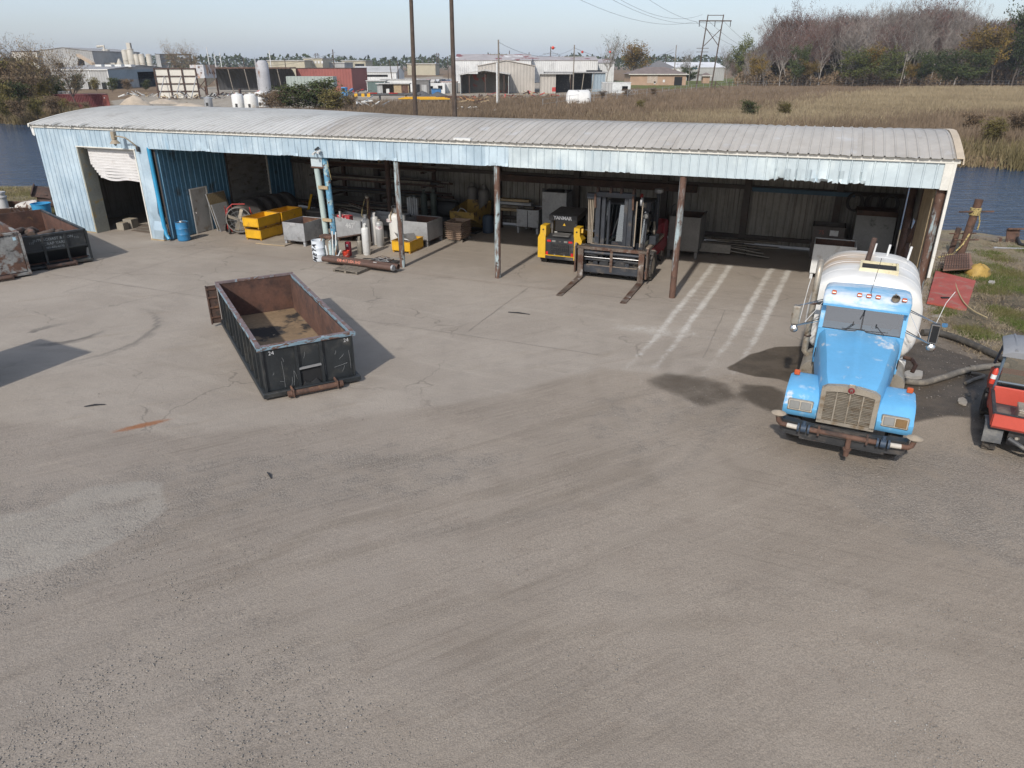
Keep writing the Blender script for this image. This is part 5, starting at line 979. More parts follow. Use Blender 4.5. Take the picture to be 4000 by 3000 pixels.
yellow_tub('yellow steel tub, front one on the upper tier of the stack', -13.38, 1.5, .56, 0, gY); yellow_tub('yellow steel tub, front one at the bottom of the stack', -13.36, 1.55, 0, 0, gY)
yellow_tub('yellow steel tub, rear one on the upper tier of the stack', -13.32, 3.14, .56, 0, gY); yellow_tub('yellow steel tub, rear one at the bottom of the stack', -13.34, 3.18, 0, 0, gY)
yt = yellow_tub('low yellow tub holding grey scrap plates beside the second post', -5.58, 2.05, 0, 0, d=1.2); yt.scale = (1, 1, 1.02)
for k, (x, y, rx, ry, lb, col) in enumerate(((-.2, .45, -50, 20, 'bent grey sheet offcut standing in the low yellow tub', steel_grey), (.12, .6, -60, -15, 'tall grey plate offcut leaning in the low yellow tub', steel_grey))):
    q = ST('plate_offcut', lb, 'scrap', -5.58 + x, 2.05 + y, .5, 0, 'offcuts in the yellow tub'); MB(RX(R(rx)) @ RY(R(ry))).prism([(-.3, -.35), (.3, -.35), (.34, .0), (.05, .35), (-.28, .1)], 'z', -.006, .006).build('sheet', col, q, smooth=0)
q = ST('white_lid', 'round white lid lying in the low yellow tub', 'lid', -5.45, 2.35, .50); MB(RX(R(-40))).lathe([(.01, .02), (.15, .02), (.17, 0), (.16, -.02)], 18).build('disc', white_m, q)
# grey steel bins
b = ST('steel_bin', 'grey steel bin with a dented front lip and four legs', 'bin', -10.85, 1.42, 0, 0, 'grey steel bins'); open_bin(b, 1.18, 1.5, 1.05, .20, steel_grey, d_in, rim=False); MB().box(-.15, .15, -.012, -.004, .92, 1.05, .004).build('dent_patch', mat('bright_steel', (.5, .5, .5), .4, .5), b)
b = ST('steel_bin', 'grey steel bin with rusty spots right of the low yellow tub', 'bin', -5.75, 3.55, 0, 0, 'grey steel bins'); open_bin(b, 1.4, 1.5, 1.1, .22, steel_grey, d_in, rim=False)
b = ST('tipping_hopper', 'grey tipping hopper marked 467 in white paint', 'hopper', -8.9, 2.9, .42, 0)
hp = MB(); hp.add([(-.95, 0, .75), (.75, 0, .62), (.70, 0, .05), (-.80, 0, -.25), (-.95, 1.3, .75), (.75, 1.3, .62), (.70, 1.3, .05), (-.80, 1.3, -.25)], [(0, 1, 2, 3), (7, 6, 5, 4), (3, 2, 6, 7), (0, 3, 7, 4), (1, 5, 6, 2)]); hp.build('hopper_body', steel_grey, b, smooth=0)
MB().bar((-.85, -.03, -.30), (.75, -.03, .05), .06, .05).build('hopper_frame', dark_rust, b); text_part('467', .32, face_m((.12, -.012, .38), (1, 0, .02), (0, 0, 1)), scratch, b, 'painted_number')
MB().box(-.5, -.42, .1, .2, .7, .98).build('lug', steel_grey, b); MB().tube([(.5, -.1, -.15), (.7, -.12, -.45)], .03, 8).build('release_handle', steel_dark, b)
for x in (-.6, .5):
    for y in (.1, 1.2): MB().box(x - .04, x + .04, y - .04, y + .04, -.42, -.1).build('leg', dark_rust, b)
b = ST('parts_bin', 'shallow grey parts bin with slotted rim behind the 467 hopper', 'bin', -7.9, 4.4, .5); open_bin(b, 1.9, .9, .55, .1, steel_grey, legs=False); MB().box(-.9, .9, .1, .8, -.5, .1).build('stand', steel_dark, b)
b = ST('steel_bin', 'grey steel bin on legs left of the skid steer', 'bin', -1.85, 7.9, 0, 0, 'grey steel bins'); open_bin(b, 1.15, 1.2, 1.15, .3, steel_grey, dark_rust)
MB().box(-.02, .02, -.012, 0, .32, 1.13).build('seam', steel_dark, b)
b = ST('steel_cabinet', 'tall grey steel cabinet with lifting ears behind the skid steer', 'cabinet', -.55, 8.1, 0); MB().box(-.62, .62, 0, .9, .15, 2.05, .01).build('cabinet_body', steel_grey, b); MB().box(-.63, -.5, .02, .1, 2.05, 2.2).build('ear', steel_dark, b); MB().box(.5, .63, .02, .1, 2.05, 2.2).build('ear', steel_dark, b); MB().box(-.62, .62, .0, .9, 2.05, 2.07).build('lid', steel_dark, b)
b = ST('steel_bin', 'large grey steel bin behind the red tail of the forklift', 'bin', 6.1, 5.9, 0, 0, 'grey steel bins'); open_bin(b, 1.3, 1.7, 1.75, .3, mat('shaded_grey_steel', (.17, .165, .155), .7, .1, var=.2), dark_rust); MB().tube([(-.6, -.02, 1.75), (-.58, -.1, 2.2), (-.45, -.05, 2.3)], .02, 6).build('hook', steel_dark, b)  # grey steel darkened in its colour to stand for shade at the back
# tray stack and yellow hopper
tr_m = mat('brown_tray_plastic', (.30, .21, .15), .7, var=.2, layers=(((.18, .13, .1), 3, .5, .7),))
for k in range(8):
    q = ST('tray', 'brown tray, %s in the nested stack' % ('lowest', 'second lowest', 'third from the floor', 'fourth from the floor', 'fifth from the floor', 'third from the top', 'second from the top', 'topmost')[k], 'tray', -4.35 + random.uniform(-.01, .01), 4.75, .12 + k * .095, random.uniform(-1.5, 1.5), 'nested brown trays'); w, d_ = .78 + k * .012, 1.1
    m_ = MB(); m_.loft([[(-w / 2 + e, e, z), (w / 2 - e, e, z), (w / 2 - e, d_ - e, z), (-w / 2 + e, d_ - e, z)] for e, z in ((.08, 0), (.02, .13), (-.02, .13), (-.02, .15), (.03, .15), (.09, .02))]); m_.build('tray_shell', tr_m, q, smooth=0)
q = ST('wooden_skid', 'wooden skid under the nested brown trays', 'skid', -4.35, 4.85); 
for y in (.05, .9): MB().box(-.4, .4, y, y + .1, 0, .12).build('bearer', wood_m, q)
b = ST('tipping_hopper', 'yellow tipping hopper with chain behind the brown trays', 'hopper', -4.75, 6.5, 0)
hp = MB(); hp.prism([(0, 1.1), (.02, .75), (1.4, .1), (1.9, .1), (2.1, 1.35), (2.02, 1.35), (1.8, .18), (1.4, .18), (.1, .8), (.08, 1.1)], 'x', -.65, .65); hp.build('hopper_body', mat('dull_yellow_paint', (.30, .19, .04), .7, var=.2, layers=((RUSTD, 2, .52, .65),)), b, smooth=0)
for x in (-.66, .66): MB().add([(x, 0, 1.1), (x, .02, .75), (x, 1.4, .1), (x, 1.9, .1), (x, 2.1, 1.35)], [(0, 1, 2, 3, 4)]).build('hopper_side', MATS['dull_yellow_paint'], b, smooth=0)
MB().tube([(-.2, -.03, 1.1), (0, -.1, 1.3), (.15, -.05, 1.25), (.3, -.03, 1.12)], .02, 6).build('chain', steel_grey, b); MB().box(-.6, .6, .3, 1.6, 0, .1).build('fork_pocket', steel_dark, b)
q = ST('plastic_drum', 'small dark blue drum beside the yellow tipping hopper', 'drum', -3.75, 7.4); MB().lathe([(.25, 0), (.28, .04), (.28, .75), (.22, .85), (.1, .88)], 18).build('shell', mat('dark_blue_plastic', (.03, .05, .08), .6), q); MB().cyl((.1, 0, .87), (.1, 0, .9), .04, n=10).build('bung', steel_dark, q)
# gas cylinders
def cylinder(label, s, v, r, h, mt, collar=True, z=0., group='gas cylinders by the posts', neck=True, band=None, n=22):
    o = ST('gas_cylinder', label, 'gas cylinder', s, v, z, 0, group); sh = h - r * .55
    MB().lathe([(r * .85, 0), (r * .9, .02), (r * .9, .06), (r, .08), (r, sh), (r * .95, sh + r * .18), (r * .78, sh + r * .36), (r * .45, sh + r * .5), (r * .2, h)], n).build('body', mt, o, smooth=50)
    if collar:
        m_ = MB(); rr = max(.06, r * .42); m_.loft([[(q_ * math.cos(a), q_ * math.sin(a), z_) for a in [R(30 + 30 * k) for k in range(11)]] for q_, z_ in ((rr, h - .03), (rr, h + .16), (rr * .86, h + .16), (rr * .86, h - .03))], caps=False, closed=False); m_.build('collar', mt, o, smooth=40)
    MB().cyl((0, 0, h - .02), (0, 0, h + .09), .028, n=8).cyl((-.05, 0, h + .06), (.06, 0, h + .06), .018, n=8).build('valve', tan_chrome, o)
    if band: MB().lathe([(r * 1.004, band[0]), (r * 1.004, band[1])], n, caps=False).build('label_band', band[2], o)
    return o
lab_red = mat('faded_red_label', (.45, .30, .30), .7, var=.3, vs=8, layers=(((.6, .58, .56), 9, .45, .5), ((.15, .2, .35), 7, .6, .64)))
cylinder('tall white propane cylinder standing nearest the red bucket', -6.83, 1.22, .165, 1.22, white_m)
cylinder('squat dull steel cylinder left of the tall white propane cylinder', -7.16, 1.2, .12, .62, mat('stained_steel', (.26, .235, .195), .5, .3, var=.25))
cylinder('white propane cylinder behind the squat steel cylinder', -7.7, 2.6, .17, 1.28, tank_white); cylinder('rearmost white propane cylinder in the group by the 467 hopper', -7.55, 3.1, .17, 1.30, tank_white)
cylinder('silver cylinder with faded red label and tan shoulder', -7.15, 2.85, .18, 1.15, mat('silver_cylinder_paint', (.42, .42, .41), .45, .3, var=.12, layers=(((.4, .27, .13), 2, .62, .75),)), collar=False, band=(.80, .95, lab_red))
bt_ = cylinder('large stout white tank with twin collars and hooks', -6.72, 3.75, .40, 1.45, tank_white, group=None, band=None, n=28); bt_['category'] = 'gas tank'
MB().box(-.33, -.08, -.405, -.30, 1.02, 1.16).build('label', lab_red, bt_)
MB().tube([(-.1, -.1, 1.45), (-.15, -.2, 1.7), (0, -.2, 1.8), (.05, -.2, 1.72)], .018, 6).build('lifting_hook', steel_grey, bt_); MB().tube([(-.12, -.12, 1.62), (-.1, -.36, 1.42), (-.12, -.41, 1.25), (-.08, -.42, 1.1)], .03, 8).build('strap', mat('tan_strap', (.30, .23, .15), .9), bt_)
g_old = mat('dusty_dark_cylinder', (.13, .12, .11), .6, .2, var=.2)
cylinder('dusty grey cylinder, left of the pair at the back wall', -5.25, 8.8, .28, 2.0, g_old, group='grey cylinders at the back'); cylinder('dusty grey cylinder, right of the pair at the back wall', -4.5, 8.6, .28, 1.95, g_old, group='grey cylinders at the back')
for k, (s_, v_, h_) in enumerate(((-7.2, 7.2, 1.75), (-6.7, 7.3, 1.8), (-7.6, 6.9, 1.5))): cylinder('slim dark cylinder, %s of three behind the upright bundle' % ('middle', 'right', 'left')[k], s_, v_, .16, h_, mat('green_grey_cylinder', (.06, .075, .065), .6, var=.3), group='slim cylinders behind the bundle', n=14)
# white barrel, blue barrel, buckets, extinguisher
def barrel(name, label, s, v, mt, r=.29, h=.88, open_top=False, lid=None):
    o = ST(name, label, 'barrel', s, v); MB().lathe([(r * .9, 0), (r * .97, .02), (r, .08), (r * .985, h * .33), (r * 1.02, h * .35), (r * .985, h * .37), (r * .985, h * .64), (r * 1.02, h * .66), (r * .985, h * .68), (r * .98, h * .95), (r, h), (r * .95, h), (r * .93, h - .03)] + ([(r * .9, h * .3)] if open_top else []), 24).build('shell', mt, o, smooth=45)
    if lid: MB().lathe([(r * .93, h - .025), (.01, h - .02)], 24).build('lid', lid, o); MB().box(-.05, .06, -.06, .04, h - .02, h + .04).build('bung', white_m, o)
    return o
barrel('plastic_barrel', 'blue plastic barrel standing by the open bay left of the dusty door', -16.42, .28, blue_plastic, lid=mat('dark_lid', (.05, .05, .05), .8))
wb = barrel('plastic_barrel', 'white barrel with black spray-painted letters beside the blue post', -8.12, -.42, mat('white_barrel_plastic', (.62, .66, .70), .5, var=.06), open_top=True)
for k, ch_ in enumerate('ATEM'): text_part(ch_, .24, RZ(R(-2)) @ face_m((0, -.297, .70 - k * .19), (.3, 0, 1), (-1, 0, .3)), mat('black_spray', (.015, .015, .02), .8), wb, 'sprayed_letter', bold=.012)
q = ST('bucket', 'bright red plastic bucket on the floor by the blue post', 'bucket', -7.2, .2); MB().lathe([(.125, 0), (.135, .01), (.15, .28), (.162, .28), (.162, .31), (.152, .31), (.155, .37), (.148, .37), (.145, .33), (.01, .32)], 20).build('pail', red_plastic, q, smooth=45); MB().tube([(-.155, 0, .30), (-.12, -.14, .2), (0, -.18, .16), (.12, -.14, .2), (.155, 0, .30)], .005, 5).build('bail_handle', steel_grey, q)
q = ST('gas_can', 'narrow dark red can standing behind the red bucket', 'can', -7.45, .75); MB().box(-.12, .12, -.08, .08, 0, .62, .02).build('can_body', mat('dark_red_can', (.22, .012, .025), .5), q); MB().box(-.04, .06, -.085, -.08, .42, .52).build('label', white_m, q)
# blue post with jib pipe and guard frame
P = ST('pipe_column', 'peeling bright blue pipe column with a pale plastic pipe clamped beside it', 'column', -7.62, .05)
MB().tube([(.02, 0, 0), (-.02, 0, 2.2), (-.06, 0, 4.3)], .125, 16).build('blue_pipe', bluepeel, P, smooth=45); MB().tube([(-.38, -.02, 1.05), (-.43, -.02, 2.5), (-.50, -.02, 3.75)], .12, 14).build('pale_pipe', mat('pale_green_pipe', (.36, .43, .40), .6, var=.1), P, smooth=45)
MB().box(-.72, -.12, -.12, .10, 3.78, 3.84).build('cap_plate', rust_m, P); MB().box(-.70, -.16, -.1, .08, 3.84, 4.24).build('head_block', fas_pale, P)
for z in (2.95, 1.62): MB().box(-.36 - .02 * z, .10 - .02 * z, -.17, -.09, z, z + .13).build('clamp_block', wood_tan, P)
MB().tube([(.1, -.1, 4.1), (.16, -.12, 3.8), (.2, -.12, 3.55), (.22, -.1, 3.35)], .012, 5).build('loose_rope', rope_m, P)
B_ = ST('guard_frame', 'chipped blue guard frame of bent pipes round the foot of the blue column', 'guard frame', -7.72, -.42)
for x, h_ in ((-.18, 1.0), (.20, .95)): MB().tube([(x, 0, 0), (x, 0, h_ - .1), (x + .02, .06, h_), (x + .03, .3, h_ + .02)], .07, 12).build('upright', palepeel, B_, smooth=45)
MB().box(-.28, .32, -.06, .34, .98, 1.1, .02).build('top_plate', rust_m, B_); MB().tube([(.36, .1, 0), (.38, .12, .5), (.42, .2, .9)], .06, 10).build('upright', palepeel, B_)
for x, y, l, a in ((.28, .0, 1.3, .06), (.34, .1, 1.25, .1), (.12, -.1, .7, -.12), (.42, -.05, .55, .3)): MB().cyl((x, y, .02), (x + a, y + .05, l), .03, n=8).build('plastic_pipe', white_m, B_)
MB().tube([(.3, -.2, .05), (.45, -.1, .2), (.52, .0, .3)], .045, 8).build('bent_hose', steel_grey, B_); MB().bar((.55, .1, 0), (.42, .2, 1.3), .03).build('prop_bar', steel_dark, B_)
# rusty pipes on a pallet
pal = ST('wooden_pallet', 'weathered grey pallet under the long rusty pipes', 'pallet', -5.9, -1.35, 0, -3)
for k in range(6): MB().box(-.6, .6, -.42 + k * .16, -.31 + k * .16, .10, .12).build('deck_board', wood_m, pal)
for x in (-.55, 0, .55): MB().box(x - .05, x + .05, -.42, .5, .02, .10).build('stringer', wood_m, pal)
for k in range(3): MB().box(-.6, .6, -.42 + k * .38, -.3 + k * .38, 0, .02).build('bottom_board', wood_m, pal)
pm = mat('brown_pipe_steel', (.105, .06, .045), .7, .1, var=.25, vs=3, layers=((RUSTD, 3, .5, .62), ((.2, .13, .1), 5, .62, .74)), bump=.2)
pp = ST('steel_pipe', 'long rusty pipe chalked with orange writing, front one on the pallet', 'pipe', -5.85, -.98, .24, -3, 'rusty pipes on the pallet'); MB(RY(math.pi / 2)).lathe([(.10, -1.75), (.115, -1.75), (.115, 1.70), (.10, 1.70), (.10, 1.4)], 18).build('pipe_wall', pm, pp, smooth=40); MB().cyl((1.70, 0, 0), (1.78, 0, 0), .118, n=16).build('end_collar', steel_grey, pp)
text_part('OB 417 USA 5H2', .16, RX(R(-28)) @ face_m((-.35, -.117, .0), (1, 0, 0), (0, 0, 1)), mat('orange_chalk', (.50, .19, .13), .9), pp, 'chalk_writing', bold=.004)
pp = ST('steel_pipe', 'long rusty pipe without writing, rear one on the pallet', 'pipe', -5.75, -.72, .24, -3, 'rusty pipes on the pallet'); MB(RY(math.pi / 2)).lathe([(.095, -1.8), (.11, -1.8), (.11, 1.75), (.095, 1.75), (.09, 1.5)], 18).build('pipe_wall', pm, pp, smooth=40); MB().box(.6, .75, -.115, -.08, .06, .09).build('tape_mark', white_m, pp)
q = ST('iron_grate', 'dark iron grate lying flat with loose rods behind the rusty pipes', 'grate', -5.3, .25, .03)
for k in range(7): MB().box(-.7, .6, -.3 + k * .12, -.27 + k * .12, 0, .03).build('bar', steel_dark, q)
for k in range(4): MB().box(-.7 + k * .4, -.66 + k * .4, -.32, .5, .03, .05).build('cross_bar', dark_rust, q)
for k in range(16):
    a = random.uniform(-.9, .9); x, y = random.uniform(-.5, .6), random.uniform(-.2, .4); l = random.uniform(.3, .8); m_ = MB().tube([(x - l * math.cos(a) / 2, y - l * math.sin(a) / 2, .06), (x, y, .08 + random.random() * .1), (x + l * math.cos(a) / 2, y + l * math.sin(a) / 2, .07)], .01, 5).build('rod', steel_grey if k % 3 else dark_rust, q)
q = ST('steel_hoop', 'dark steel hoop lying on the floor left of the iron grate', 'hoop', -6.0, .35, .03); MB().tube([(.42 * math.cos(a * math.pi / 14), .30 * math.sin(a * math.pi / 14), .02 + .03 * math.sin(a * .5)) for a in range(29)], .02, 6, False).build('ring', steel_dark, q)
q = ST('floor_mat', 'flat tan plywood sheet on the floor by the dented grey bin', 'board', -11.9, 1.0, .01, 3); MB().box(-.85, .75, 0, 1.6, 0, .05).build('sheet', mat('dusty_plywood', (.30, .25, .19), .9, var=.2), q); MB().box(-.85, .75, -.002, .0, .005, .045).build('edge', wood_tan, q)
# fans, rolls, hand truck, filter panels
fan = ST('drum_fan', 'grey drum fan with wide blades in a red frame by the yellow tubs', 'fan', -14.7, 2.2, 0, 28); fg = mat('dusty_grey_metal', (.16, .145, .125), .7, .1, var=.2)
m_ = MB(TR(0, 0, .75) @ RX(math.pi / 2)); m_.lathe([(.58, -.45), (.62, -.45), (.62, .02), (.58, .02), (.58, -.4)], 30); m_.build('drum', fg, fan, smooth=40)
for k in range(4): MB(TR(0, .02, .75) @ RY(k * math.pi / 2 + .35)).add([(-.07, .05, .05), (.07, -.03, .05), (.09, -.03, .54), (-.09, .05, .54)], [(0, 1, 2, 3)]).build('blade', mat('tan_blade', (.34, .29, .22), .7), fan, smooth=0)
for k in range(12): a = k * math.pi / 6; MB().cyl((.05 * math.cos(a), -.03, .75 + .05 * math.sin(a)), (.60 * math.cos(a), -.03, .75 + .60 * math.sin(a)), .006, n=4).build('guard_wire', steel_grey, fan)
for rr in (.2, .4, .58): MB().tube([(rr * math.cos(a * math.pi / 12), -.03, .75 + rr * math.sin(a * math.pi / 12)) for a in range(25)], .006, 4, False).build('guard_ring', steel_grey, fan)
MB().tube([(-.5, .35, .1), (-.62, .2, .7), (-.55, .25, 1.25), (-.3, .3, 1.45), (.3, .3, 1.45)], .025, 8).build('frame_tube', red_paint, fan); MB().tube([(.5, .35, .1), (.6, .2, .8), (.5, .3, 1.3)], .025, 8).build('frame_tube', red_paint, fan)
for x in (-.6, .6): MB(TR(x, .3, .14) @ RY(math.pi / 2)).lathe([(.06, -.04), (.14, -.04), (.14, .04), (.06, .04)], 18).build('wheel', rubber, fan)
for k in range(4):
    q = ST('duct_roll', 'dark ribbed duct roll, %s in the row behind the drum fan' % ('nearest', 'second', 'third', 'farthest')[k], 'roll', -15.6 + k * .12, 3.9 + k * .72, 0, 14, 'duct rolls in a row'); m_ = MB(TR(0, .3, .72) @ RX(-math.pi / 2)); m_.lathe([(.45, -.28), (.66, -.28), (.70, -.22), (.68, 0), (.70, .2), (.66, .3), (.45, .3), (.4, .25)], 26); m_.build('roll', mat('black_duct_fabric', (.042, .037, .033), .9, var=.25), q, smooth=40); MB(TR(0, .3, .72) @ RX(-math.pi / 2)).lathe([(.05, -.25), (.44, -.25), (.44, .25), (.05, .25)], 18).build('core', steel_dark, q)
hk = ST('hand_truck', 'red two-wheeled hand truck left of the drum fan', 'hand truck', -15.75, 2.75, 0, 25)
for x in (-.2, .2): MB().tube([(x, 0, .1), (x, .05, 1.0), (x * .8, -.1, 1.25)], .02, 8).build('rail', red_paint, hk); wheel(hk, (x * 1.5, .05, .19), .19, .08, red_paint, side=1 if x > 0 else -1)
for z in (.3, .6, .9): MB().box(-.2, .2, -.01, .02, z, z + .03).build('crossbar', red_paint, hk)
MB().box(-.22, .22, -.28, .0, .02, .035).build('toe_plate', steel_dark, hk)
def filt(label, s, v, w, h, lean, mt, rz=90):
    q = ST('mesh_filter', label, 'panel', s, v, 0, rz, 'panels leaning by the dusty door'); m = RX(R(-lean)); MB(m).box(-w / 2, w / 2, 0, .045, 0, h).build('frame', steel_grey, q); MB(m).box(-w / 2 + .03, w / 2 - .03, -.006, 0, .03, h - .03).build('mesh_face', mt, q)
    for k in range(12): MB(m).box(-w / 2 + .03 + (w - .06) * k / 12, -w / 2 + .04 + (w - .06) * k / 12, -.012, -.006, .03, h - .03).build('mesh_rib', mt, q, smooth=0)
mesh_b = mat('brown_mesh', (.20, .15, .08), .8, var=.4, vs=30); mesh_g = mat('grey_mesh', (.30, .30, .29), .6, .2, var=.5, vs=40)
filt('tall brown mesh panel leaning beside the dusty door', -16.45, 3.15, 1.25, 1.85, 13, mesh_b); filt('shorter silver mesh panel leaning in front of the brown one', -16.2, 2.95, 1.05, 1.35, 14, mesh_g)
# long stock rack
rk = ST('stock_rack', 'dark cantilever rack of long steel stock along the back-left wall', 'rack', -10.5, 8.3)
for x in (-2.6, .6, 3.0):
    MB().box(x - .08, x + .08, .5, .7, 0, 3.3).build('rack_upright', dark_rust, rk)
    for z in (.5, 1.2, 1.9, 2.6): MB().box(x - .05, x + .05, -.7, .5, z, z + .1).build('rack_arm', dark_rust, rk)
rr_ = random.Random(9); stock_cols = [dark_rust, dark_rust, rust_m, mat('grey_bar_stock', (.17, .155, .135), .7, .2, var=.3), wood_m, steel_dark]
for z in (.6, 1.3, 2.0, 2.7):
    for k in range(11 if z < 2.5 else 5):
        x0 = rr_.uniform(-4.2, -2.6); x1 = rr_.uniform(2.4, 4.6); y = -.62 + k * .1; dz = rr_.uniform(0, .18); m_ = MB()
        if k % 3 == 0: m_.cyl((x0, y, z + .06 + dz), (x1, y + rr_.uniform(-.05, .05), z + .06 + dz - rr_.uniform(0, .08)), .05, n=8)
        else: m_.bar((x0, y, z + .05 + dz), (x1, y + rr_.uniform(-.05, .05), z + .05 + dz - rr_.uniform(-.03, .10)), rr_.uniform(.05, .16), rr_.uniform(.03, .12))
        m_.build('stock_bar', stock_cols[rr_.randrange(6)], rk, smooth=0)
for k in range(18):
    x = rr_.uniform(-2.8, .5); m_ = MB().bar((x - rr_.uniform(1, 1.8), -1.2 + rr_.uniform(-.5, .3), .1 + rr_.random() * .9), (x + rr_.uniform(1.2, 2.2), -1.1 + rr_.uniform(-.4, .4), .06 + rr_.random() * .55), rr_.uniform(.04, .15), rr_.uniform(.02, .1)).build('loose_bar', stock_cols[rr_.randrange(6)], rk, smooth=0)
q = ST('tan_frame', 'tan channel frame resting on top of the stock rack', 'frame', -9.1, 8.2, 2.8); MB().box(-1.3, 1.3, 0, .1, .5, .68).build('top_channel', wood_tan, q); MB().box(-1.3, -1.15, 0, .1, 0, .5).build('leg', wood_tan, q); MB().box(1.15, 1.3, 0, .1, -.2, .5).build('leg', wood_tan, q)
# plates and frames at back-left
q = ST('steel_plate', 'large dark steel plate leaning at the back left', 'plate', -12.2, 6.9, 0, 8); MB(RX(R(-58))).box(-1.2, 1.1, 0, .03, 0, 2.0).build('plate', mat('dull_plate', (.10, .09, .078), .7, .2, var=.25), q)
q = ST('grating_ramp', 'slanted dark grating with yellow edge behind the yellow tubs', 'ramp', -13.0, 6.0, 0, 20)
for k in range(9): MB(RX(R(-50))).box(-.55 + k * .13, -.52 + k * .13, 0, .05, .2, 1.9).build('grating_bar', steel_dark, q)
for k in range(10): MB(RX(R(-50))).box(-.55, .52, .01, .04, .25 + k * .17, .28 + k * .17).build('grating_cross_bar', steel_dark, q)
MB(RX(R(-50))).box(-.68, -.57, -.02, .08, .1, 1.95).build('yellow_edge', yellow_m, q)
q = ST('job_box', 'dark grey job box behind the dented grey bin', 'box', -12.2, 4.9); MB().box(-.6, .6, 0, .7, .1, .8, .02).build('box_body', steel_dark, q); MB().box(-.62, .62, -.02, .72, .8, .88, .02).build('lid', mat('dusty_black_lid', (.1, .095, .09), .7), q); MB().box(-.5, .5, .1, .6, 0, .1).build('skid', steel_dark, q)
q = ST('cable_reel_stand', 'red and white striped steel drum stand behind the blue column', 'stand', -9.2, 3.0, 0); MB().box(-.55, .15, .3, .6, .85, 1.15, .01).build('red_panel', mat('scuffed_red_white', (.45, .05, .06), .6, var=.3, vs=3, layers=(((.6, .55, .52), 5, .55, .6),)), q)
for x in (-.5, .1): MB().box(x - .04, x + .04, .35, .55, 0, .85).build('leg', dark_rust, q)
MB(TR(.05, .25, .75)).lathe([(.12, -.2), (.13, .1), (.1, .16)], 14).build('steel_can', chrome, q)
for z in (.2, .4, .6): MB().box(-.5, .1, .38, .5, z, z + .04).build('rung', rust_m, q)
q = ST('bottle_cart', 'brown upright bottle cart post with draped cord', 'cart', -8.15, 3.55); MB().box(-.07, .07, 0, .1, .0, 2.0).build('mast', rust_m, q); MB().tube([(-.1, -.05, 1.95), (-.25, -.08, 1.5), (-.32, -.08, 1.2), (-.15, -.08, 1.05), (0, -.06, 1.3), (.08, -.05, 1.9)], .015, 6).build('cord', rope_m, q); MB().box(-.35, .35, -.1, .3, .0, .06).build('base', dark_rust, q); MB().lathe([(.04, 0), (.09, .03), (.09, .1), (.02, .14)], 12, (0, .0, 1.98)).build('head', tan_chrome, q)
q = ST('pipe_bundle', 'upright bundle of silver channels strapped behind the rusty post', 'bundle', -6.95, 5.6)
for k in range(5): MB().box(-.30 + k * .12, -.21 + k * .12, 0, .09, .0, 1.75 + .06 * (k % 2)).build('channel', steel_grey, q)
MB().box(-.36, .34, -.02, .11, .55, .62).build('strap_board', wood_tan, q)
q = ST('pump_motor', 'dark machine with round tank and pipes at the back centre', 'machine', -6.3, 7.9); MB(TR(0, 0, .9) @ RY(math.pi / 2)).lathe([(.2, -.7), (.4, -.6), (.42, 0), (.4, .6), (.2, .7)], 20).build('tank', mat('black_machine', (.03, .032, .035), .7, var=.3), q); MB().box(-.6, .6, -.35, .35, 0, .5, .03).build('base', MATS['black_machine'], q); MB().tube([(-.6, -.3, 1.3), (0, -.35, 1.45), (.8, -.3, 1.4)], .03, 6).build('pipe', steel_dark, q)
q = ST('timber_stack', 'pale timber lengths stacked on brackets behind the third post', 'timber', -2.6, 8.6, .9)
for k in range(4): MB().box(-1.3 + .1 * k, .9 - .12 * k, 0, .3, k * .16, k * .16 + .12).build('timber', (wood_tan, wood_m, steel_grey, wood_tan)[k], q)
for x in (-1.0, .6): MB().box(x - .05, x + .05, .1, .2, -.9, .0).build('trestle_leg', dark_rust, q)
# boards heap at right, crates, liner box, hoses
q = ST('board_heap', 'heap of long grey boards on a low trestle at the back', 'timber', 8.0, 7.0)
for k in range(10):
    a = random.uniform(-.12, .12); x = random.uniform(-.4, .5); l = random.uniform(1.6, 3.2); z = .34 + k * .035; MB().bar((x - l / 2, .2 + .08 * (k % 5), z), (x + l / 2, .2 + .08 * (k % 5) + l * a, z - .22 * (k % 3 == 0)), random.uniform(.12, .28), .03).build('board', wood_m if k % 3 else mat('grey_board', (.24, .22, .19), .8, var=.25), q, smooth=0)
MB().box(-1.5, .0, -.05, .0, .12, .5).build('front_board', MATS['grey_board'], q); MB().bar((-.5, 0, 0), (-.45, .0, .2), .06).build('trestle_leg', dark_rust, q); MB().bar((-1.2, .5, 0), (-1.2, .5, .3), .06).build('trestle_leg', dark_rust, q); MB().bar((.6, .4, 0), (.6, .4, .25), .06).build('trestle_leg', dark_rust, q)
cr_m = mat('brown_crate_steel', (.10, .085, .075), .8, var=.25, layers=((RUST, 2, .6, .75),))
for k, z in enumerate((.15, .85)):
    q = ST('steel_crate', ('brown steel crate, lower of two by the back wall', 'brown steel crate with white tag, upper of two by the back wall')[k], 'crate', 11.8, 7.9, z - .15, 0, 'crates by the back wall'); open_bin(q, 1.25, 1.1, .70, .14, cr_m, rim=True)
    if k: MB().box(.05, .38, -.008, 0, .35, .58).build('tag', white_m, q); text_part('75', .24, face_m((-.28, -.004, .46), (1, 0, 0), (0, 0, 1)), mat('red_chalk', (.28, .10, .08), .9), q, 'chalk_number')
q = ST('steel_bin', 'whitish steel bin with rusty inside just behind the water truck', 'bin', 12.05, 4.6, 0, 0, 'grey steel bins'); open_bin(q, 1.5, 1.3, 1.35, .2, white_m, rust_m, rim=False)
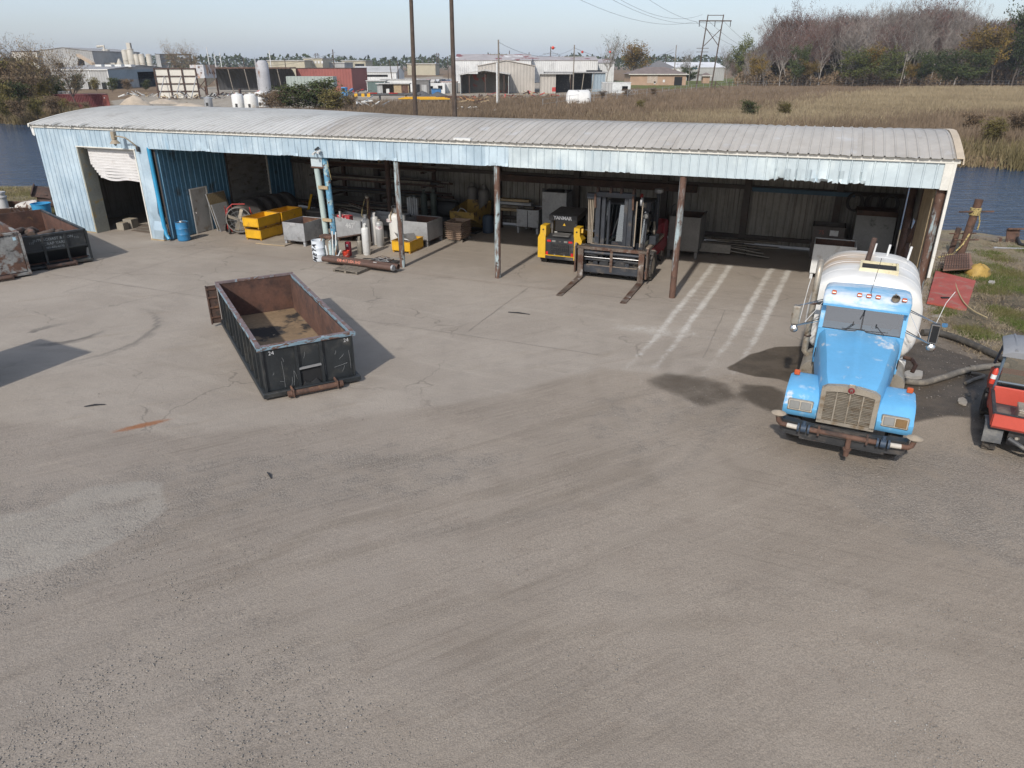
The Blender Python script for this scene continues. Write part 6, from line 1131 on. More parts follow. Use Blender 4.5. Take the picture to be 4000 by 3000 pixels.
q = ST('tipping_hopper', 'tall pale sloped hopper with black smudge by the right end', 'hopper', 13.5, 7.4, 0); hp = MB(); hp.prism([(0, .4), (.5, 2.0), (1.4, 2.0), (1.4, .4)], 'x', -.75, .72); hp.build('hopper_body', mat('smudged_pale_steel', (.25, .245, .23), .6, .1, var=.15, layers=(((.05, .05, .05), 1.4, .58, .72), (RUST, 3, .66, .74))), q, smooth=0); MB().box(-.77, .74, .42, 1.42, 2.0, 2.2).build('rim', dark_rust, q)
for x in (-.6, .6): MB().box(x - .06, x + .06, .2, 1.3, 0, .4).build('skid', dark_rust, q)
for k, x in enumerate((12.6, 13.3, 13.95)):
    q = ST('coiled_hose', 'dark coiled hose, %s of three hanging on the back girt' % ('left', 'middle', 'right')[k], 'hose', x, 9.0, 2.35, 0, 'hoses on the back girt')
    for j in range(4): MB().tube([(.28 * math.cos(a * math.pi / 10) + j * .02, -.05 - j * .05, .36 * math.sin(a * math.pi / 10)) for a in range(21)], .035, 6, False).build('coil', mat('dark_grey_hose', (.045, .04, .036), .8), q)
q = ST('rope_coil', 'yellow rope tied on the rusty inner column', 'rope', 14.35, 2.5, 1.0)
for j in range(4): MB().tube([(.19 * math.cos(a * math.pi / 8), .25 + .19 * math.sin(a * math.pi / 8), j * .05 + .01 * a / 8) for a in range(17)], .03, 6, False).build('turn', rope_m, q)
# left room
q = ST('plastic_barrel', 'dark blue barrel in the shade of the roller-door bay', 'barrel', -20.4, 2.6); MB().lathe([(.27, 0), (.29, .05), (.29, .82), (.27, .88), (.1, .88)], 20).build('shell', MATS['dark_blue_plastic'], q); MB().cyl((.1, 0, .88), (.1, 0, .9), .04, n=8).build('bung', steel_dark, q)
q = ST('board_heap', 'flat brown boards on the floor of the roller-door bay', 'boards', -19.4, 1.3, .0, 5)
for k in range(5): MB(RZ(R(k * 4 - 8))).box(-1.1, 1.1, -.5 + k * .2, -.1 + k * .2, .01 + k * .028, .03 + k * .028).build('board', wood_m if k % 2 else mat('brown_board', (.13, .10, .075), .9), q)
q = ST('tarp_heap', 'dark covered mound at the back of the roller-door bay', 'mound', -19.2, 4.6); m_ = MB(); m_.lathe([(1.3, 0), (1.25, .5), (1.0, .9), (.6, 1.1), (.05, 1.15)], 18); m_.build('cover', mat('black_tarp', (.02, .02, .022), .8), q); MB().box(-1.2, 1.2, -.9, .9, 0, .1).build('base', wood_m, q)
for k, (x, v, w) in enumerate(((-21.2, 1.5, .5), (-21.15, .95, .4))): q = ST('carton', ('larger pale carton', 'smaller pale carton')[k] + ' inside the roller-door jamb', 'carton', x, v, 0, 10); MB().box(-w / 2, w / 2, -w / 2, w / 2, 0, w * .9, .01).build('box', mat('dull_carton', (.28, .25, .20), .9), q); MB().box(-w / 2, w / 2, -.03, .03, w * .9, w * .9 + .004).build('tape', wood_tan, q)
# ------------------------------------------------------------------ the muddy bank right of the shed
def PT(name, label, cat, px, py, z=0., rz=0., group=None): p = G(px, py); return thing(name, label, cat, (p.x, p.y, z), R(rz), group)
def local(o, px, py, z=0.): return (TR(*o.location) @ RZ(o.rotation_euler.z)).inverted() @ G(px, py, z)
red_steel = mat('faded_red_plate', (.36, .075, .055), .7, var=.15, vs=2, layers=(((.30, .16, .12), 2.5, .52, .7), (RUST, 5, .66, .74)), bump=.1)
q = PT('steel_plate', 'faded red steel plate with a cut slot lying beside the shed corner', 'plate', 3700, 1150)
cs = [local(q, *p) for p in ((3618, 1192), (3772, 1222), (3806, 1118), (3650, 1078))]; m_ = MB(); m_.loft([[(c.x, c.y, z + .10 * (i > 1)) for i, c in enumerate(cs)] for z in (.05, .12)]); m_.build('plate', red_steel, q, smooth=0)
c = local(q, 3695, 1163, .16); MB().box(c.x - .16, c.x + .12, c.y - .05, c.y + .05, .125, .18).build('cut_slot', dark_m, q)
q = PT('steel_plate', 'rusty steel plate resting on the red plate', 'plate', 3735, 1080)
cs = [local(q, *p) for p in ((3675, 1090), (3795, 1082), (3778, 1035), (3680, 1045))]; MB().loft([[(c.x, c.y, z + (.10 if i < 2 else .25)) for i, c in enumerate(cs)] for z in (.22, .26)]).build('plate', mat('orange_brown_plate', (.20, .11, .075), .85, var=.25, bump=.2), q, smooth=0)
q2 = PT('wire_mesh', 'rusty wire mesh sheet on top of the rusty plate', 'mesh', 3712, 1070)
for k in range(13): a = local(q2, 3655 + k * 10, 1088); b = local(q2, 3668 + k * 8.5, 1042); MB().tube([(a.x, a.y, .42), (b.x, b.y, .58)], .011, 4).build('wire', dark_rust, q2)
for k in range(7): a = local(q2, 3655 + k * 2, 1088 - k * 7.5); b = local(q2, 3775 - k * 2, 1085 - k * 7); MB().tube([(a.x, a.y, .42 + k * .027), (b.x, b.y, .42 + k * .027)], .011, 4).build('wire', dark_rust, q2)
q = PT('yellow_tarp', 'crumpled yellow tarp bundle beside the rusty plate', 'tarp', 3815, 1080); m_ = MB(); rt = random.Random(3); rings = []
for i in range(7):
    z = .5 * math.sin(i / 6 * math.pi / 2); rr = .42 * math.cos(i / 6 * math.pi / 2) + .03; rings.append([(rr * (1 + rt.uniform(-.25, .25)) * math.cos(j * math.pi / 8), rr * .8 * (1 + rt.uniform(-.25, .25)) * math.sin(j * math.pi / 8), z * (1 + rt.uniform(-.1, .1))) for j in range(16)])
m_.loft(rings); m_.build('bundle', mat('yellow_tarp_cloth', (.38, .245, .06), .7, var=.25, vs=4, bump=.4, bs=8), q, smooth=60); MB().box(-.5, -.2, -.5, -.2, 0, .05).build('flap', MATS['yellow_tarp_cloth'], q)
q = PT('mooring_post', 'tall rusty mooring pile with rope lashing by the canal', 'post', 3748, 1003); t_ = G(3765, 845, 2.4)
MB().tube([(0, 0, 0), (.28, .1, 2.45)], .16, 16).build('pile', rust_m, q, smooth=45)
for z, l in ((1.95, .75), (.75, .55)): MB().cyl((.11 * z - l, -.05, z), (.11 * z + l, .0, z), .035, n=8).build('cross_rod', rust_m, q)
for k in range(6): MB().tube([(.21 + .02 * k / 6 + .19 * math.cos(a * math.pi / 8), .08 + .19 * math.sin(a * math.pi / 8), 1.82 + k * .05) for a in range(17)], .032, 6, False).build('rope_turn', rope_m, q)
MB().tube([(.30, -.12, 1.85), (.42, -.1, 1.5), (.40, -.1, 1.2)], .03, 6).build('rope_tail', rope_m, q); MB().tube([(.05, -.2, 1.05), (-.15, -.25, .6), (-.5, -.3, .2), (-1.1, -.3, .05)], .035, 6).build('rope_line', rope_m, q)
q = PT('mooring_post', 'short rusty bollard left of the tall mooring pile', 'post', 3712, 992); MB().tube([(0, 0, 0), (.12, .04, 1.15)], .11, 14).build('pile', rust_m, q, smooth=45); MB().cyl((-.25, 0, .9), (.9, 0, .92), .03, n=8).build('cross_rod', rust_m, q)
q = PT('hose_outlet', 'rusty square plate with black hose by the water edge', 'outlet', 3955, 945); MB(RX(R(-15))).box(-.3, .3, 0, .06, 0, .6).build('plate', rust_m, q); MB().box(-.34, .4, -.02, .1, .58, .64).build('top_flange', rust_m, q)
m_ = MB(); cs = [local(q, *p) for p in ((3965, 935), (3975, 950), (3985, 962), (4010, 968), (4080, 975))]; m_.tube([(c.x, c.y, .3 if i == 0 else .09) for i, c in enumerate(cs)], .075, 10); m_.build('hose', black_hose, q)
def gtube(o, name, pts, r, mt, n=10, lift=0.):
    P_ = [local(o, *p) for p in pts]; V_ = []
    for i in range(len(P_) - 1):
        p0, p1, p2_, p3 = P_[max(i - 1, 0)], P_[i], P_[i + 1], P_[min(i + 2, len(P_) - 1)]
        for k in range(5): u_ = k / 5; V_.append(.5 * (2 * p1 + (p2_ - p0) * u_ + (2 * p0 - 5 * p1 + 4 * p2_ - p3) * u_ * u_ + (3 * p1 - p0 - 3 * p2_ + p3) * u_ ** 3))
    V_.append(P_[-1]); return MB().tube([(v_.x, v_.y, r + lift + .015) for v_ in V_], r, n).build(name, mt, o, smooth=45)
q = PT('suction_hose', 'thick dark suction hose running from the water truck towards the bank', 'hose', 3700, 1340); gtube(q, 'hose', [(3600, 1312), (3650, 1312), (3720, 1330), (3800, 1362), (3870, 1395), (3960, 1440)], .10, mat('dark_muddy_hose', (.06, .055, .048), .7, var=.3, layers=(((.16, .14, .11), 3, .5, .7),)))
q = PT('discharge_hose', 'pale muddy flat hose crossing the wet ground to the cart', 'hose', 3700, 1480); gtube(q, 'hose', [(3520, 1500), (3600, 1508), (3680, 1488), (3760, 1462), (3830, 1448), (3930, 1440)], .085, hose_m); gtube(q, 'branch', [(3790, 1465), (3840, 1475), (3800, 1490), (3770, 1505)], .045, hose_m, 8); c = local(q, 3790, 1455); MB().cyl((c.x - .06, c.y, .11), (c.x + .06, c.y - .02, .11), .105, n=12).build('coupling', hose_m, q)
q = PT('loose_rope', 'thin yellow rope trailing over the red plate', 'rope', 3760, 1180); gtube(q, 'rope', [(3722, 1095), (3735, 1150), (3760, 1200), (3800, 1235), (3850, 1260)], .022, mat('plain_rope', (.42, .34, .2), .9), 6, .14)
q = PT('timber_beam', 'weathered squared timber lying at the water edge', 'timber', 3850, 938); a = local(q, 3800, 935); b = local(q, 3900, 945); MB().bar((a.x, a.y, .12), (b.x, b.y, .12), .22, .16).build('beam', wood_m, q); MB().box(b.x - .06, b.x + .06, b.y - .12, b.y + .12, .02, .21).build('end_strap', rust_m, q)
q = PT('steel_rod', 'long pale rod lying on the bank grass', 'rod', 3920, 985); a = local(q, 3880, 973); b = local(q, 4040, 978); MB().cyl((a.x, a.y, .06), (b.x, b.y, .07), .03, n=8).build('rod', steel_grey, q); MB().cyl((a.x, a.y, .06), (a.x + .15, a.y, .06), .05, n=8).build('end_fitting', steel_grey, q)
mat('plain_rag', (.30, .27, .23), .9, var=.3)
for k, (px, py, sz, lb) in enumerate(((3760, 1575, .3, 'pale torn rag on the black mud by the cart'), (3660, 1238, .3, 'white rag by the red plate edge'), (3690, 1275, .28, 'blue scrap of plastic in the grass by the truck mirror'), (3870, 1110, .3, 'flat pale stone slab on the muddy slope'), (3565, 1470, .5, 'pale concrete slab under the hose by the truck wheel'))):
    q = PT('litter_scrap' if k < 3 else 'stone_slab', lb, 'scrap' if k < 3 else 'slab', px, py, 0., random.uniform(0, 90)); m_ = MB(); pts_ = [(sz * random.uniform(.5, 1) * math.cos(a * .785), sz * .5 * random.uniform(.5, 1) * math.sin(a * .785)) for a in range(8)]; m_.prism(pts_, 'z', .015, .05 + .06 * (k > 2)); m_.build('piece', (MATS['plain_rag'], MATS['plain_rag'], blue_plastic, concrete_grey, concrete_grey)[k], q, smooth=0)
# dark stick and small things on the concrete
for k, (pa, pb, lb) in enumerate((((1985, 1222), (2070, 1230), 'thin dark strip lying on the concrete before the third post'), ((330, 1592), (412, 1582), 'dark stick on the yard below the left shadow'), ((1045, 1850), (1060, 1872), 'short dark twig on the gravel below the lone dumpster'))):
    q = PT('stick', lb, 'stick', *pa); b = local(q, *pb); MB().tube([(0, 0, .03), (b.x * .5, b.y * .5 + .02, .035), (b.x, b.y, .02)], [.012, .022, .01], 6).build('stick', black_hose, q)
# left bank scrap
q = PT('open_tub', 'blue plastic tub standing among scrap left of the shed', 'tub', 172, 850); MB().lathe([(.36, 0), (.40, .03), (.47, .72), (.50, .74), (.50, .78), (.46, .78), (.43, .4)], 22).build('shell', mat('bright_blue_plastic', (.03, .24, .45), .5, var=.1), q, smooth=45); MB().lathe([(.01, .35), (.43, .38)], 18, caps=False).build('contents', dark_m, q)
q = PT('pipe_bollard', 'grey capped pipe bollard at the left edge', 'bollard', 18, 822); MB().lathe([(.30, 0), (.27, .1), (.25, .7), (.3, .72), (.3, .8), (.22, .82), (.24, .95), (.28, .97), (.28, 1.05), (.05, 1.08)], 18).build('pipe', mat('pale_grey_pipe', (.42, .41, .40), .7, var=.15), q, smooth=40); MB().box(.3, .5, -.1, .1, 0, .15).build('foot', white_m, q)
rs = random.Random(21)
for k, (px, py, lb, kind) in enumerate(((60, 815, 'long rusty plate on edge behind the scrap', 'plate'), (120, 832, 'white and rust torn drum by the blue tub', 'drum'), (178, 800, 'rusty tilted tray above the blue tub', 'tray'), (195, 815, 'dark rusty pipe length against the shed corner', 'pipe'), (85, 852, 'tangled dark rods in front of the torn drum', 'rods'), (40, 845, 'rusty sheet lying flat by the grey bollard', 'plate'), (140, 866, 'grey plank in front of the blue tub', 'plank'), (80, 868, 'brown plank below the tangled rods', 'plank'))):
    q = PT('scrap_' + kind, lb, 'scrap', px, py, 0, rs.uniform(-20, 20), 'scrap on the left bank')
    if kind == 'plate': MB(RX(R(25))).box(-1.2, 1.0, 0, .04, 0, .5).build('sheet', rust_m, q)
    elif kind == 'drum': MB(TR(0, 0, .35) @ RY(R(75))).lathe([(.3, -.6), (.34, -.3), (.33, .2), (.22, .6), (.2, .4)], 14).build('shell', mat('rust_white_drum', (.45, .42, .38), .8, var=.3, layers=((RUST, 2.5, .5, .56),)), q)
    elif kind == 'tray': MB(TR(0, 0, .7) @ RX(R(40)) @ RY(R(15))).box(-.5, .5, -.4, .4, 0, .06).box(-.5, -.44, -.4, .4, .06, .25).build('tray', dark_rust, q); MB().box(-.3, .3, -.2, .3, 0, .6).build('block', dark_rust, q)
    elif kind == 'pipe': MB().cyl((-1.2, 0, .25), (.8, .1, .3), .22, n=14).build('pipe', dark_rust, q)
    elif kind == 'rods':
        for j in range(14): x, y = rs.uniform(-.8, .8), rs.uniform(-.4, .4); MB().tube([(x - rs.uniform(.2, .8), y, .05), (x, y + rs.uniform(-.2, .2), rs.uniform(.1, .6)), (x + rs.uniform(.2, .8), y + .1, .06)], .022, 5).build('rod', dark_rust, q)
    else: MB().box(-1.1, 1.1, -.1, .1, .02, .08).build('plank', wood_m if px > 100 else wood_tan, q)
# what casts the shadow at the left edge: another box container just outside the frame
q = thing('roll_off_dumpster', 'black dumpster standing just outside the left edge of the picture', 'dumpster', (-13.4, 16.84, 0), R(-27)); MB().box(-2.4, 0, -5.2, 0, .15, 2.1).build('side_wall', black_paint, q); MB().box(-2.42, .02, -5.22, .02, 2.1, 2.2).build('top_rail', black_paint, q); MB().box(-2.38, -.02, -5.18, -.02, 0, .15).build('skirt', black_paint, q)
# ------------------------------------------------------------------ industrial yard beyond the canal
def wall_mat(name, c, per=.9, v=.1, c2=None): return mat(name, c, .7, .0, var=v, vs=.15, layers=(((c2 or tuple(x * .75 for x in c)), .12, .5, .7), (tuple(x * .6 for x in c), .8, .6, .75, (3, 3, .2))), wave=((1, 1, 0), per, .06))
wm_grey = wall_mat('grey_shed_cladding', (.36, .36, .35)); wm_white = wall_mat('white_shed_cladding', (.58, .58, .57)); wm_tan = wall_mat('tan_shed_cladding', (.40, .37, .33)); wm_blue = wall_mat('blue_grey_cladding', (.26, .32, .36)); wm_cream = wall_mat('cream_cladding', (.42, .38, .28)); wm_red = wall_mat('red_cladding', (.27, .085, .07))
rm_grey = wall_mat('grey_metal_roof', (.30, .29, .28)); rm_light = wall_mat('light_metal_roof', (.44, .43, .41)); rm_white = wall_mat('white_metal_roof', (.66, .66, .66)); rm_brown = mat('brown_shingles', (.17, .135, .12), .9, var=.2, vs=.6)
def gable(name, label, x0, x1, y0, y1, h, rise, axis, wall, roof, opens=(), trim=None, over=.3):
    """rectangular gabled building; opens: (side 'f','l','r', a, b, z0, z1) dark panels standing in for shaded openings"""
    o = thing(name, label, 'building', ((x0 + x1) / 2, y0, 0), 0); X0, X1 = x0 - (x0 + x1) / 2, x1 - (x0 + x1) / 2; D = y1 - y0; t = .2
    if axis == 'y':   # ridge runs away from the viewer; gable faces us
        for y in (0, D - t): MB().prism([(X0, 0), (X1, 0), (X1, h), (0, h + rise), (X0, h)], 'y', y, y + t).build('gable_wall', wall, o, smooth=0)
        for x in (X0, X1 - t): MB().box(x, x + t, t, D - t, 0, h).build('side_wall', wall, o)
        for s_ in (-1, 1): MB().loft([[(0, y, h + rise + .02), (s_ * (X1 + over), y, h - rise * over / X1 + .02), (s_ * (X1 + over), y, h - rise * over / X1 + .18), (0, y, h + rise + .18)] for y in (-over, D + over)]).build('roof', roof, o, smooth=0)
    else:
        for y in (0, D - t): MB().box(X0, X1, y, y + t, 0, h).build('side_wall', wall, o)
        for x in (X0, X1 - t): MB().prism([(t, 0), (D - t, 0), (D - t, h), (D / 2, h + rise), (t, h)], 'x', x, x + t).build('gable_wall', wall, o, smooth=0)
        for s_, e in ((0, -over), (D, D + over)): MB().loft([[(x, D / 2, h + rise + .02), (x, e, h - rise * over / (D / 2) + .02), (x, e, h - rise * over / (D / 2) + .18), (x, D / 2, h + rise + .18)] for x in (X0 - over, X1 + over)]).build('roof', roof, o, smooth=0)
    for sd, a, b, z0, z1 in opens:
        if sd == 'f': MB().box(X0 + a, X0 + b, -.06, .0, z0, z1).build('opening_shade', dark_m, o)  # dark panel set on the wall in place of a shaded opening
        elif sd == 'r': MB().box(X1, X1 + .06, a, b, z0, z1).build('opening_shade', dark_m, o)
        else: MB().box(X0 - .06, X0, a, b, z0, z1).build('opening_shade', dark_m, o)
    if trim:
        for x in [X0 + (X1 - X0) * k / 3 for k in range(4)]: MB().box(x - .12, x + .12, -.12, 0, 0, h).build('downpipe', trim, o)
        MB().box(X0 - .3, X1 + .3, -over - .08, -over, h - .2, h + .12).build('gutter', trim, o)
    return o
def pxg(px0, px1, py, Y): return AT(px0, py, Y).x, AT(px1, py, Y).x
def zat(py, Y): return AT(2000, py, Y).z
# far left works
x0, x1 = pxg(60, 365, 230, 330); gable('steel_works', 'big grey gabled works at far left with dark openings', AT(145, 230, 330).x, x1, 330, 372, zat(200, 330), zat(186, 330) - zat(200, 330), 'y', wm_grey, rm_grey, (('f', 8, 10.5, 2, 8), ('f', 17, 19.5, 5, 9.5), ('f', .4, 24, 0, 5.6)))
o = thing('steel_works', 'white streaked flat annex at the left of the big grey works', 'building', (AT(100, 230, 328).x, 328, 0)); MB().box(-5.2, 5.2, 0, 30, 0, zat(203, 328)).build('wall', mat('streaked_white_cladding', (.6, .58, .53), .8, var=.12, vs=.1, layers=(((.3, .22, .16), .3, .55, .68, (2, 2, .3)),)), o); MB().box(-5.4, 5.4, -.2, 30.2, zat(203, 328), zat(200, 328)).build('parapet', dark_rust, o)
cv = thing('conveyor', 'tan inclined conveyor from the grey works down to the low shed', 'conveyor', (AT(320, 220, 315).x, 315, 0)); a = AT(305, 215, 315); b = AT(365, 250, 300); MB().bar((a.x - cv.location.x, 0, a.z), (b.x - cv.location.x, b.y - 315, b.z), 1.2, 1.0).build('gallery', mat('tan_gallery', (.42, .33, .24), .8), cv); MB().bar((0, -4, 0), (0, -4, 8), .3).build('support', dark_rust, cv)
o = gable('warehouse', 'long grey warehouse with white downpipes and dark side door', AT(206, 300, 255).x, AT(424, 300, 255).x, 255, 302, zat(272, 255), 1.2, 'x', wm_grey, rm_grey, (('r', 3, 12, 0, 2.6), ('r', 20, 44, 0, 5), ('f', 11, 13, 0, 2.2), ('f', 15.5, 17, 0, 2)), trim=white_m)
MB().box(AT(424, 300, 255).x - o.location.x + .02, AT(424, 300, 255).x - o.location.x + .06, .3, 46.5, 2.7, zat(272, 255) - .1).build('gable_cladding', wm_blue, o)
for k in range(4): MB().box(-2 + k * 3.4, .2 + k * 3.4, 14, 17, zat(272, 255) + .7, zat(272, 255) + 1.5).build('roof_vent', white_m, o)
silo_m = mat('cream_silo_paint', (.46, .43, .37), .7, var=.12, vs=.3, layers=(((.30, .26, .20), .6, .52, .7, (2, 2, .2)),))
for k, (px, w, top, lb) in enumerate(((385, 27, 196, 'widest cream silo next to the grey works'), (420, 27, 190, 'cream silo with bent duct beside the widest silo'), (492, 22, 193, 'tall cream silo, left of the touching pair'), (514, 24, 187, 'tall cream silo with small head house, right of the touching pair'), (534, 17, 210, 'smaller plain cream silo, left of three'), (554, 20, 210, 'smaller plain cream silo, middle of three'), (583, 21, 210, 'smaller plain cream silo, right of three'))):
    Y = 345; r = w / 2 / 2800 * Y * .95; q = thing('silo', lb, 'silo', (AT(px, 230, Y).x, Y, 0), 0, 'cream silos'); zt = zat(top, Y); MB().lathe([(r, 0), (r, zt - r * .5), (r * .75, zt - r * .15), (r * .2, zt)], 20).build('shell', silo_m, q, smooth=40)
    for z in (zt * .35, zt * .65, zt - r * .5): MB().lathe([(r * 1.03, z), (r * 1.03, z + .3)], 20, caps=False).build('hoop', silo_m, q)
    if k == 3: MB().box(-.8, .8, -.8, .8, zt - .3, zt + 2).build('head_house', silo_m, q)
    if k == 1: MB().tube([(-3.5, 0, zt + .8), (-.5, 0, zt + 1), (.2, -r, zt - 1), (1.2, -r - .5, zt - 5), (2.6, -r - .5, zt - 8)], .5, 8).build('duct', silo_m, q)
q = thing('filter_house', 'cream box filter with hopper cone between the silos', 'filter', (AT(420, 240, 338).x, 338, 0)); MB().box(-2.4, 3, 0, 3, 4, 8).build('housing', silo_m, q); MB().lathe([(.3, 1.5), (1.6, 4.2), (1.6, 7), (.3, 9.6)], 14, (4.6, 1, 0)).build('cyclone', silo_m, q)
for x in (-2, 2.6): MB().box(x - .2, x + .2, 1, 1.4, 0, 4).build('leg', silo_m, q)
q = thing('frame_tower', 'open dark grey steel frame tower behind the warehouse', 'frame', (AT(680, 240, 310).x, 310, 0)); zt = zat(213, 310)
for x in (-6.5, 0, 6.5): MB().box(x - .35, x + .35, 0, .7, 0, zt).build('column', steel_dark, q)
for z in (zt * .7, zt * .86, zt): MB().box(-6.9, 6.9, -.1, .8, z - .35, z + .25).build('beam', steel_dark, q)
MB().box(-6.9, -5.2, -.2, 5, 0, zt).build('panel', wm_grey, q)
# white panel frame
Y = 185; q = thing('panel_frame', 'large white panelled frame propped on dark braces', 'frame', (AT(693, 330, Y).x, Y, 0), R(6)); hw = 4.7; hz = 6.6; pmx = mat('dirty_white_panel', (.62, .59, .52), .8, var=.1, vs=.3, layers=(((.4, .33, .25), .6, .55, .75),))
for i in range(3):
    for j in range(4): MB().box(-hw + i * hw * 2 / 3 + .15, -hw + (i + 1) * hw * 2 / 3 - .15, 0, .1, j * hz / 4 + .12, (j + 1) * hz / 4 - .12).build('panel', pmx, q)
for i in range(4): MB().box(-hw + i * hw * 2 / 3 - .15, -hw + i * hw * 2 / 3 + .15, -.25, .12, 0, hz + .1).build('upright', dark_rust, q)
for j in range(1, 5): MB().box(-hw, hw, -.2, .11, j * hz / 4 - .12, j * hz / 4 + .12).build('rail', dark_rust, q)
for x in (-hw * .8, 0, hw * .75): MB().bar((x, -3.2, 0), (x + 1.2, -.2, hz * .75), .14).build('brace', steel_grey, q)
# hopper silo on legs
Y = 205; q = thing('hopper_silo', 'square rust-streaked hopper bin on tall legs', 'hopper', (AT(802, 330, Y).x, Y, 0), R(-20)); zt = zat(253, Y)
MB().box(-2.2, 2.2, -2.2, 2.2, 4.2, zt).build('bin', mat('white_rust_bin', (.45, .45, .46), .8, var=.1, vs=.2, layers=(((.36, .22, .14), .35, .52, .62, (1, 1, .4)), (RUST, .6, .58, .66))), q); MB().loft([[(s_ * x, t_ * x, z) for s_, t_ in ((-1, -1), (1, -1), (1, 1), (-1, 1))] for x, z in ((2.2, 4.2), (.4, 2.2))]).build('cone', silo_m, q, smooth=0)
for s_, t_ in ((-1, -1), (1, -1), (1, 1), (-1, 1)): MB().box(s_ * 2.1 - .15, s_ * 2.1 + .15, t_ * 2.1 - .15, t_ * 2.1 + .15, 0, 4.3).build('leg', rust_m, q)
MB().bar((-2.1, -2.1, .5), (2.1, -2.1, 3.8), .15).build('brace', dark_rust, q); MB().bar((2.1, -2.1, .5), (-2.1, -2.1, 3.8), .15).build('brace', dark_rust, q)
# dark curved sheets (half pipes of an old hangar)
dk = mat('dark_curved_sheet', (.06, .06, .062), .6, .1, var=.2, vs=.3, wave=((1, 0, 0), 1.2, .1)); q = thing('half_arch_shed', 'dark open half-arch shed with rusty roof edge', 'shed', (AT(990, 320, 228).x, 228, 0)); wv = AT(1155, 320, 228).x - AT(840, 320, 228).x; hz = zat(268, 228)
for k in range(7):
    a = -wv / 2 + wv * k / 7; m_ = MB(); m_.loft([[(a, 6 * math.cos(th_) - 2, hz * math.sin(th_)), (a + wv / 7, 6 * math.cos(th_) - 2, hz * math.sin(th_))] for th_ in [R(4 + 10 * j) for j in range(10)]], caps=False, closed=False); m_.build('curved_panel', dk, q, smooth=60, recalc=False)
MB().box(-wv / 2, wv / 2, -2.6, 4, hz, hz + .35).build('roof_edge', rust_m, q)
for k in range(5): MB().bar((-wv / 2 + 2 + k * wv / 5, -3, 0), (-wv / 2 + 1 + k * wv / 5, -2.4, hz), .2).build('pole', pole_grey, q)
q = thing('vertical_tank', 'tall rust-streaked grey vertical tank before the dark shed', 'tank', (AT(1033, 320, 215).x, 215, 0)); MB().lathe([(1.6, 0), (1.6, zat(240, 215) - .5), (1.0, zat(236, 215)), (.2, zat(235, 215))], 20).build('shell', mat('rust_grey_tank', (.36, .36, .37), .7, var=.15, vs=.3, layers=((RUSTL, .8, .56, .66, (1, 1, .4)),)), q, smooth=40); MB().box(-1.9, -1.6, -.3, .3, 0, zat(230, 215)).build('ladder', steel_grey, q)
q = thing('red_wall_shed', 'windowless red metal shed wall beside the hopper trailer', 'building', (AT(1268, 320, 232).x, 232, 0), R(-4)); wv = AT(1378, 320, 232).x - AT(1158, 320, 232).x; MB().box(-wv / 2, wv / 2, 0, 18, 0, zat(268, 232)).build('wall', wm_red, q); MB().box(-wv / 2 - .1, wv / 2 + .1, -.1, 18.1, zat(268, 232), zat(267, 232) + .1).build('roof_edge', dark_rust, q)
Y = 200; q = thing('hopper_trailer', 'pale green-grey ribbed hopper container on a dark undercarriage', 'trailer', (AT(1218, 320, Y).x, Y, 0), R(-8)); wv = 12.5; hm = mat('sage_hopper_paint', (.30, .34, .31), .7, var=.1)
MB().loft([[(-wv / 2 + e, -1.4 + i_, z), (wv / 2 - e * .6, -1.4 + i_, z), (wv / 2 - e * .6, 1.4 - i_, z), (-wv / 2 + e, 1.4 - i_, z)] for e, i_, z in ((1.2, .5, 1.6), (0, 0, 2.4), (0, 0, 4.7))]).build('hull', hm, q, smooth=0)
for k in range(14): MB().box(-wv / 2 + .3 + k * .9, -wv / 2 + .42 + k * .9, -1.5, -1.4, 2.4, 4.6).build('rib', hm, q)
MB().box(-wv / 2, wv / 2, -.9, .9, 1.2, 1.5).build('frame', dark_rust, q)
for x in (-5, -3.6, 3.6, 5): MB(TR(x, 0, .55) @ RX(math.pi / 2)).lathe([(.2, -1.2), (.55, -1.2), (.55, 1.2), (.2, 1.2)], 14).build('axle_wheels', rubber, q)
def vehicle_box(name, label, cat, px, py, Y, w, d, h, mt, rz=0, parts=()):
    q = thing(name, label, cat, (AT(px, py, Y).x, Y, 0), R(rz)); MB().box(-w / 2, w / 2, 0, d, .0, h, .03).build('body', mt, q)
    for nm, b, m2 in parts: MB().box(*b).build(nm, m2, q)
    return q
# blue telehandler
Y = 178; q = thing('telehandler', 'blue telehandler with large tyres beside the hopper trailer', 'telehandler', (AT(1342, 350, Y).x, Y, 0), R(-10)); tb_ = mat('telehandler_blue', (.07, .25, .47), .5, var=.1)
MB().box(-.9, .9, 0, 4, .7, 1.5, .05).build('chassis', tb_, q); cbx = MB().box(-.9, .1, .8, 2.2, 1.5, 2.7, .05).build('cab', tb_, q); MB().box(-.8, 0, .78, .8, 1.7, 2.5).build('window', darkglass, cbx); MB().bar((.5, -.5, 1.3), (.5, 4.2, 2.2), .4).build('boom', tb_, q); MB().box(-.8, .8, -.9, -.1, .2, .9).build('bucket', tb_, q)
for x in (-1.05, 1.05):
    for y in (.5, 3.3): wheel(q, (x, y, .62), .62, .4, white_m, side=1 if x > 0 else -1)
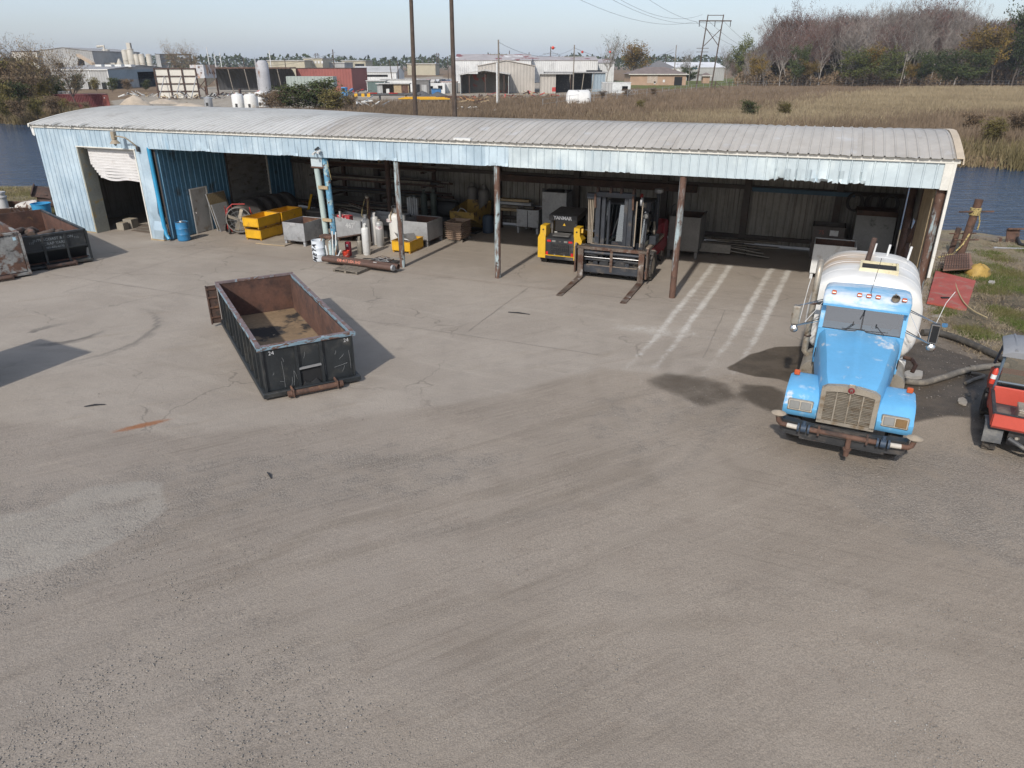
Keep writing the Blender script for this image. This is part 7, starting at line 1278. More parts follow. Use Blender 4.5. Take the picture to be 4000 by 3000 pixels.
# small sheds and trailers in the middle
vehicle_box('garden_shed', 'small dark green shed with pale trim', 'shed', 1468, 320, 225, 5.2, 4, 3., mat('dark_green_cladding', (.09, .13, .12), .7), 0, (('roof', (-2.9, 2.9, -.3, 4.3, 3., 3.25), rm_light), ('corner_trim', (-2.64, -2.5, -.03, 0, 0, 3), white_m), ('corner_trim', (2.5, 2.64, -.03, 0, 0, 3), white_m), ('door', (.6, 2.2, -.04, 0, .2, 2), mat('tarp_blue', (.05, .18, .36), .6))))
vehicle_box('site_trailer', 'long white site trailer behind the open lean-to', 'trailer', 1560, 320, 230, 11, 3, 3.3, white_m, 0, (('window', (-3, -2, -.04, 0, 1.6, 2.4), dark_m), ('window', (1, 2, -.04, 0, 1.6, 2.4), dark_m), ('roof', (-5.7, 5.7, -.2, 3.2, 3.3, 3.5), rm_light)))
q = thing('lean_to', 'open-fronted plywood lean-to with clutter inside', 'shed', (AT(1535, 340, 205).x, 205, 0)); MB().box(-4.2, 4.2, 3, 3.2, 0, 2.7).build('back_wall', wood_m, q); MB().box(-4.2, -2.8, 0, .1, 0, 2.6).build('front_panel', wm_grey, q); MB().box(.2, 4.2, 0, .1, 0, 2.7).build('front_panel', wood_tan, q); MB().box(-4.5, 4.5, -.5, 3.4, 2.75, 2.95).build('roof', rm_light, q); MB().box(2.2, 4.0, -.03, 0, .2, 2.5).build('patched_sheet', rust_m, q); MB().box(-2, -1.2, 1, 2, 0, 1.6).build('shelf', white_m, q)
vehicle_box('storage_shed', 'charcoal storage shed with double doors', 'shed', 1645, 330, 208, 4.2, 4, 3.6, mat('charcoal_cladding', (.14, .135, .13), .7), 0, (('door', (-1.2, -.4, -.05, 0, 0, 2.6), dark_m), ('door', (.1, 1.5, -.05, 0, 0, 2.5), wm_grey), ('roof', (-2.3, 2.3, -.2, 4.2, 3.6, 3.75), rm_grey)))
vehicle_box('caravan', 'white caravan with two small windows', 'trailer', 1702, 325, 215, 5., 2.6, 2.7, white_m, 0, (('window', (-1.6, -.8, -.04, 0, 1.3, 2), darkglass), ('window', (.6, 1.8, -.04, 0, 1.1, 2.1), dark_m), ('wheel', (-.5, .3, -.05, .3, 0, .6), rubber)))
vehicle_box('waste_skip', 'blue steel skip in front of the white caravan', 'skip', 1703, 345, 200, 2.3, 1.8, 1.6, mat('skip_blue', (.03, .14, .33), .6, var=.15), 0, (('lid', (-1.2, 1.2, -.1, 1.9, 1.6, 1.75), mat('skip_lid', (.05, .1, .16), .7)), ('fork_pocket', (-1.25, -1.15, .2, .5, .4, .8), steel_dark)))
vehicle_box('storage_container', 'pale container with rusty top right of the caravan', 'container', 1752, 325, 218, 4.4, 6, 2.9, wm_white, 0, (('roof', (-2.3, 2.3, -.1, 6.1, 2.9, 3.05), mat('pinkish_roof', (.42, .30, .26), .8)), ('door', (-.1, 1.9, -.05, 0, .2, 2.6), wm_grey)))
# light-roofed long shed behind and far cream buildings
x0, x1 = pxg(1372, 1497, 290, 300); gable('warehouse', 'long shed with pale roof and white end gable behind the red wall', x0, AT(1548, 290, 300).x, 300, 322, zat(283, 300), 2., 'x', wm_white, rm_light, (('f', .5, 14, 3.0, 3.8),))
for k, (a, b, t_, Y, lb) in enumerate(((1045, 1190, 238, 520, 'low cream industrial block far behind the dark shed'), (1187, 1260, 229, 540, 'taller cream block with arched windows far away'), (1258, 1345, 246, 560, 'low grey-green block right of the tall cream one'), (1335, 1428, 238, 600, 'far cream hall with dark doorway'), (1590, 1700, 250, 560, 'low pale sheds far behind the parked cars'), (1790, 1870, 240, 640, 'small pale block far right of the low pale sheds'))):
    x0, x1 = pxg(a, b, 250, Y); o = thing('industrial_block', lb, 'building', ((x0 + x1) / 2, Y, 0)); zt = zat(t_, Y); MB().box((x0 - x1) / 2, (x1 - x0) / 2, 0, 30, 0, zt).build('wall', wm_cream if k != 2 else wm_grey, o); MB().box((x0 - x1) / 2 - .5, (x1 - x0) / 2 + .5, -.5, 30.5, zt, zt + .5).build('roof', rm_light, o)
    if k == 1: [MB().box((x0 - x1) / 2 + 1 + j * 2.2, (x0 - x1) / 2 + 2.2 + j * 2.2, -.1, 0, zt - 3, zt - 1.5).build('window', rm_white, o) for j in range(6)]
    if k == 3: MB().box(1, 8, -.1, 0, 0, zt - 2).build('doorway', dark_m, o)  # dark panel stands in for the shade inside the doorway
# central tan building with lean-tos
Y = 222; xa, xb = AT(1868, 360, Y).x, AT(2088, 360, Y).x; o = gable('workshop', 'tan gabled metal workshop in the middle distance', xa, xb, Y, Y + 34, zat(258, Y), zat(237, Y) - zat(258, Y), 'y', wm_tan, mat('tan_metal_roof', (.40, .355, .31), .7, var=.1, vs=.2), ())
q = thing('open_bay', 'open-fronted bay with dark interior left of the tan workshop', 'shed', (AT(1893, 360, Y - 8).x, Y - 8, 0)); hw = (AT(1988, 360, Y - 8).x - AT(1798, 360, Y - 8).x) / 2; zt = zat(290, Y - 8)
MB().box(-hw, hw, 7.6, 7.8, 0, zt).build('back_wall', mat('stained_inner_wall', (.17, .16, .145), .8, var=.25, vs=.3, layers=(((.30, .07, .05), .35, .56, .62), ((.3, .22, .06), .5, .62, .66))), q); MB().box(-hw, -hw + .2, 0, 7.6, 0, zt).build('side_wall', wm_grey, q); MB().box(hw - .2, hw, 0, 7.6, 0, zt).build('side_wall', wm_grey, q)
MB().prism([(-hw - .3, zt - .3), (0, zt + .9), (hw + .3, zt - .1), (hw + .3, zt + .15), (0, zt + 1.15), (-hw - .3, zt)], 'y', -.6, 8).build('roof', rm_light, q, smooth=0)
for x in (-hw * .62, .2, hw * .8): MB().box(x - .12, x + .12, -.1, .2, 0, zt).build('post', dark_rust, q)
q = thing('annex', 'pale annex with dark open side right of the tan workshop', 'shed', (AT(2170, 360, Y - 4).x, Y - 4, 0)); hw = (AT(2229, 360, Y).x - AT(2112, 360, Y).x) / 2; zt = zat(289, Y)
MB().box(-hw, 0, 0, .2, 0, zt).build('front_panel', wm_tan, q); MB().box(-hw, -hw + .2, .2, 6, 0, zt).build('side_wall', wm_tan, q); MB().box(-hw, hw, 6, 6.2, 0, zt).build('back_wall', steel_dark, q); MB().box(-hw - .5, hw + .4, -.8, 6.4, zt, zt + .2).build('roof', rm_light, q); MB().box(hw - .2, hw, 0, .2, 0, zt).build('post', dark_rust, q); MB().box(-1, 0, -.04, 0, .5, 1.6).build('red_patch', red_paint, q)
q = thing('open_bay', 'second open bay with bare frames behind the pale annex', 'shed', (AT(2245, 350, Y + 10).x, Y + 10, 0)); hw = 9; zt = zat(285, Y + 10); MB().box(-hw, hw, 9, 9.2, 0, zt).build('back_wall', steel_dark, q); MB().box(hw - 4, hw, 0, .2, 0, zt).build('side_wall', wm_blue, q); MB().box(-hw, hw + .5, -.5, 9.5, zt, zt + .25).build('roof', rm_grey, q)
for x in (-6, -2, 2, 5): MB().bar((x, 0, 0), (x + .6, 0, zt), .2).build('post', tan_chrome, q)
# white sheds behind
for a, b, t_, e_, Y, lb, op in ((1779, 2075, 222, 236, 330, 'long white shed with rust-striped roof behind the open bay', ((12, 15, 0, 6),)), (2078, 2335, 231, 236, 345, 'second long white shed with open doors behind the workshop', ((24, 31, 0, 5), (12, 14, 2, 4))), (2300, 2400, 240, 246, 360, 'low white shed with patched wall left of the brown tree', ((3, 6, 0, 4),))):
    x0, x1 = pxg(a, b, 250, Y); o = gable('warehouse', lb, x0, x1, Y, Y + 26, zat(e_, Y), zat(t_, Y) - zat(e_, Y) + 1, 'x', wm_white, mat('rust_striped_roof', (.34, .31, .30), .7, var=.15, vs=.2, layers=(((.18, .05, .05), .12, .56, .6), ((.55, .54, .53), .15, .6, .65))), [('f',) + p for p in op])
# brick house with hipped roof
def hip(name, label, x0, x1, y0, y1, h, rise, wall, roof):
    o = thing(name, label, 'house', ((x0 + x1) / 2, y0, 0)); a, D = (x1 - x0) / 2, y1 - y0; MB().box(-a, a, 0, D, 0, h).build('wall', wall, o); e = .8; r_ = a - D * .42
    MB().add([(-a - e, -e, h), (a + e, -e, h), (a + e, D + e, h), (-a - e, D + e, h), (-max(r_, .3), D / 2, h + rise), (max(r_, .3), D / 2, h + rise)], [(0, 1, 5, 4), (1, 2, 5), (2, 3, 4, 5), (3, 0, 4), (3, 2, 1, 0)]).build('roof', roof, o, smooth=0); MB().box(-a - e, a + e, -e - .05, -e, h - .15, h + .1).build('eave_board', trim_white, o)
    return o
brick = mat('tan_brick', (.36, .245, .17), .9, var=.15, vs=.4); Y = 300; x0, x1 = pxg(2462, 2680, 310, Y)
o = hip('brick_house', 'tan brick building with brown hipped roof', x0, x1, Y, Y + 16, zat(290, Y), zat(262, Y) - zat(290, Y), brick, rm_brown)
for a, b, z0, z1, m2 in ((6.5, 10.5, .8, zat(294, Y), mat('tan_stucco', (.40, .33, .27), .9)), (17, 20, 0, 3, dark_m), (12.6, 13.4, 1.1, 2, white_m), (9.2, 9.8, .5, 1.4, white_m)): MB().box(x0 - o.location.x + a, x0 - o.location.x + b, -.08, 0, z0, z1).build('window' if m2 is dark_m else 'panel', m2, o)
hip('brick_house', 'small brick hut with dark hipped roof by the lawn', *pxg(2746, 2772, 310, 330), 330, 333, zat(296, 330), 1.2, brick, rm_brown); hip('brick_house', 'larger grey-roofed house half hidden behind the brick building', *pxg(2530, 2640, 300, 345), 345, 362, 5.5, zat(236, 345) - 5.5, brick, mat('grey_shingles', (.15, .145, .145), .9))
x0, x1 = pxg(2612, 2830, 280, 380); o = gable('warehouse', 'white-roofed warehouse with grey end wall right of the brick building', x0, x1, 380, 420, zat(264, 380), zat(244, 380) - zat(264, 380), 'x', wm_grey, rm_white, (('f', 8, 11, 0, 4),)); MB().box(x0 - o.location.x, x0 - o.location.x + 9, -.08, 0, 0, zat(268, 380)).build('white_cladding', white_m, o); MB().box(-2, 0, -.15, -.08, zat(262, 380) - .8, zat(262, 380)).build('blue_sign', blue_plastic, o)
# shipping container, tanks, dome, container office
Y = 140; q = thing('shipping_container', 'dark red shipping container with one door swung open', 'container', (AT(310, 410, Y).x, Y, 0), R(5)); rc = mat('container_maroon', (.14, .035, .038), .7, var=.15, vs=.4, layers=((RUST, .8, .6, .7),)); Lc = 8.6
m_ = MB(); xs = []
for k in range(30): x = -Lc / 2 + Lc * k / 30; xs += [(x, 0), (x + .09, 0), (x + .14, .07), (x + .23, .07)]
m_.loft([[(x, y - .0, z) for x, y in xs + [(Lc / 2, 0)]] for z in (.15, 2.5)], caps=False, closed=False); m_.build('corrugated_side', rc, q, smooth=0, recalc=False); MB().box(-Lc / 2, Lc / 2, .08, 2.4, .1, 2.5).build('box', rc, q)
for z in (.08, 2.48): MB().box(-Lc / 2 - .03, Lc / 2 + .03, -.04, 2.43, z, z + .14).build('frame_rail', rc, q)
MB().box(-Lc / 2 - .02, -Lc / 2, .05, 2.4, .2, 2.5).build('end_panel', mat('lighter_maroon', (.22, .06, .05), .7), q); dd = MB(TR(Lc / 2, 0, 0) @ RZ(R(-12))).box(0, 1.2, -.05, .05, .15, 2.5).build('open_door', MATS['lighter_maroon'], q); MB(TR(Lc / 2, 0, 0) @ RZ(R(-12))).box(.3, .5, -.07, -.05, 1.9, 2.1).build('sticker', white_m, dd)
for k in range(6): MB().lathe([(.4, 0), (.4, .4), (.1, .5)], 8, (-3.4 + k * .35, 1.2 + .3 * (k % 2), 2.62)).build('sack', concrete_grey, q) if k < 5 else None
for k, (px, py, r, h, m2, lb) in enumerate(((933, 424, 1.05, 2.6, white_m, 'clean white upright tank behind the shed roof'), (985, 425, 1.25, 2.6, tank_white, 'scuffed white tank, middle one beside the clean tank'), (1025, 418, 1.2, 2.8, tank_white, 'scuffed white tank farthest right, half behind the bush'), (817, 420, .75, 1.9, steel_grey, 'small silvery wrapped tank left of the white tanks'))):
    p = G(px, py); q = thing('storage_tank', lb, 'tank', (p.x, p.y, 0), 0, 'white tanks behind the roof'); MB().lathe([(r, 0), (r, h - r * .3), (r * .8, h - .1), (r * .3, h)], 20).build('shell', m2, q, smooth=45); MB().lathe([(.25, 0), (.25, .2), (.05, .22)], 10, (0, 0, h - .03)).build('lid', m2, q); MB().box(-.2, .2, -r - .03, -r + .1, .3, .9).build('outlet', steel_dark, q)
p = G(2258, 402); q = thing('half_tank', 'white peeling half tank lying in the weeds', 'tank', (p.x, p.y, 0), R(-8)); m_ = MB(); m_.loft([[(x, 2.2 * k_ * math.cos(a), 2.6 * k_ * math.sin(a)) for a in [R(10 * j) for j in range(19)]] for x, k_ in ((-2.6, .3), (-2.5, .75), (-2.1, .98), (2.1, 1.), (2.6, .8), (2.75, .45))], caps=False, closed=False); m_.build('shell', mat('peeling_white_tank', (.62, .61, .58), .7, var=.08, layers=(((.16, .15, .14), .9, .6, .66),)), q, smooth=50, recalc=False); MB().box(-2.4, 2.4, -2.1, 2.1, 0, .1).build('base', steel_dark, q)
p = G(2408, 365); vehicle_box('site_office', 'white container office beside the lattice trusses', 'container', 2408, 340, p.y, 8, 2.6, 2.8, mat('pale_container', (.55, .57, .56), .7), 0, (('panel', (-3.95, -1.2, -.05, 0, .1, 2.7), wm_grey), ('window', (1.6, 3.2, -.05, 0, .8, 1.9), darkglass), ('roof', (-4.1, 4.1, -.1, 2.7, 2.8, 2.92), white_m)))
for px0, px1, py, lb in ((2290, 2365, 368, 'galvanised lattice truss left of the container office'), (2390, 2485, 372, 'galvanised lattice truss right of the container office')):
    a, b = G(px0, py), G(px1, py); q = thing('lattice_truss', lb, 'truss', a, 0); n = 10; L = b - a
    for z in (.15, 1.25):
        for y in (0, .8): MB().bar((0, y, z), (L.x, L.y + y, z), .09).build('chord', steel_grey, q)
    for k in range(n): MB().bar((L.x * k / n, L.y * k / n, .15 if k % 2 else 1.25), (L.x * (k + 1) / n, L.y * (k + 1) / n, 1.25 if k % 2 else .15), .07).build('lacing', steel_grey, q)
# heaps
def heap(name, label, cat, px, py, rx, ry, h, mt, seed=0):
    p = G(px, py); q = thing(name, label, cat, (p.x, p.y, 0)); r_ = random.Random(seed); rings = []
    for i in range(8): f = i / 7; rings.append([((1 - f) ** .8 * rx * (1 + r_.uniform(-.1, .1)) * math.cos(j * math.pi / 10) + r_.uniform(-.05, .05), (1 - f) ** .8 * ry * (1 + r_.uniform(-.1, .1)) * math.sin(j * math.pi / 10), h * f * (1 + r_.uniform(-.06, .06)) - .1) for j in range(20)])
    MB().loft(rings).build('heap', mt, q, smooth=60); return q
sand = mat('pale_sand', (.42, .35, .27), .95, var=.2, vs=.8, bump=.5, bs=4)
heap('sand_pile', 'tall pale sand pile by the red container', 'sand pile', 530, 415, 3.6, 3, 2.1, sand, 1); heap('sand_pile', 'low pale sand pile below the white panel frame', 'sand pile', 640, 405, 4, 3, 1.1, sand, 2); heap('sand_pile', 'low sand bank right of the other piles', 'sand pile', 735, 425, 5, 3, 1.2, sand, 3); heap('gravel_pile', 'dark gravel heap behind the yellow trestles, left one', 'gravel pile', 1650, 383, 3.2, 3, 1.7, mat('dark_gravel', (.085, .085, .085), .95, var=.2), 4); heap('gravel_pile', 'dark gravel heap behind the yellow trestles, right one', 'gravel pile', 1712, 383, 3.4, 3, 1.5, MATS['dark_gravel'], 5)
# pipe rack, trestles, scrap, frames, trailer beds
p = G(1500, 392); q = thing('pipe_rack', 'rack of long black pipes with yellow tags', 'rack', (p.x, p.y, 0))
for k in range(5): MB().cyl((-8, k * .3, 1.1 + .22 * (k % 2)), (8.3, k * .3, 1.15 + .22 * (k % 2)), .16, n=8).build('pipe', steel_dark, q)
for x in (-7, -1, 5): MB().box(x - .1, x + .1, -.1, 1.4, 0, 1.0).build('trestle', steel_dark, q)
for x in (-6.3, -4.7, -3.4): MB().box(x - .35, x + .35, -.22, -.18, .75, 1.45).build('tag', yellow_m, q)
for x in (-2.5, 2.2): MB().box(x - 1, x + 1, 0, .4, 1.45, 1.6).build('red_block', red_paint, q)
for k, (px, py, l, m2, lb) in enumerate(((1640, 410, 8.5, yellow_m, 'yellow beams across pale trestles, left group'), (1700, 412, 6., yellow_m, 'yellow beam across pale trestles, right group'), (1775, 405, 7.5, rust_m, 'rusty beams stacked on the ground by the workshop scrap'))):
    p = G(px, py); q = thing('beam_rack', lb, 'beams', (p.x, p.y, 0), R(6))
    for j in range(3): MB().box(-l / 2 + j * .6, l / 2 - j * .5, j * .4, j * .4 + .25, 1.1 + .1 * j, 1.32 + .1 * j).build('beam', m2, q)
    for x in (-l * .35, l * .35):
        MB().box(x - 1, x + 1, .2, .35, .98, 1.1).build('trestle_bar', steel_grey, q)
        for dx in (-.9, .9): MB().bar((x + dx * 1.2, .3, 0), (x + dx * .9, .3, 1.0), .09).build('trestle_leg', steel_grey, q)
for k, (px, py, n, w, h, mts, lb) in enumerate(((1455, 425, 40, 3.2, 2., (steel_grey, white_m, steel_dark), 'tangled heap of grey wire and poles'), (1840, 415, 46, 4, 2.2, (rust_m, mat('orange_scrap', (.36, .2, .09), .8), dark_rust, wood_tan), 'heap of rusty and orange scrap machinery'), (1930, 388, 40, 6, 1.5, (rust_m, wood_tan, red_paint), 'long row of rusty scrap before the open bay'), (1560, 352, 22, 3.5, 1.3, (white_m, wood_tan, steel_grey), 'white household clutter before the lean-to'), (560, 378, 34, 5, 1.2, (white_m, steel_grey, wood_tan), 'white pipe sawhorses behind the sand pile'), (1010, 372, 30, 9, 1.1, (white_m, steel_dark, red_paint), 'low clutter of pipes before the dark shed'), (1850, 437, 16, 4, .7, (white_m,), 'white broken tank shells in the weeds'), (720, 388, 30, 5, 1.4, (dark_rust, wood_tan, steel_grey), 'rusty and grey junk at the foot of the white panel frame'), (880, 385, 30, 5, 1.3, (dark_rust, steel_dark, white_m), 'dark junk between the panel frame and the white tanks'), (1420, 372, 30, 5, 1.5, (rust_m, steel_grey, red_paint), 'rusty junk left of the black pipe rack'), (1300, 392, 26, 4, 1.2, (dark_rust, steel_dark, wood_m), 'dark girders lying right of the big green bush'), (2080, 378, 30, 6, 1.2, (dark_rust, red_paint, wood_tan), 'low red and brown scrap in front of the tan workshop'))):
    p = G(px, py); q = thing('scrap_heap', lb, 'scrap', (p.x, p.y, 0), 0); r_ = random.Random(k + 40)
    for j in range(n):
        x, y = r_.uniform(-w, w), r_.uniform(-1.5, 1.5); z = r_.uniform(.1, h) * (1 - abs(x) / w * .6); l = r_.uniform(.6, 2.2); a = r_.uniform(0, 3.14); dz = r_.uniform(-.5, .5)
        MB().bar((x - l * math.cos(a) / 2, y - l * math.sin(a) / 2, max(.05, z - dz)), (x + l * math.cos(a) / 2, y + l * math.sin(a) / 2, max(.05, z + dz)), r_.uniform(.06, .35), r_.uniform(.05, .25)).build('scrap_piece', mts[j % len(mts)], q, smooth=0)
p = G(975, 388); q = thing('flatbed_trailer', 'rusty flatbed trailer on dark wheels behind the white tanks', 'trailer', (p.x, p.y, 0), R(12)); MB().box(-2, 9, 0, 2.4, .9, 1.15).build('bed', rust_m, q); MB().box(-2.2, -1.9, 0, 2.4, 1.15, 2.3).build('headboard', dark_rust, q); MB().box(-2, 9, .3, 2.1, .7, .9).build('chassis', steel_dark, q)
for x in (-1, 6, 7.3): MB(TR(x, 1.2, .5) @ RX(math.pi / 2)).lathe([(.2, -1.2), (.5, -1.2), (.5, 1.2), (.2, 1.2)], 14).build('wheels', rubber, q)
# parked cars far back
car_c = [(.5, .5, .5), (.04, .05, .07), (.1, .12, .16), (.35, .35, .36), (.05, .06, .1), (.3, .05, .05), (.5, .48, .45)]
for k in range(14):
    px = 1575 + k * 19.5; Y = 330 + (k % 3) * 4; q = thing('parked_car', '%s car, number %s from the left in the far parked row' % (('silver', 'black', 'dark grey', 'grey', 'navy', 'red', 'beige')[k % 7], ('one', 'two', 'three', 'four', 'five', 'six', 'seven', 'eight', 'nine', 'ten', 'eleven', 'twelve', 'thirteen', 'fourteen')[k]), 'car', (AT(px, 300, Y).x, Y, 0), R(60 + (k * 37) % 50), 'cars parked in the far row'); cm = mat('car_paint_%d' % (k % 7), car_c[k % 7], .3, .2, var=.05)
    MB().prism([(-2.2, .35), (-2.2, .85), (-1.2, .95), (-.6, 1.5), (1.2, 1.5), (1.9, .95), (2.2, .85), (2.2, .35)], 'y', -.9, .9).build('body', cm, q, smooth=0); MB().prism([(-1.0, .98), (-.55, 1.42), (1.1, 1.42), (1.6, .98)], 'y', -.92, .92).build('windows', darkglass, q, smooth=0)
    for x in (-1.4, 1.4): MB(TR(x, 0, .33) @ RX(math.pi / 2)).lathe([(.1, -.92), (.33, -.92), (.33, .92), (.1, .92)], 12).build('wheels', rubber, q)
# ------------------------------------------------------------------ poles and wires
def pole(label, px, ytop, Y, r=.16, m2=None, bars=(), lean=0., xf=None):
    a = AT(px, 300, Y); zt = zat(ytop, Y); q = thing('utility_pole', label, 'pole', (a.x, Y, 0), 0, 'utility poles'); MB().tube([(0, 0, 0), (lean, 0, zt)], [r, r * .7], 10).build('shaft', m2 or pole_wood, q, smooth=45)
    for z, w in bars:
        MB().box(-w / 2 + lean, w / 2 + lean, -.12, .0, zt - z - .07, zt - z + .07).build('crossarm', m2 or pole_wood, q)
        for dx in (-w * .45, -w * .2, w * .2, w * .45): MB().cyl((dx + lean, -.06, zt - z + .07), (dx + lean, -.06, zt - z + .25), .04, n=6).build('insulator', steel_grey, q)
    if xf: MB().lathe([(.28, 0), (.28, .8), (.1, .9)], 12, (.4, 0, zt - xf)).build('transformer', steel_grey, q)
    return q
pole('very tall brown pole left of the pair rising behind the shed roof', 1613, -160, 63, .20, lean=.2); pole('very tall brown pole right of the pair rising behind the shed roof', 1772, -160, 60, .20, lean=0.)
pole('grey pole with white sleeve and crossarm in front of the open bay', 1948, 155, 152, .2, pole_grey, ((2.6, 3.4),)); o = thing('pole_guard', 'white sleeve pipe beside the grey pole', 'pipe', (AT(1941, 300, 150).x, 150, 0)); MB().cyl((0, 0, 0), (.02, 0, zat(248, 150)), .16, n=10).build('pipe', white_m, o); MB().lathe([(.2, 0), (.18, .12), (.02, .16)], 10, (0.02, 0, zat(248, 150))).build('cap', white_m, o)
pole('grey pole with crossarm by the pale annex', 2240, 175, 215, .2, pole_grey, ((3., 5.5),)); pole('dark pole with double crossarms over the white sheds', 2149, 182, 420, .3, None, ((3.5, 8), (8, 8))); pole('thin dark pole with crossarm left of the double-arm pole', 1990, 198, 460, .3, None, ((2.5, 8),)); pole('thin dark pole with crossarm right of the workshop ridge', 2066, 204, 480, .3, None, ((3., 6),))
pole('tall dark pole with two crossarms above the red wall', 1309, 193, 360, .3, None, ((4.6, 6.5), (8, 6))); pole('grey pole with stub arm right of the brown tree', 2632, 176, 305, .22, pole_grey, ((5, 2.5),)); pole('short dark pole behind the brick building', 2595, 212, 370, .2); pole('short pole left of the H-frame in front of the warehouse', 2692, 245, 280, .14, pole_grey); pole('pole with small arm by the parked cars', 1621, 222, 300, .22, None, ((3, 2.5),)); pole('leaning dark pole left of the parked cars', 1533, 237, 290, .2, lean=-.8); pole('plain dark pole beside the leaning pole', 1556, 240, 300, .2); pole('plain pole right of the parked cars', 1751, 220, 330, .18); pole('plain pole far over the cream hall', 1500, 250, 420, .2)
for px, yt, Y, lb in ((12, 168, 420, 'tallest dark mast at the far left edge'), (28, 195, 430, 'second dark mast at the far left edge'), (2, 205, 440, 'lowest dark mast cut by the left edge'), (1653, 223, 600, 'black mast left of three above the low pale sheds'), (1677, 227, 610, 'black mast middle of three above the low pale sheds'), (1692, 222, 600, 'black mast right of three above the low pale sheds'), (825, 185, 430, 'thin white mast over the rusty hopper'), (872, 205, 440, 'thin dark pole right of the white mast'), (850, 212, 430, 'pair pole beside the white mast'), (1064, 196, 420, 'white flagpole mast over the dark shed'), (960, 225, 450, 'thin pole over the far red roofs'), (1120, 228, 430, 'thin pole left of the tall cream block')): pole(lb, px, yt, Y, .3, white_m if 'white' in lb else None, lean=(-1.5 if px < 40 else 0))
def hframe(label, pxa, pxb, yt, Y, r=.22):
    a, b = AT(pxa, 300, Y), AT(pxb, 300, Y); zt = zat(yt, Y); q = thing('transmission_pole', label, 'pylon', (a.x, Y, 0)); w = b.x - a.x; ln = w * .32 if Y < 300 else 0
    for x in (0, w): MB().tube([(x, 0, 0), (x + ln, 0, zt)], [r * 1.2, r * .8], 10).build('pole', pole_wood, q, smooth=45)
    MB().box(ln - w * .55, ln + w * 1.55, -.15, .15, zt * .91, zt * .91 + .35).build('crossarm', pole_wood, q); MB().box(ln, ln + w, -.1, .1, zt - .3, zt - .1).build('top_tie', pole_wood, q)
    MB().bar((ln * .9, 0, zt * .82), (w + ln * .7, 0, zt * .58), .2).build('brace', pole_wood, q); MB().bar((w + ln * .9, 0, zt * .82), (ln * .7, 0, zt * .58), .2).build('brace', pole_wood, q)
    for x in (-w * .5, w * .5, w * 1.5): MB().cyl((ln + x, 0, zt * .91), (ln + x, 0, zt * .84), .12, n=8).build('insulator', steel_dark, q)
    if Y < 300:
        for z in (.55, .5): MB().box(ln * .55 - 2, ln * .55 + 2, -.2, 0, zt * z, zt * z + .15).build('lower_arm', pole_wood, q)
hframe('tall H-frame transmission pole with cross bracing left of the woods', 2723, 2782, 57, 262); hframe('small far H-frame pole over the red wall', 1240, 1250, 208, 620, .35); hframe('small far H-frame pole over the low pale sheds', 1708, 1716, 207, 640, .35)
wire_m = mat('wire', (.05, .05, .05), .6); q = thing('power_lines', 'thin sagging power lines crossing the sky to the H-frame', 'power line', (0, 0, 0))
def wire(pa, Ya, pb, Yb, sag, r=.05):
    a, b = AT(*pa, Ya), AT(*pb, Yb); MB().tube([a.lerp(b, k / 14) - Vector((0, 0, sag * 4 * (k / 14) * (1 - k / 14))) for k in range(15)], r, 4, False).build('wire', wire_m, q, smooth=0)
for pa, pb in (((2716, 84), (2150, -60)), ((2770, 84), (2260, -80)), ((2828, 84), (2420, -90)), ((2744, 57), (2330, -60))): wire(pa, 262, pb, 150, 3, .028)
for pa, pb, Y2 in (((2716, 84), (2990, 200), 430), ((2770, 84), (3010, 205), 430), ((2828, 84), (3040, 205), 430)): wire(pa, 262, pb, Y2, 3, .045)
wire((1948, 165), 152, (2240, 190), 215, 2.2, .03); wire((2240, 185), 215, (2632, 190), 305, 4, .035); wire((2149, 200), 420, (2632, 205), 305, 5, .05); wire((1309, 215), 360, (1990, 215), 460, 5, .05); wire((1309, 205), 360, (800, 225), 460, 5, .05); wire((1990, 212), 460, (2149, 205), 420, 2, .05)
for px, py, Y, lb in ((2160, 187, 190, 'red marker ball on the wire left of the brown tree'), (2275, 203, 240, 'red marker ball on the wire above the annex'), (2383, 203, 300, 'red marker ball on the wire beside the brown tree')): a = AT(px, py, Y); o = thing('marker_ball', lb, 'marker ball', a); MB().lathe([(.05, -.38), (.3, -.25), (.4, 0), (.3, .25), (.05, .38)], 12).build('ball', red_plastic, o, smooth=60); MB().cyl((-.6, 0, .0), (.6, 0, 0), .06, n=6).build('clamp', steel_dark, o)
# fences
def fence(label, pts, h, step, mt):
    P_ = [G(*p) for p in pts]; q = thing('chain_link_fence', label, 'fence', P_[0])
    for a, b in zip(P_[:-1], P_[1:]):
        n = max(1, int((b - a).length / step)); a0, b0 = a - P_[0], b - P_[0]
        for k in range(n): c = a0.lerp(b0, k / n); MB().cyl((c.x, c.y, 0), (c.x, c.y, h + .1), .05, n=6).build('fence_post', mt, q)
        for z in (h, h * .5): MB().cyl((a0.x, a0.y, z), (b0.x, b0.y, z), .025, n=5).build('rail', mt, q)
fence('chain link fence along the lawn and field', ((2120, 425), (2270, 402), (2560, 372), (2720, 352), (2880, 338), (3250, 332), (3700, 334), (4100, 336)), 1.7, 6, steel_grey); fence('far chain link fence by the warehouse', ((2760, 322), (2930, 318), (3150, 316)), 2, 6, steel_grey)
q = thing('field_pole', 'short pale pole standing in the dry field before the woods', 'pole', G(3512, 343)); MB().tube([(0, 0, 0), (.5, 0, 10.5)], .14, 8).build('shaft', pole_grey, q); MB().box(.2, .8, -.1, .1, 10.1, 10.3).build('crossarm', pole_grey, q)
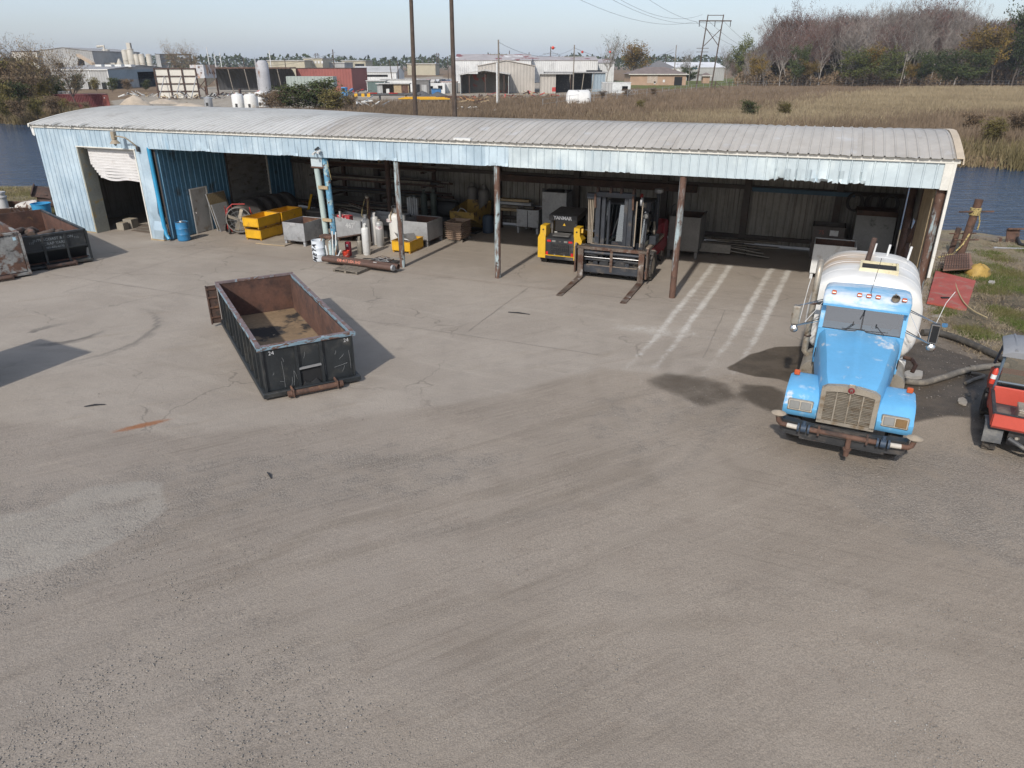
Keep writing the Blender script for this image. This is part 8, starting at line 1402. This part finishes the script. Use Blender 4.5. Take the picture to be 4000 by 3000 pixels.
q = thing('field_log', 'pale pipe end lying on the far bank at the right edge', 'pipe', G(3960, 466)); MB().tube([(-.2, .3, .5), (3, -1.2, .1)], .12, 8).build('pipe', white_m, q); MB().cyl((-.3, .35, .5), (-.1, .25, .5), .17, n=8).build('end_cap', white_m, q)
q = thing('gate_brace', 'wooden braced gate post in the weeds under the H-frame', 'gate post', G(2792, 350)); MB().box(-.15, .15, -.15, .15, 0, 2.6).build('post', pole_wood, q); MB().bar((0, 0, 2.2), (3.2, .4, .2), .16).build('brace', pole_wood, q); MB().box(4.6, 4.8, .3, .5, 0, 2.4).build('end_post', pole_wood, q)
q = thing('rusty_barge', 'rusty orange steel hull corner at the left edge behind the willows', 'barge', G(0, 425)); MB().bar((-6, 0, 3), (1.2, 0, 1.2), .5, 3.5).build('hull', mat('orange_rust_hull', (.28, .11, .05), .9), q); MB().bar((-.2, .2, 4.5), (1.6, .2, .2), .7, .5).build('boom', dark_rust, q)
# ------------------------------------------------------------------ vegetation
def leaf_mat(name, c, c2, sc=.25, tr=.0):
    t = NT(name); v = t.coords('Object', rand=True); n = t.noise(v, sc, 4, .65); g = t.node('ShaderNodeObjectInfo')
    col = t.mix(t.ramp(n, .35, .65), (*c, 1), (*c2, 1)); col = t.mix(1., col, t.ramp(g.outputs['Random'], 0, 1, .78, 1.22), 'MULTIPLY'); t.link(col, t.b.inputs['Base Color']); t.b.inputs['Roughness'].default_value = .9; t.b.inputs['Specular IOR Level'].default_value = .15
    return t.m
bark_grey = mat('grey_bark', (.27, .245, .22), .9, var=.25); bark_dark = mat('dark_bark', (.10, .08, .065), .9, var=.25)
def skeleton(r_, h, spread, up, levels=4, n0=7, lean=(0, 0), lo=1):
    segs = []; tips = []
    def grow(p, d, l, rad, lv):
        k = (5 if lv == 0 else 3) if lv < 2 else 2; q = p
        for i in range(k):
            d2 = (d + Vector((r_.uniform(-1, 1), r_.uniform(-1, 1), r_.uniform(-.2, .6))) * .16).normalized(); q2 = q + d2 * l / k; ra = rad * (1 - .5 * i / k); segs.append((q, q2, ra, ra * .8))
            if lv < levels:
                for _ in range(n0 if lv == 0 and i >= lo else (2 if lv else 0)):
                    a = r_.uniform(0, 6.283); e = Vector((math.cos(a), math.sin(a), r_.uniform(up * .3, up))).normalized(); grow(q2, (d2 * .35 + e * spread).normalized(), l * r_.uniform(.36, .6), ra * .5, lv + 1)
            else: tips.append((q2, d2))
            q, d = q2, d2
        tips.append((q, d))
    grow(Vector((0, 0, 0)), Vector((lean[0], lean[1], 1)).normalized(), h * .8, h * .017, 0); return segs, tips
def blades(P, D, L, W, rr):   # thin quads from points P along D
    k = len(P); a = np.cross(D, rr.normal(size=(k, 3))); a /= np.linalg.norm(a, axis=1)[:, None] + 1e-9; a *= W[:, None] / 2; e = P + D * L[:, None]
    V = np.stack([P - a, P + a, e + a * .4, e - a * .4], 1); return V.reshape(-1, 3)
def make_tree(seed, h, spread, up, twigs, leaves, leaf_size, twig_m, leaf_m, bark, levels=3, n0=6, lean=(0, 0), droop=0., tw=(.05, .1), lo=1):
    r_ = random.Random(seed); rr = np.random.default_rng(seed); segs, tips = skeleton(r_, h, spread, up, levels, n0, lean, lo); mb = MB()
    for a, b, r0, r1 in segs:
        if r0 > h * .0012: mb.tube([a, b], [r0, r1], 5, False)
    tr = mb.build('trunk', bark, None, smooth=60, recalc=False).data
    T_ = np.array([tuple(t_[0]) for t_ in tips]); Dv = np.array([tuple(t_[1]) for t_ in tips]); Vs = []; mi = []
    if twigs:
        i = rr.integers(0, len(T_), twigs); d = Dv[i] * .7 + rr.normal(size=(twigs, 3)) * .55 + np.array([0, 0, .35 - droop]); d /= np.linalg.norm(d, axis=1)[:, None]; P = T_[i] + rr.normal(size=(twigs, 3)) * h * .012
        Vs.append(blades(P, d, rr.uniform(.05, .11, twigs) * h, rr.uniform(*tw, twigs), rr)); mi += [0] * twigs
    if leaves:
        i = rr.integers(0, len(T_), leaves); P = T_[i] + rr.normal(size=(leaves, 3)) * h * .035 - np.array([0, 0, droop]) * rr.random((leaves, 1)) * h * .08; d = rr.normal(size=(leaves, 3)); d[:, 2] -= droop * 2; d /= np.linalg.norm(d, axis=1)[:, None]; s_ = rr.uniform(.5, 1.2, leaves) * leaf_size
        Vs.append(blades(P, d, s_ * (1 + droop), s_ * (.9 - .5 * min(droop, 1)), rr)); mi += [1] * leaves
    V = np.concatenate(Vs); F = np.arange(len(V)).reshape(-1, 4); o = mesh_np('crown', V, F, twig_m); o.data.materials.append(leaf_m); o.data.polygons.foreach_set('material_index', np.array(mi, np.int32)); me = o.data
    for ob in [x for x in COL.objects if x.data in (tr, me)]: bpy.data.objects.remove(ob)
    return tr, me, float(np.percentile(V[:, 2], 98.5))
L_red = leaf_mat('russet_foliage', (.115, .05, .042), (.16, .085, .065)); L_gold = leaf_mat('golden_foliage', (.19, .12, .028), (.12, .09, .025)); L_green = leaf_mat('oak_foliage', (.065, .08, .025), (.12, .13, .04)); L_dark = leaf_mat('dark_foliage', (.035, .05, .02), (.07, .085, .03)); L_tan = leaf_mat('tan_foliage', (.24, .17, .09), (.30, .23, .14)); L_olive = leaf_mat('olive_foliage', (.11, .10, .035), (.17, .14, .05)); L_brown = leaf_mat('brown_brush', (.13, .09, .055), (.19, .14, .09))
tw_grey = leaf_mat('grey_twigs', (.17, .145, .125), (.25, .215, .19)); tw_red = leaf_mat('reddish_twigs', (.125, .083, .072), (.18, .12, .10)); tw_br = leaf_mat('brown_twigs', (.13, .095, .07), (.19, .145, .11))
K_ = {'grey': [make_tree(s, 26, .75, 1.5, 2400, 0, .4, tw_grey, L_red, bark_grey, 3, 4, tw=(.05, .12)) for s in (1, 2, 3)], 'red': [make_tree(s, 26, .7, 1.5, 1700, 1300, .42, tw_red, L_red, bark_grey, 3, 4, tw=(.05, .12)) for s in (4, 5, 6)],
      'gold': [make_tree(s, 18, .95, 1.0, 300, 3400, .55, tw_br, L_gold, bark_dark, 3, 4) for s in (7, 8)], 'green': [make_tree(s, 12, 1.25, .55, 200, 4200, .42, tw_br, L_green, bark_dark, 3, 4, lo=0) for s in (9, 10)], 'dark': [make_tree(s, 12, 1.2, .5, 200, 4600, .42, tw_br, L_dark, bark_dark, 3, 4, lo=0) for s in (11, 12)],
      'brown': [make_tree(13, 16, 1.05, .8, 300, 3800, .5, tw_br, leaf_mat('brown_orange_foliage', (.17, .095, .03), (.11, .085, .03)), bark_dark, 3, 7)], 'willow': [make_tree(s, 13, .8, 1.1, 500, 1700, .24, tw_br, L_tan, bark_dark, 3, 5, lean=(-.25, 0), droop=.7, tw=(.03, .06)) for s in (14, 15)],
      'bush': [make_tree(s, 4, 1.5, .6, 700, 3000, .17, tw_br, m2, bark_dark, 3, 5, tw=(.015, .035), lo=0) for s, m2 in ((16, L_olive), (17, L_dark), (18, L_brown))], 'bare': [make_tree(19, 14, .9, 1.2, 1300, 0, .3, tw_grey, L_red, bark_grey, 3, 6, tw=(.03, .06))], 'thin': [make_tree(20, 22, .28, 1.0, 300, 420, .5, tw_grey, L_dark, bark_grey, 2, 7)]}
def plant(kind, i, x, y, h, label, cat='tree', group=None, name=None, rz=None, wide=1.):
    tr, me, h0 = K_[kind][i % len(K_[kind])]; o = thing(name or {'bush': 'bush'}.get(kind, kind + '_tree'), label, cat, (x, y, -.1), random.uniform(0, 6.28) if rz is None else rz, group); s_ = h / h0; o.scale = (s_ * wide, s_ * wide, s_)
    inst(tr, 'trunk', o); inst(me, 'crown', o); return o
env = [(2840, 305), (2880, 235), (2930, 200), (2985, 150), (3005, 100), (3030, 62), (3120, 60), (3200, 70), (3300, 50), (3400, 55), (3480, 28), (3600, 28), (3700, 18), (3760, 62), (3850, 75), (4000, 62), (4250, 60), (4500, 80)]
ordw = ('first', 'second', 'third', 'fourth', 'fifth', 'sixth', 'seventh', 'eighth', 'ninth', 'tenth', 'eleventh', 'twelfth', 'thirteenth', 'fourteenth', 'fifteenth', 'sixteenth', 'seventeenth', 'eighteenth', 'nineteenth', 'twentieth', 'twenty-first', 'twenty-second', 'twenty-third', 'twenty-fourth', 'twenty-fifth', 'twenty-sixth', 'twenty-seventh', 'twenty-eighth', 'twenty-ninth', 'thirtieth')
fr = random.Random(5)
for row, (Y0, n, lo) in enumerate(((302, 22, .78), (314, 26, .92), (328, 28, 1.))):
    for k in range(n):
        px = 2870 + (k + fr.uniform(.1, .9)) * (1400 / n); Y = Y0 + fr.uniform(-5, 5); top = np.interp(px, [e[0] for e in env], [e[1] for e in env]); h = zat(top, Y) * lo * fr.uniform(.95, 1.2)
        kind = 'red' if (fr.random() < (.58 if px < 3350 or px > 3600 else .3)) else 'grey'
        plant(kind, k, AT(px, 300, Y).x, Y, h, '%s leafless woodland tree, %s from the left in the %s row' % ('russet' if kind == 'red' else 'pale grey', ordw[k], ('front', 'middle', 'rear')[row]), group='trees of the leafless wood', wide=fr.uniform(.8, 1.25))
for px, yb, yt, kind, w, lb in ((3335, 330, 210, 'green', 1.25, 'spreading green oak at the front of the wood, left of two'), (3450, 332, 206, 'green', 1.2, 'spreading green oak at the front of the wood, right of two'), (3700, 340, 215, 'dark', 1.3, 'large dark green tree before the wood, left half of the dark clump'), (3800, 341, 208, 'dark', 1.35, 'large dark green tree before the wood, right half of the dark clump'), (3120, 326, 195, 'dark', .6, 'narrow dark green tree inside the wood edge'), (3790, 322, 98, 'gold', .95, 'tall golden tree above the dark green clump, left one'), (3880, 322, 92, 'gold', .9, 'tall golden tree above the dark green clump, right one'), (3380, 318, 172, 'gold', .8, 'golden tree behind the left oak'), (3150, 330, 235, 'gold', 1.1, 'low golden-brown tree at the wood edge'), (2955, 326, 215, 'gold', .9, 'yellow-brown tree at the left corner of the wood'), (3560, 333, 238, 'gold', 1., 'low golden tree between the oak and the dark clump'), (3960, 325, 60, 'dark', .7, 'dark green treetop at the right end of the wood'), (3600, 330, 215, 'dark', .9, 'dark green tree right of the oaks'), (2880, 318, 165, 'green', .62, 'dark leafy tree standing left of the wood'), (2478, 310, 166, 'brown', 1.05, 'round brown-leaved tree behind the brick building'), (2370, 322, 130, 'thin', 1., 'tall thin tree with tufted top left of the round brown tree'), (2670, 318, 195, 'bare', .8, 'small bare tree right of the brick building'), (2840, 318, 180, 'bare', .8, 'bare tree left of the wood'), (2690, 322, 262, 'dark', 1.2, 'low dark tree by the white-roofed warehouse')):
    p = G(px, yb); Y = min(p.y, 290 if (kind in ('green', 'dark', 'gold') and px > 2900) else 335); plant(kind, int(px), AT(px, 300, Y).x, Y, zat(yt, Y) * (1.12 if kind in ('green', 'dark') else 1), lb, wide=w * 1.15)
for px, Y, yt, w, lb in ((95, 138, 150, 1., 'wispy tan willow at far left, leftmost'), (165, 142, 152, .9, 'wispy tan willow at far left, middle one'), (250, 136, 182, 1., 'wispy tan willow beside the grey works, rightmost'), (690, 250, 162, .8, 'wispy willow over the steel frame, left one'), (755, 255, 168, .8, 'wispy willow over the steel frame, right one')): plant('willow', int(px), AT(px, 300, Y).x + 1.5, Y, zat(yt, Y), lb, rz=.3 * (px % 3), wide=w)
bl = [(20, 455, 5.5, 0), (70, 445, 5, 1), (125, 440, 6, 2), (180, 430, 5.5, 0), (60, 425, 8, 2), (140, 415, 8.5, 0), (215, 420, 4.5, 1), (10, 420, 9, 0), (100, 405, 9, 2), (190, 400, 7, 1), (250, 408, 3.5, 0), (30, 470, 3.5, 0), (95, 472, 3, 2), (150, 468, 3.2, 0), (205, 460, 3.2, 2), (260, 452, 2.6, 0), (300, 445, 2., 2), (340, 440, 1.8, 2), (440, 362, 4, 1), (500, 358, 3.6, 2), (570, 356, 3.2, 1), (300, 366, 5, 1), (240, 372, 5, 1), (380, 360, 4, 0)]
for k, (px, py, h, i) in enumerate(bl): p = G(px, py); plant('bush', i, p.x, p.y, h, '%s bush on the left far bank, %s counted from the left' % (('olive', 'dark green', 'brown')[i], ordw[sorted(range(len(bl)), key=lambda q_: bl[q_][0]).index(k)]), 'bush', 'bushes on the left far bank', wide=1.05)
for k, (px, py, h, i, lb) in enumerate(((1170, 442, 4.6, 1, 'big dark green bush behind the shed roof, left part'), (1230, 440, 5.2, 1, 'big dark green bush behind the shed roof, middle part'), (1300, 446, 4., 0, 'big olive bush behind the shed roof, right part'), (1110, 432, 3.4, 2, 'brown twiggy bush left of the big green bush'), (1060, 428, 3., 2, 'brown twiggy bush by the white tanks'), (1370, 428, 2.4, 2, 'low brown bush right of the big green bush'), (2930, 462, 2.6, 1, 'green bush on the far bank over the roof, left one'), (3060, 460, 2.4, 0, 'olive bush on the far bank over the roof, right one'), (2500, 430, 1.8, 0, 'small bush in the weeds above the roof middle'), (3880, 560, 2.6, 0, 'olive bush on the far bank at right'), (3800, 520, 2.4, 2, 'brown bush on the far bank at right'), (3960, 530, 2.6, 2, 'brown bush on the far bank by the pale pipe'), (2350, 385, 1.8, 2, 'brown brush along the fence, left'), (2450, 380, 2., 2, 'brown brush along the fence, middle'), (2550, 372, 2., 2, 'brown brush along the fence, right'))): p = G(px, py); plant('bush', i, p.x, p.y, h, lb, 'bush', wide=1.7 if px < 1340 else 1.3)
# far tree line on the horizon: reads as one dark band
n = 16000; pxs = rng.uniform(-700, 4700, n); Yt = rng.uniform(900, 1500, n); hh = 11 + 5 * vnoise(pxs * .012, pxs * 0, 3) + 4 * vnoise(pxs * .05, pxs * 0 + 5, 4); zz = rng.random(n) ** .7 * hh; cc = Yt * math.cos(PITCH) + 3; xx = (pxs - 2000) / FPX * cc
P = np.stack([xx, Yt, zz], -1); d = rng.normal(size=(n, 3)); d /= np.linalg.norm(d, axis=1)[:, None]; sz = rng.uniform(2., 4.5, n); V = blades(P, d, sz, sz, rng); o = mesh_np('distant_tree_line', V, np.arange(len(V)).reshape(-1, 4), L_dark); tag(o, 'dark line of distant trees along the horizon', 'tree line', kind='stuff')
def thicket(name, label, n, px0, px1, Y0, Y1, zf, L, W, mt, upw):
    pxs = rng.uniform(px0, px1, n); Yt = rng.uniform(Y0, Y1, n); zz = rng.random(n) * zf(pxs); P = np.stack([(pxs - 2000) / FPX * (Yt * math.cos(PITCH) + 2), Yt, zz], -1); d = rng.normal(size=(n, 3)); d[:, 2] = np.abs(d[:, 2]) + upw; d /= np.linalg.norm(d, axis=1)[:, None]
    V = blades(P, d, rng.uniform(*L, n), rng.uniform(*W, n), rng); tag(mesh_np(name, V, np.arange(len(V)).reshape(-1, 4), mt), label, 'thicket', kind='stuff')
ez = lambda p: np.array([zat(float(y), 330) for y in np.interp(p, [e[0] for e in env], [e[1] for e in env])])
thicket('woodland_thicket', 'mass of bare grey-brown branches deep in the wood', 46000, 2900, 4400, 334, 352, lambda p: ez(p) * .92, (1.5, 4), (.1, .3), leaf_mat('deep_wood_twigs', (.085, .06, .05), (.14, .10, .085)), 1.2)
thicket('undergrowth', 'olive-brown undergrowth along the foot of the wood', 14000, 2870, 4400, 296, 336, lambda p: 1.5 + 5 * vnoise(p * .03, p * 0, 6), (.4, 1.2), (.2, .6), L_brown, .4)
thicket('shrub_layer', 'dark shrub layer inside the wood', 12000, 2930, 4400, 318, 340, lambda p: 10 + 4 * vnoise(p * .015, p * 0, 7), (.6, 1.6), (.3, .9), leaf_mat('shade_brush', (.06, .055, .03), (.11, .085, .05)), .3)
# grasses
def grass(name, label, n, sampler, h, w, mt, nb=5, bend=.35, spread=.2):
    Q = []
    while len(Q) < n:
        p = sampler()
        if p is not None: Q.append(p)
    Q = np.repeat(np.array(Q), nb, 0); k = len(Q); Q[:, :2] += rng.normal(size=(k, 2)) * spread; hh = rng.uniform(*h, k); a = rng.random(k) * 6.283; ww = rng.uniform(*w, k); dx = np.stack([np.cos(a), np.sin(a), np.zeros(k)], -1) * ww[:, None] / 2; top = Q + np.stack([rng.normal(size=k) * bend * hh, rng.normal(size=k) * bend * hh, hh], -1)
    V = np.stack([Q - dx, Q + dx, top], 1).reshape(-1, 3); o = mesh_np(name, V, np.arange(len(V)).reshape(-1, 3), mt, nper=3); tag(o, label, 'grass', kind='stuff'); return o
g_straw = leaf_mat('straw_grass_blades', (.26, .205, .13), (.34, .275, .175), .06); g_brown = leaf_mat('brown_weed_stalks', (.16, .118, .08), (.235, .175, .12), .08); g_reed = leaf_mat('bank_reeds', (.20, .15, .09), (.12, .10, .05), .12); g_green = leaf_mat('short_green_grass', (.10, .14, .035), (.16, .15, .06), .6)
def inpoly(pts):
    P_ = [tuple(G(*p))[:2] for p in pts]
    def f(x, y):
        ins = False
        for (ax, ay), (bx, by) in zip(P_, P_[1:] + P_[:1]):
            if (ay > y) != (by > y) and x < (bx - ax) * (y - ay) / (by - ay) + ax: ins = not ins
        return ins
    return f
in_yard, in_lawn, in_straw = inpoly(YARD), inpoly(LAWN), inpoly(STRAW)
def s_field(straw):
    def f():
        px = rng.uniform(1000, 4100); py = rng.uniform(333, 560) if px > 2000 else rng.uniform(385, 470); p = G(px, py)
        if p.y < far_bank(np.array(p.x)) + 1.5 or in_yard(p.x, p.y) or in_lawn(p.x, p.y) or p.y > 275: return None
        return tuple(p) if in_straw(p.x + rng.normal() * 6, p.y + rng.normal() * 5) == straw else None
    return f
grass('dry_grass', 'tall straw-coloured grass covering the far field', 15000, s_field(True), (.5, 1.1), (.06, .2), g_straw, 6, .3, .3); grass('brown_weeds', 'brown weeds covering the field behind the shed', 15000, s_field(False), (.5, 1.4), (.05, .16), g_brown, 6, .25, .3)
def s_bank(x0, x1, d0, d1):
    def f(): x = rng.uniform(x0, x1); y = float(far_bank(np.array(x))) + rng.uniform(d0, d1); return (x, y, -1.2 + 1.2 * min(1, max(0, (y - float(far_bank(np.array(x))) + 2.5) / 3.5)))
    return f
grass('bank_reeds', 'shaggy brown reeds along the far canal bank', 7500, s_bank(-110, 62, -2.2, 5), (.6, 1.9), (.05, .16), g_reed, 6, .3, .35)
in_rb = inpoly([(3650, 1050), (3800, 985), (4100, 950), (4100, 1330), (3850, 1330), (3660, 1300)])
def s_right():
    px = rng.uniform(3600, 4060); py = rng.uniform(945, 1340); p = G(px, py)
    if not in_rb(p.x, p.y) or p.y > near_bank(np.array(p.x)) - .3: return None
    return tuple(p) if vnoise(np.array([p.x * .9]), np.array([p.y * .9]), 8)[0] > .56 else None
grass('green_grass', 'patchy short green grass on the muddy right bank', 3200, s_right, (.05, .16), (.012, .03), g_green, 7, .5, .12)
def s_right2():
    p = G(rng.uniform(3600, 4060), rng.uniform(945, 1400)); return tuple(p) if p.y < near_bank(np.array(p.x)) - .1 and p.x > 13.5 and rng.random() < .5 else None
grass('dead_grass', 'dead straw litter on the muddy right bank', 3000, s_right2, (.03, .12), (.012, .035), leaf_mat('dead_grass_blades', (.22, .17, .11), (.30, .25, .17), .8), 6, 1.2, .15)
def s_left():
    p = G(rng.uniform(-60, 260), rng.uniform(735, 900)); q_ = S(-24.6, 0); s_ = (p - SO).dot(SU); return tuple(p) if s_ < -24.8 and p.y < near_bank(np.array(p.x)) - .2 else None
grass('bank_grass', 'short brown-green grass on the left bank beside the shed', 3500, s_left, (.06, .2), (.02, .05), leaf_mat('left_bank_blades', (.15, .135, .06), (.22, .18, .10), .4), 6, .6, .18)
# ------------------------------------------------------------------ air
t = NT('thin_haze'); t.n.remove(t.b); pv = t.node('ShaderNodeVolumePrincipled'); pv.inputs['Color'].default_value = (.80, .88, 1, 1); pv.inputs['Density'].default_value = .00013; t.link(pv.outputs[0], t.n['Material Output'].inputs['Volume'])
hz_ = MB().box(-3500, 3500, -400, 3000, -4.5, 46).build('haze', t.m, None, smooth=0); tag(hz_, 'thin pale haze in the air over the whole scene', 'haze', kind='stuff')
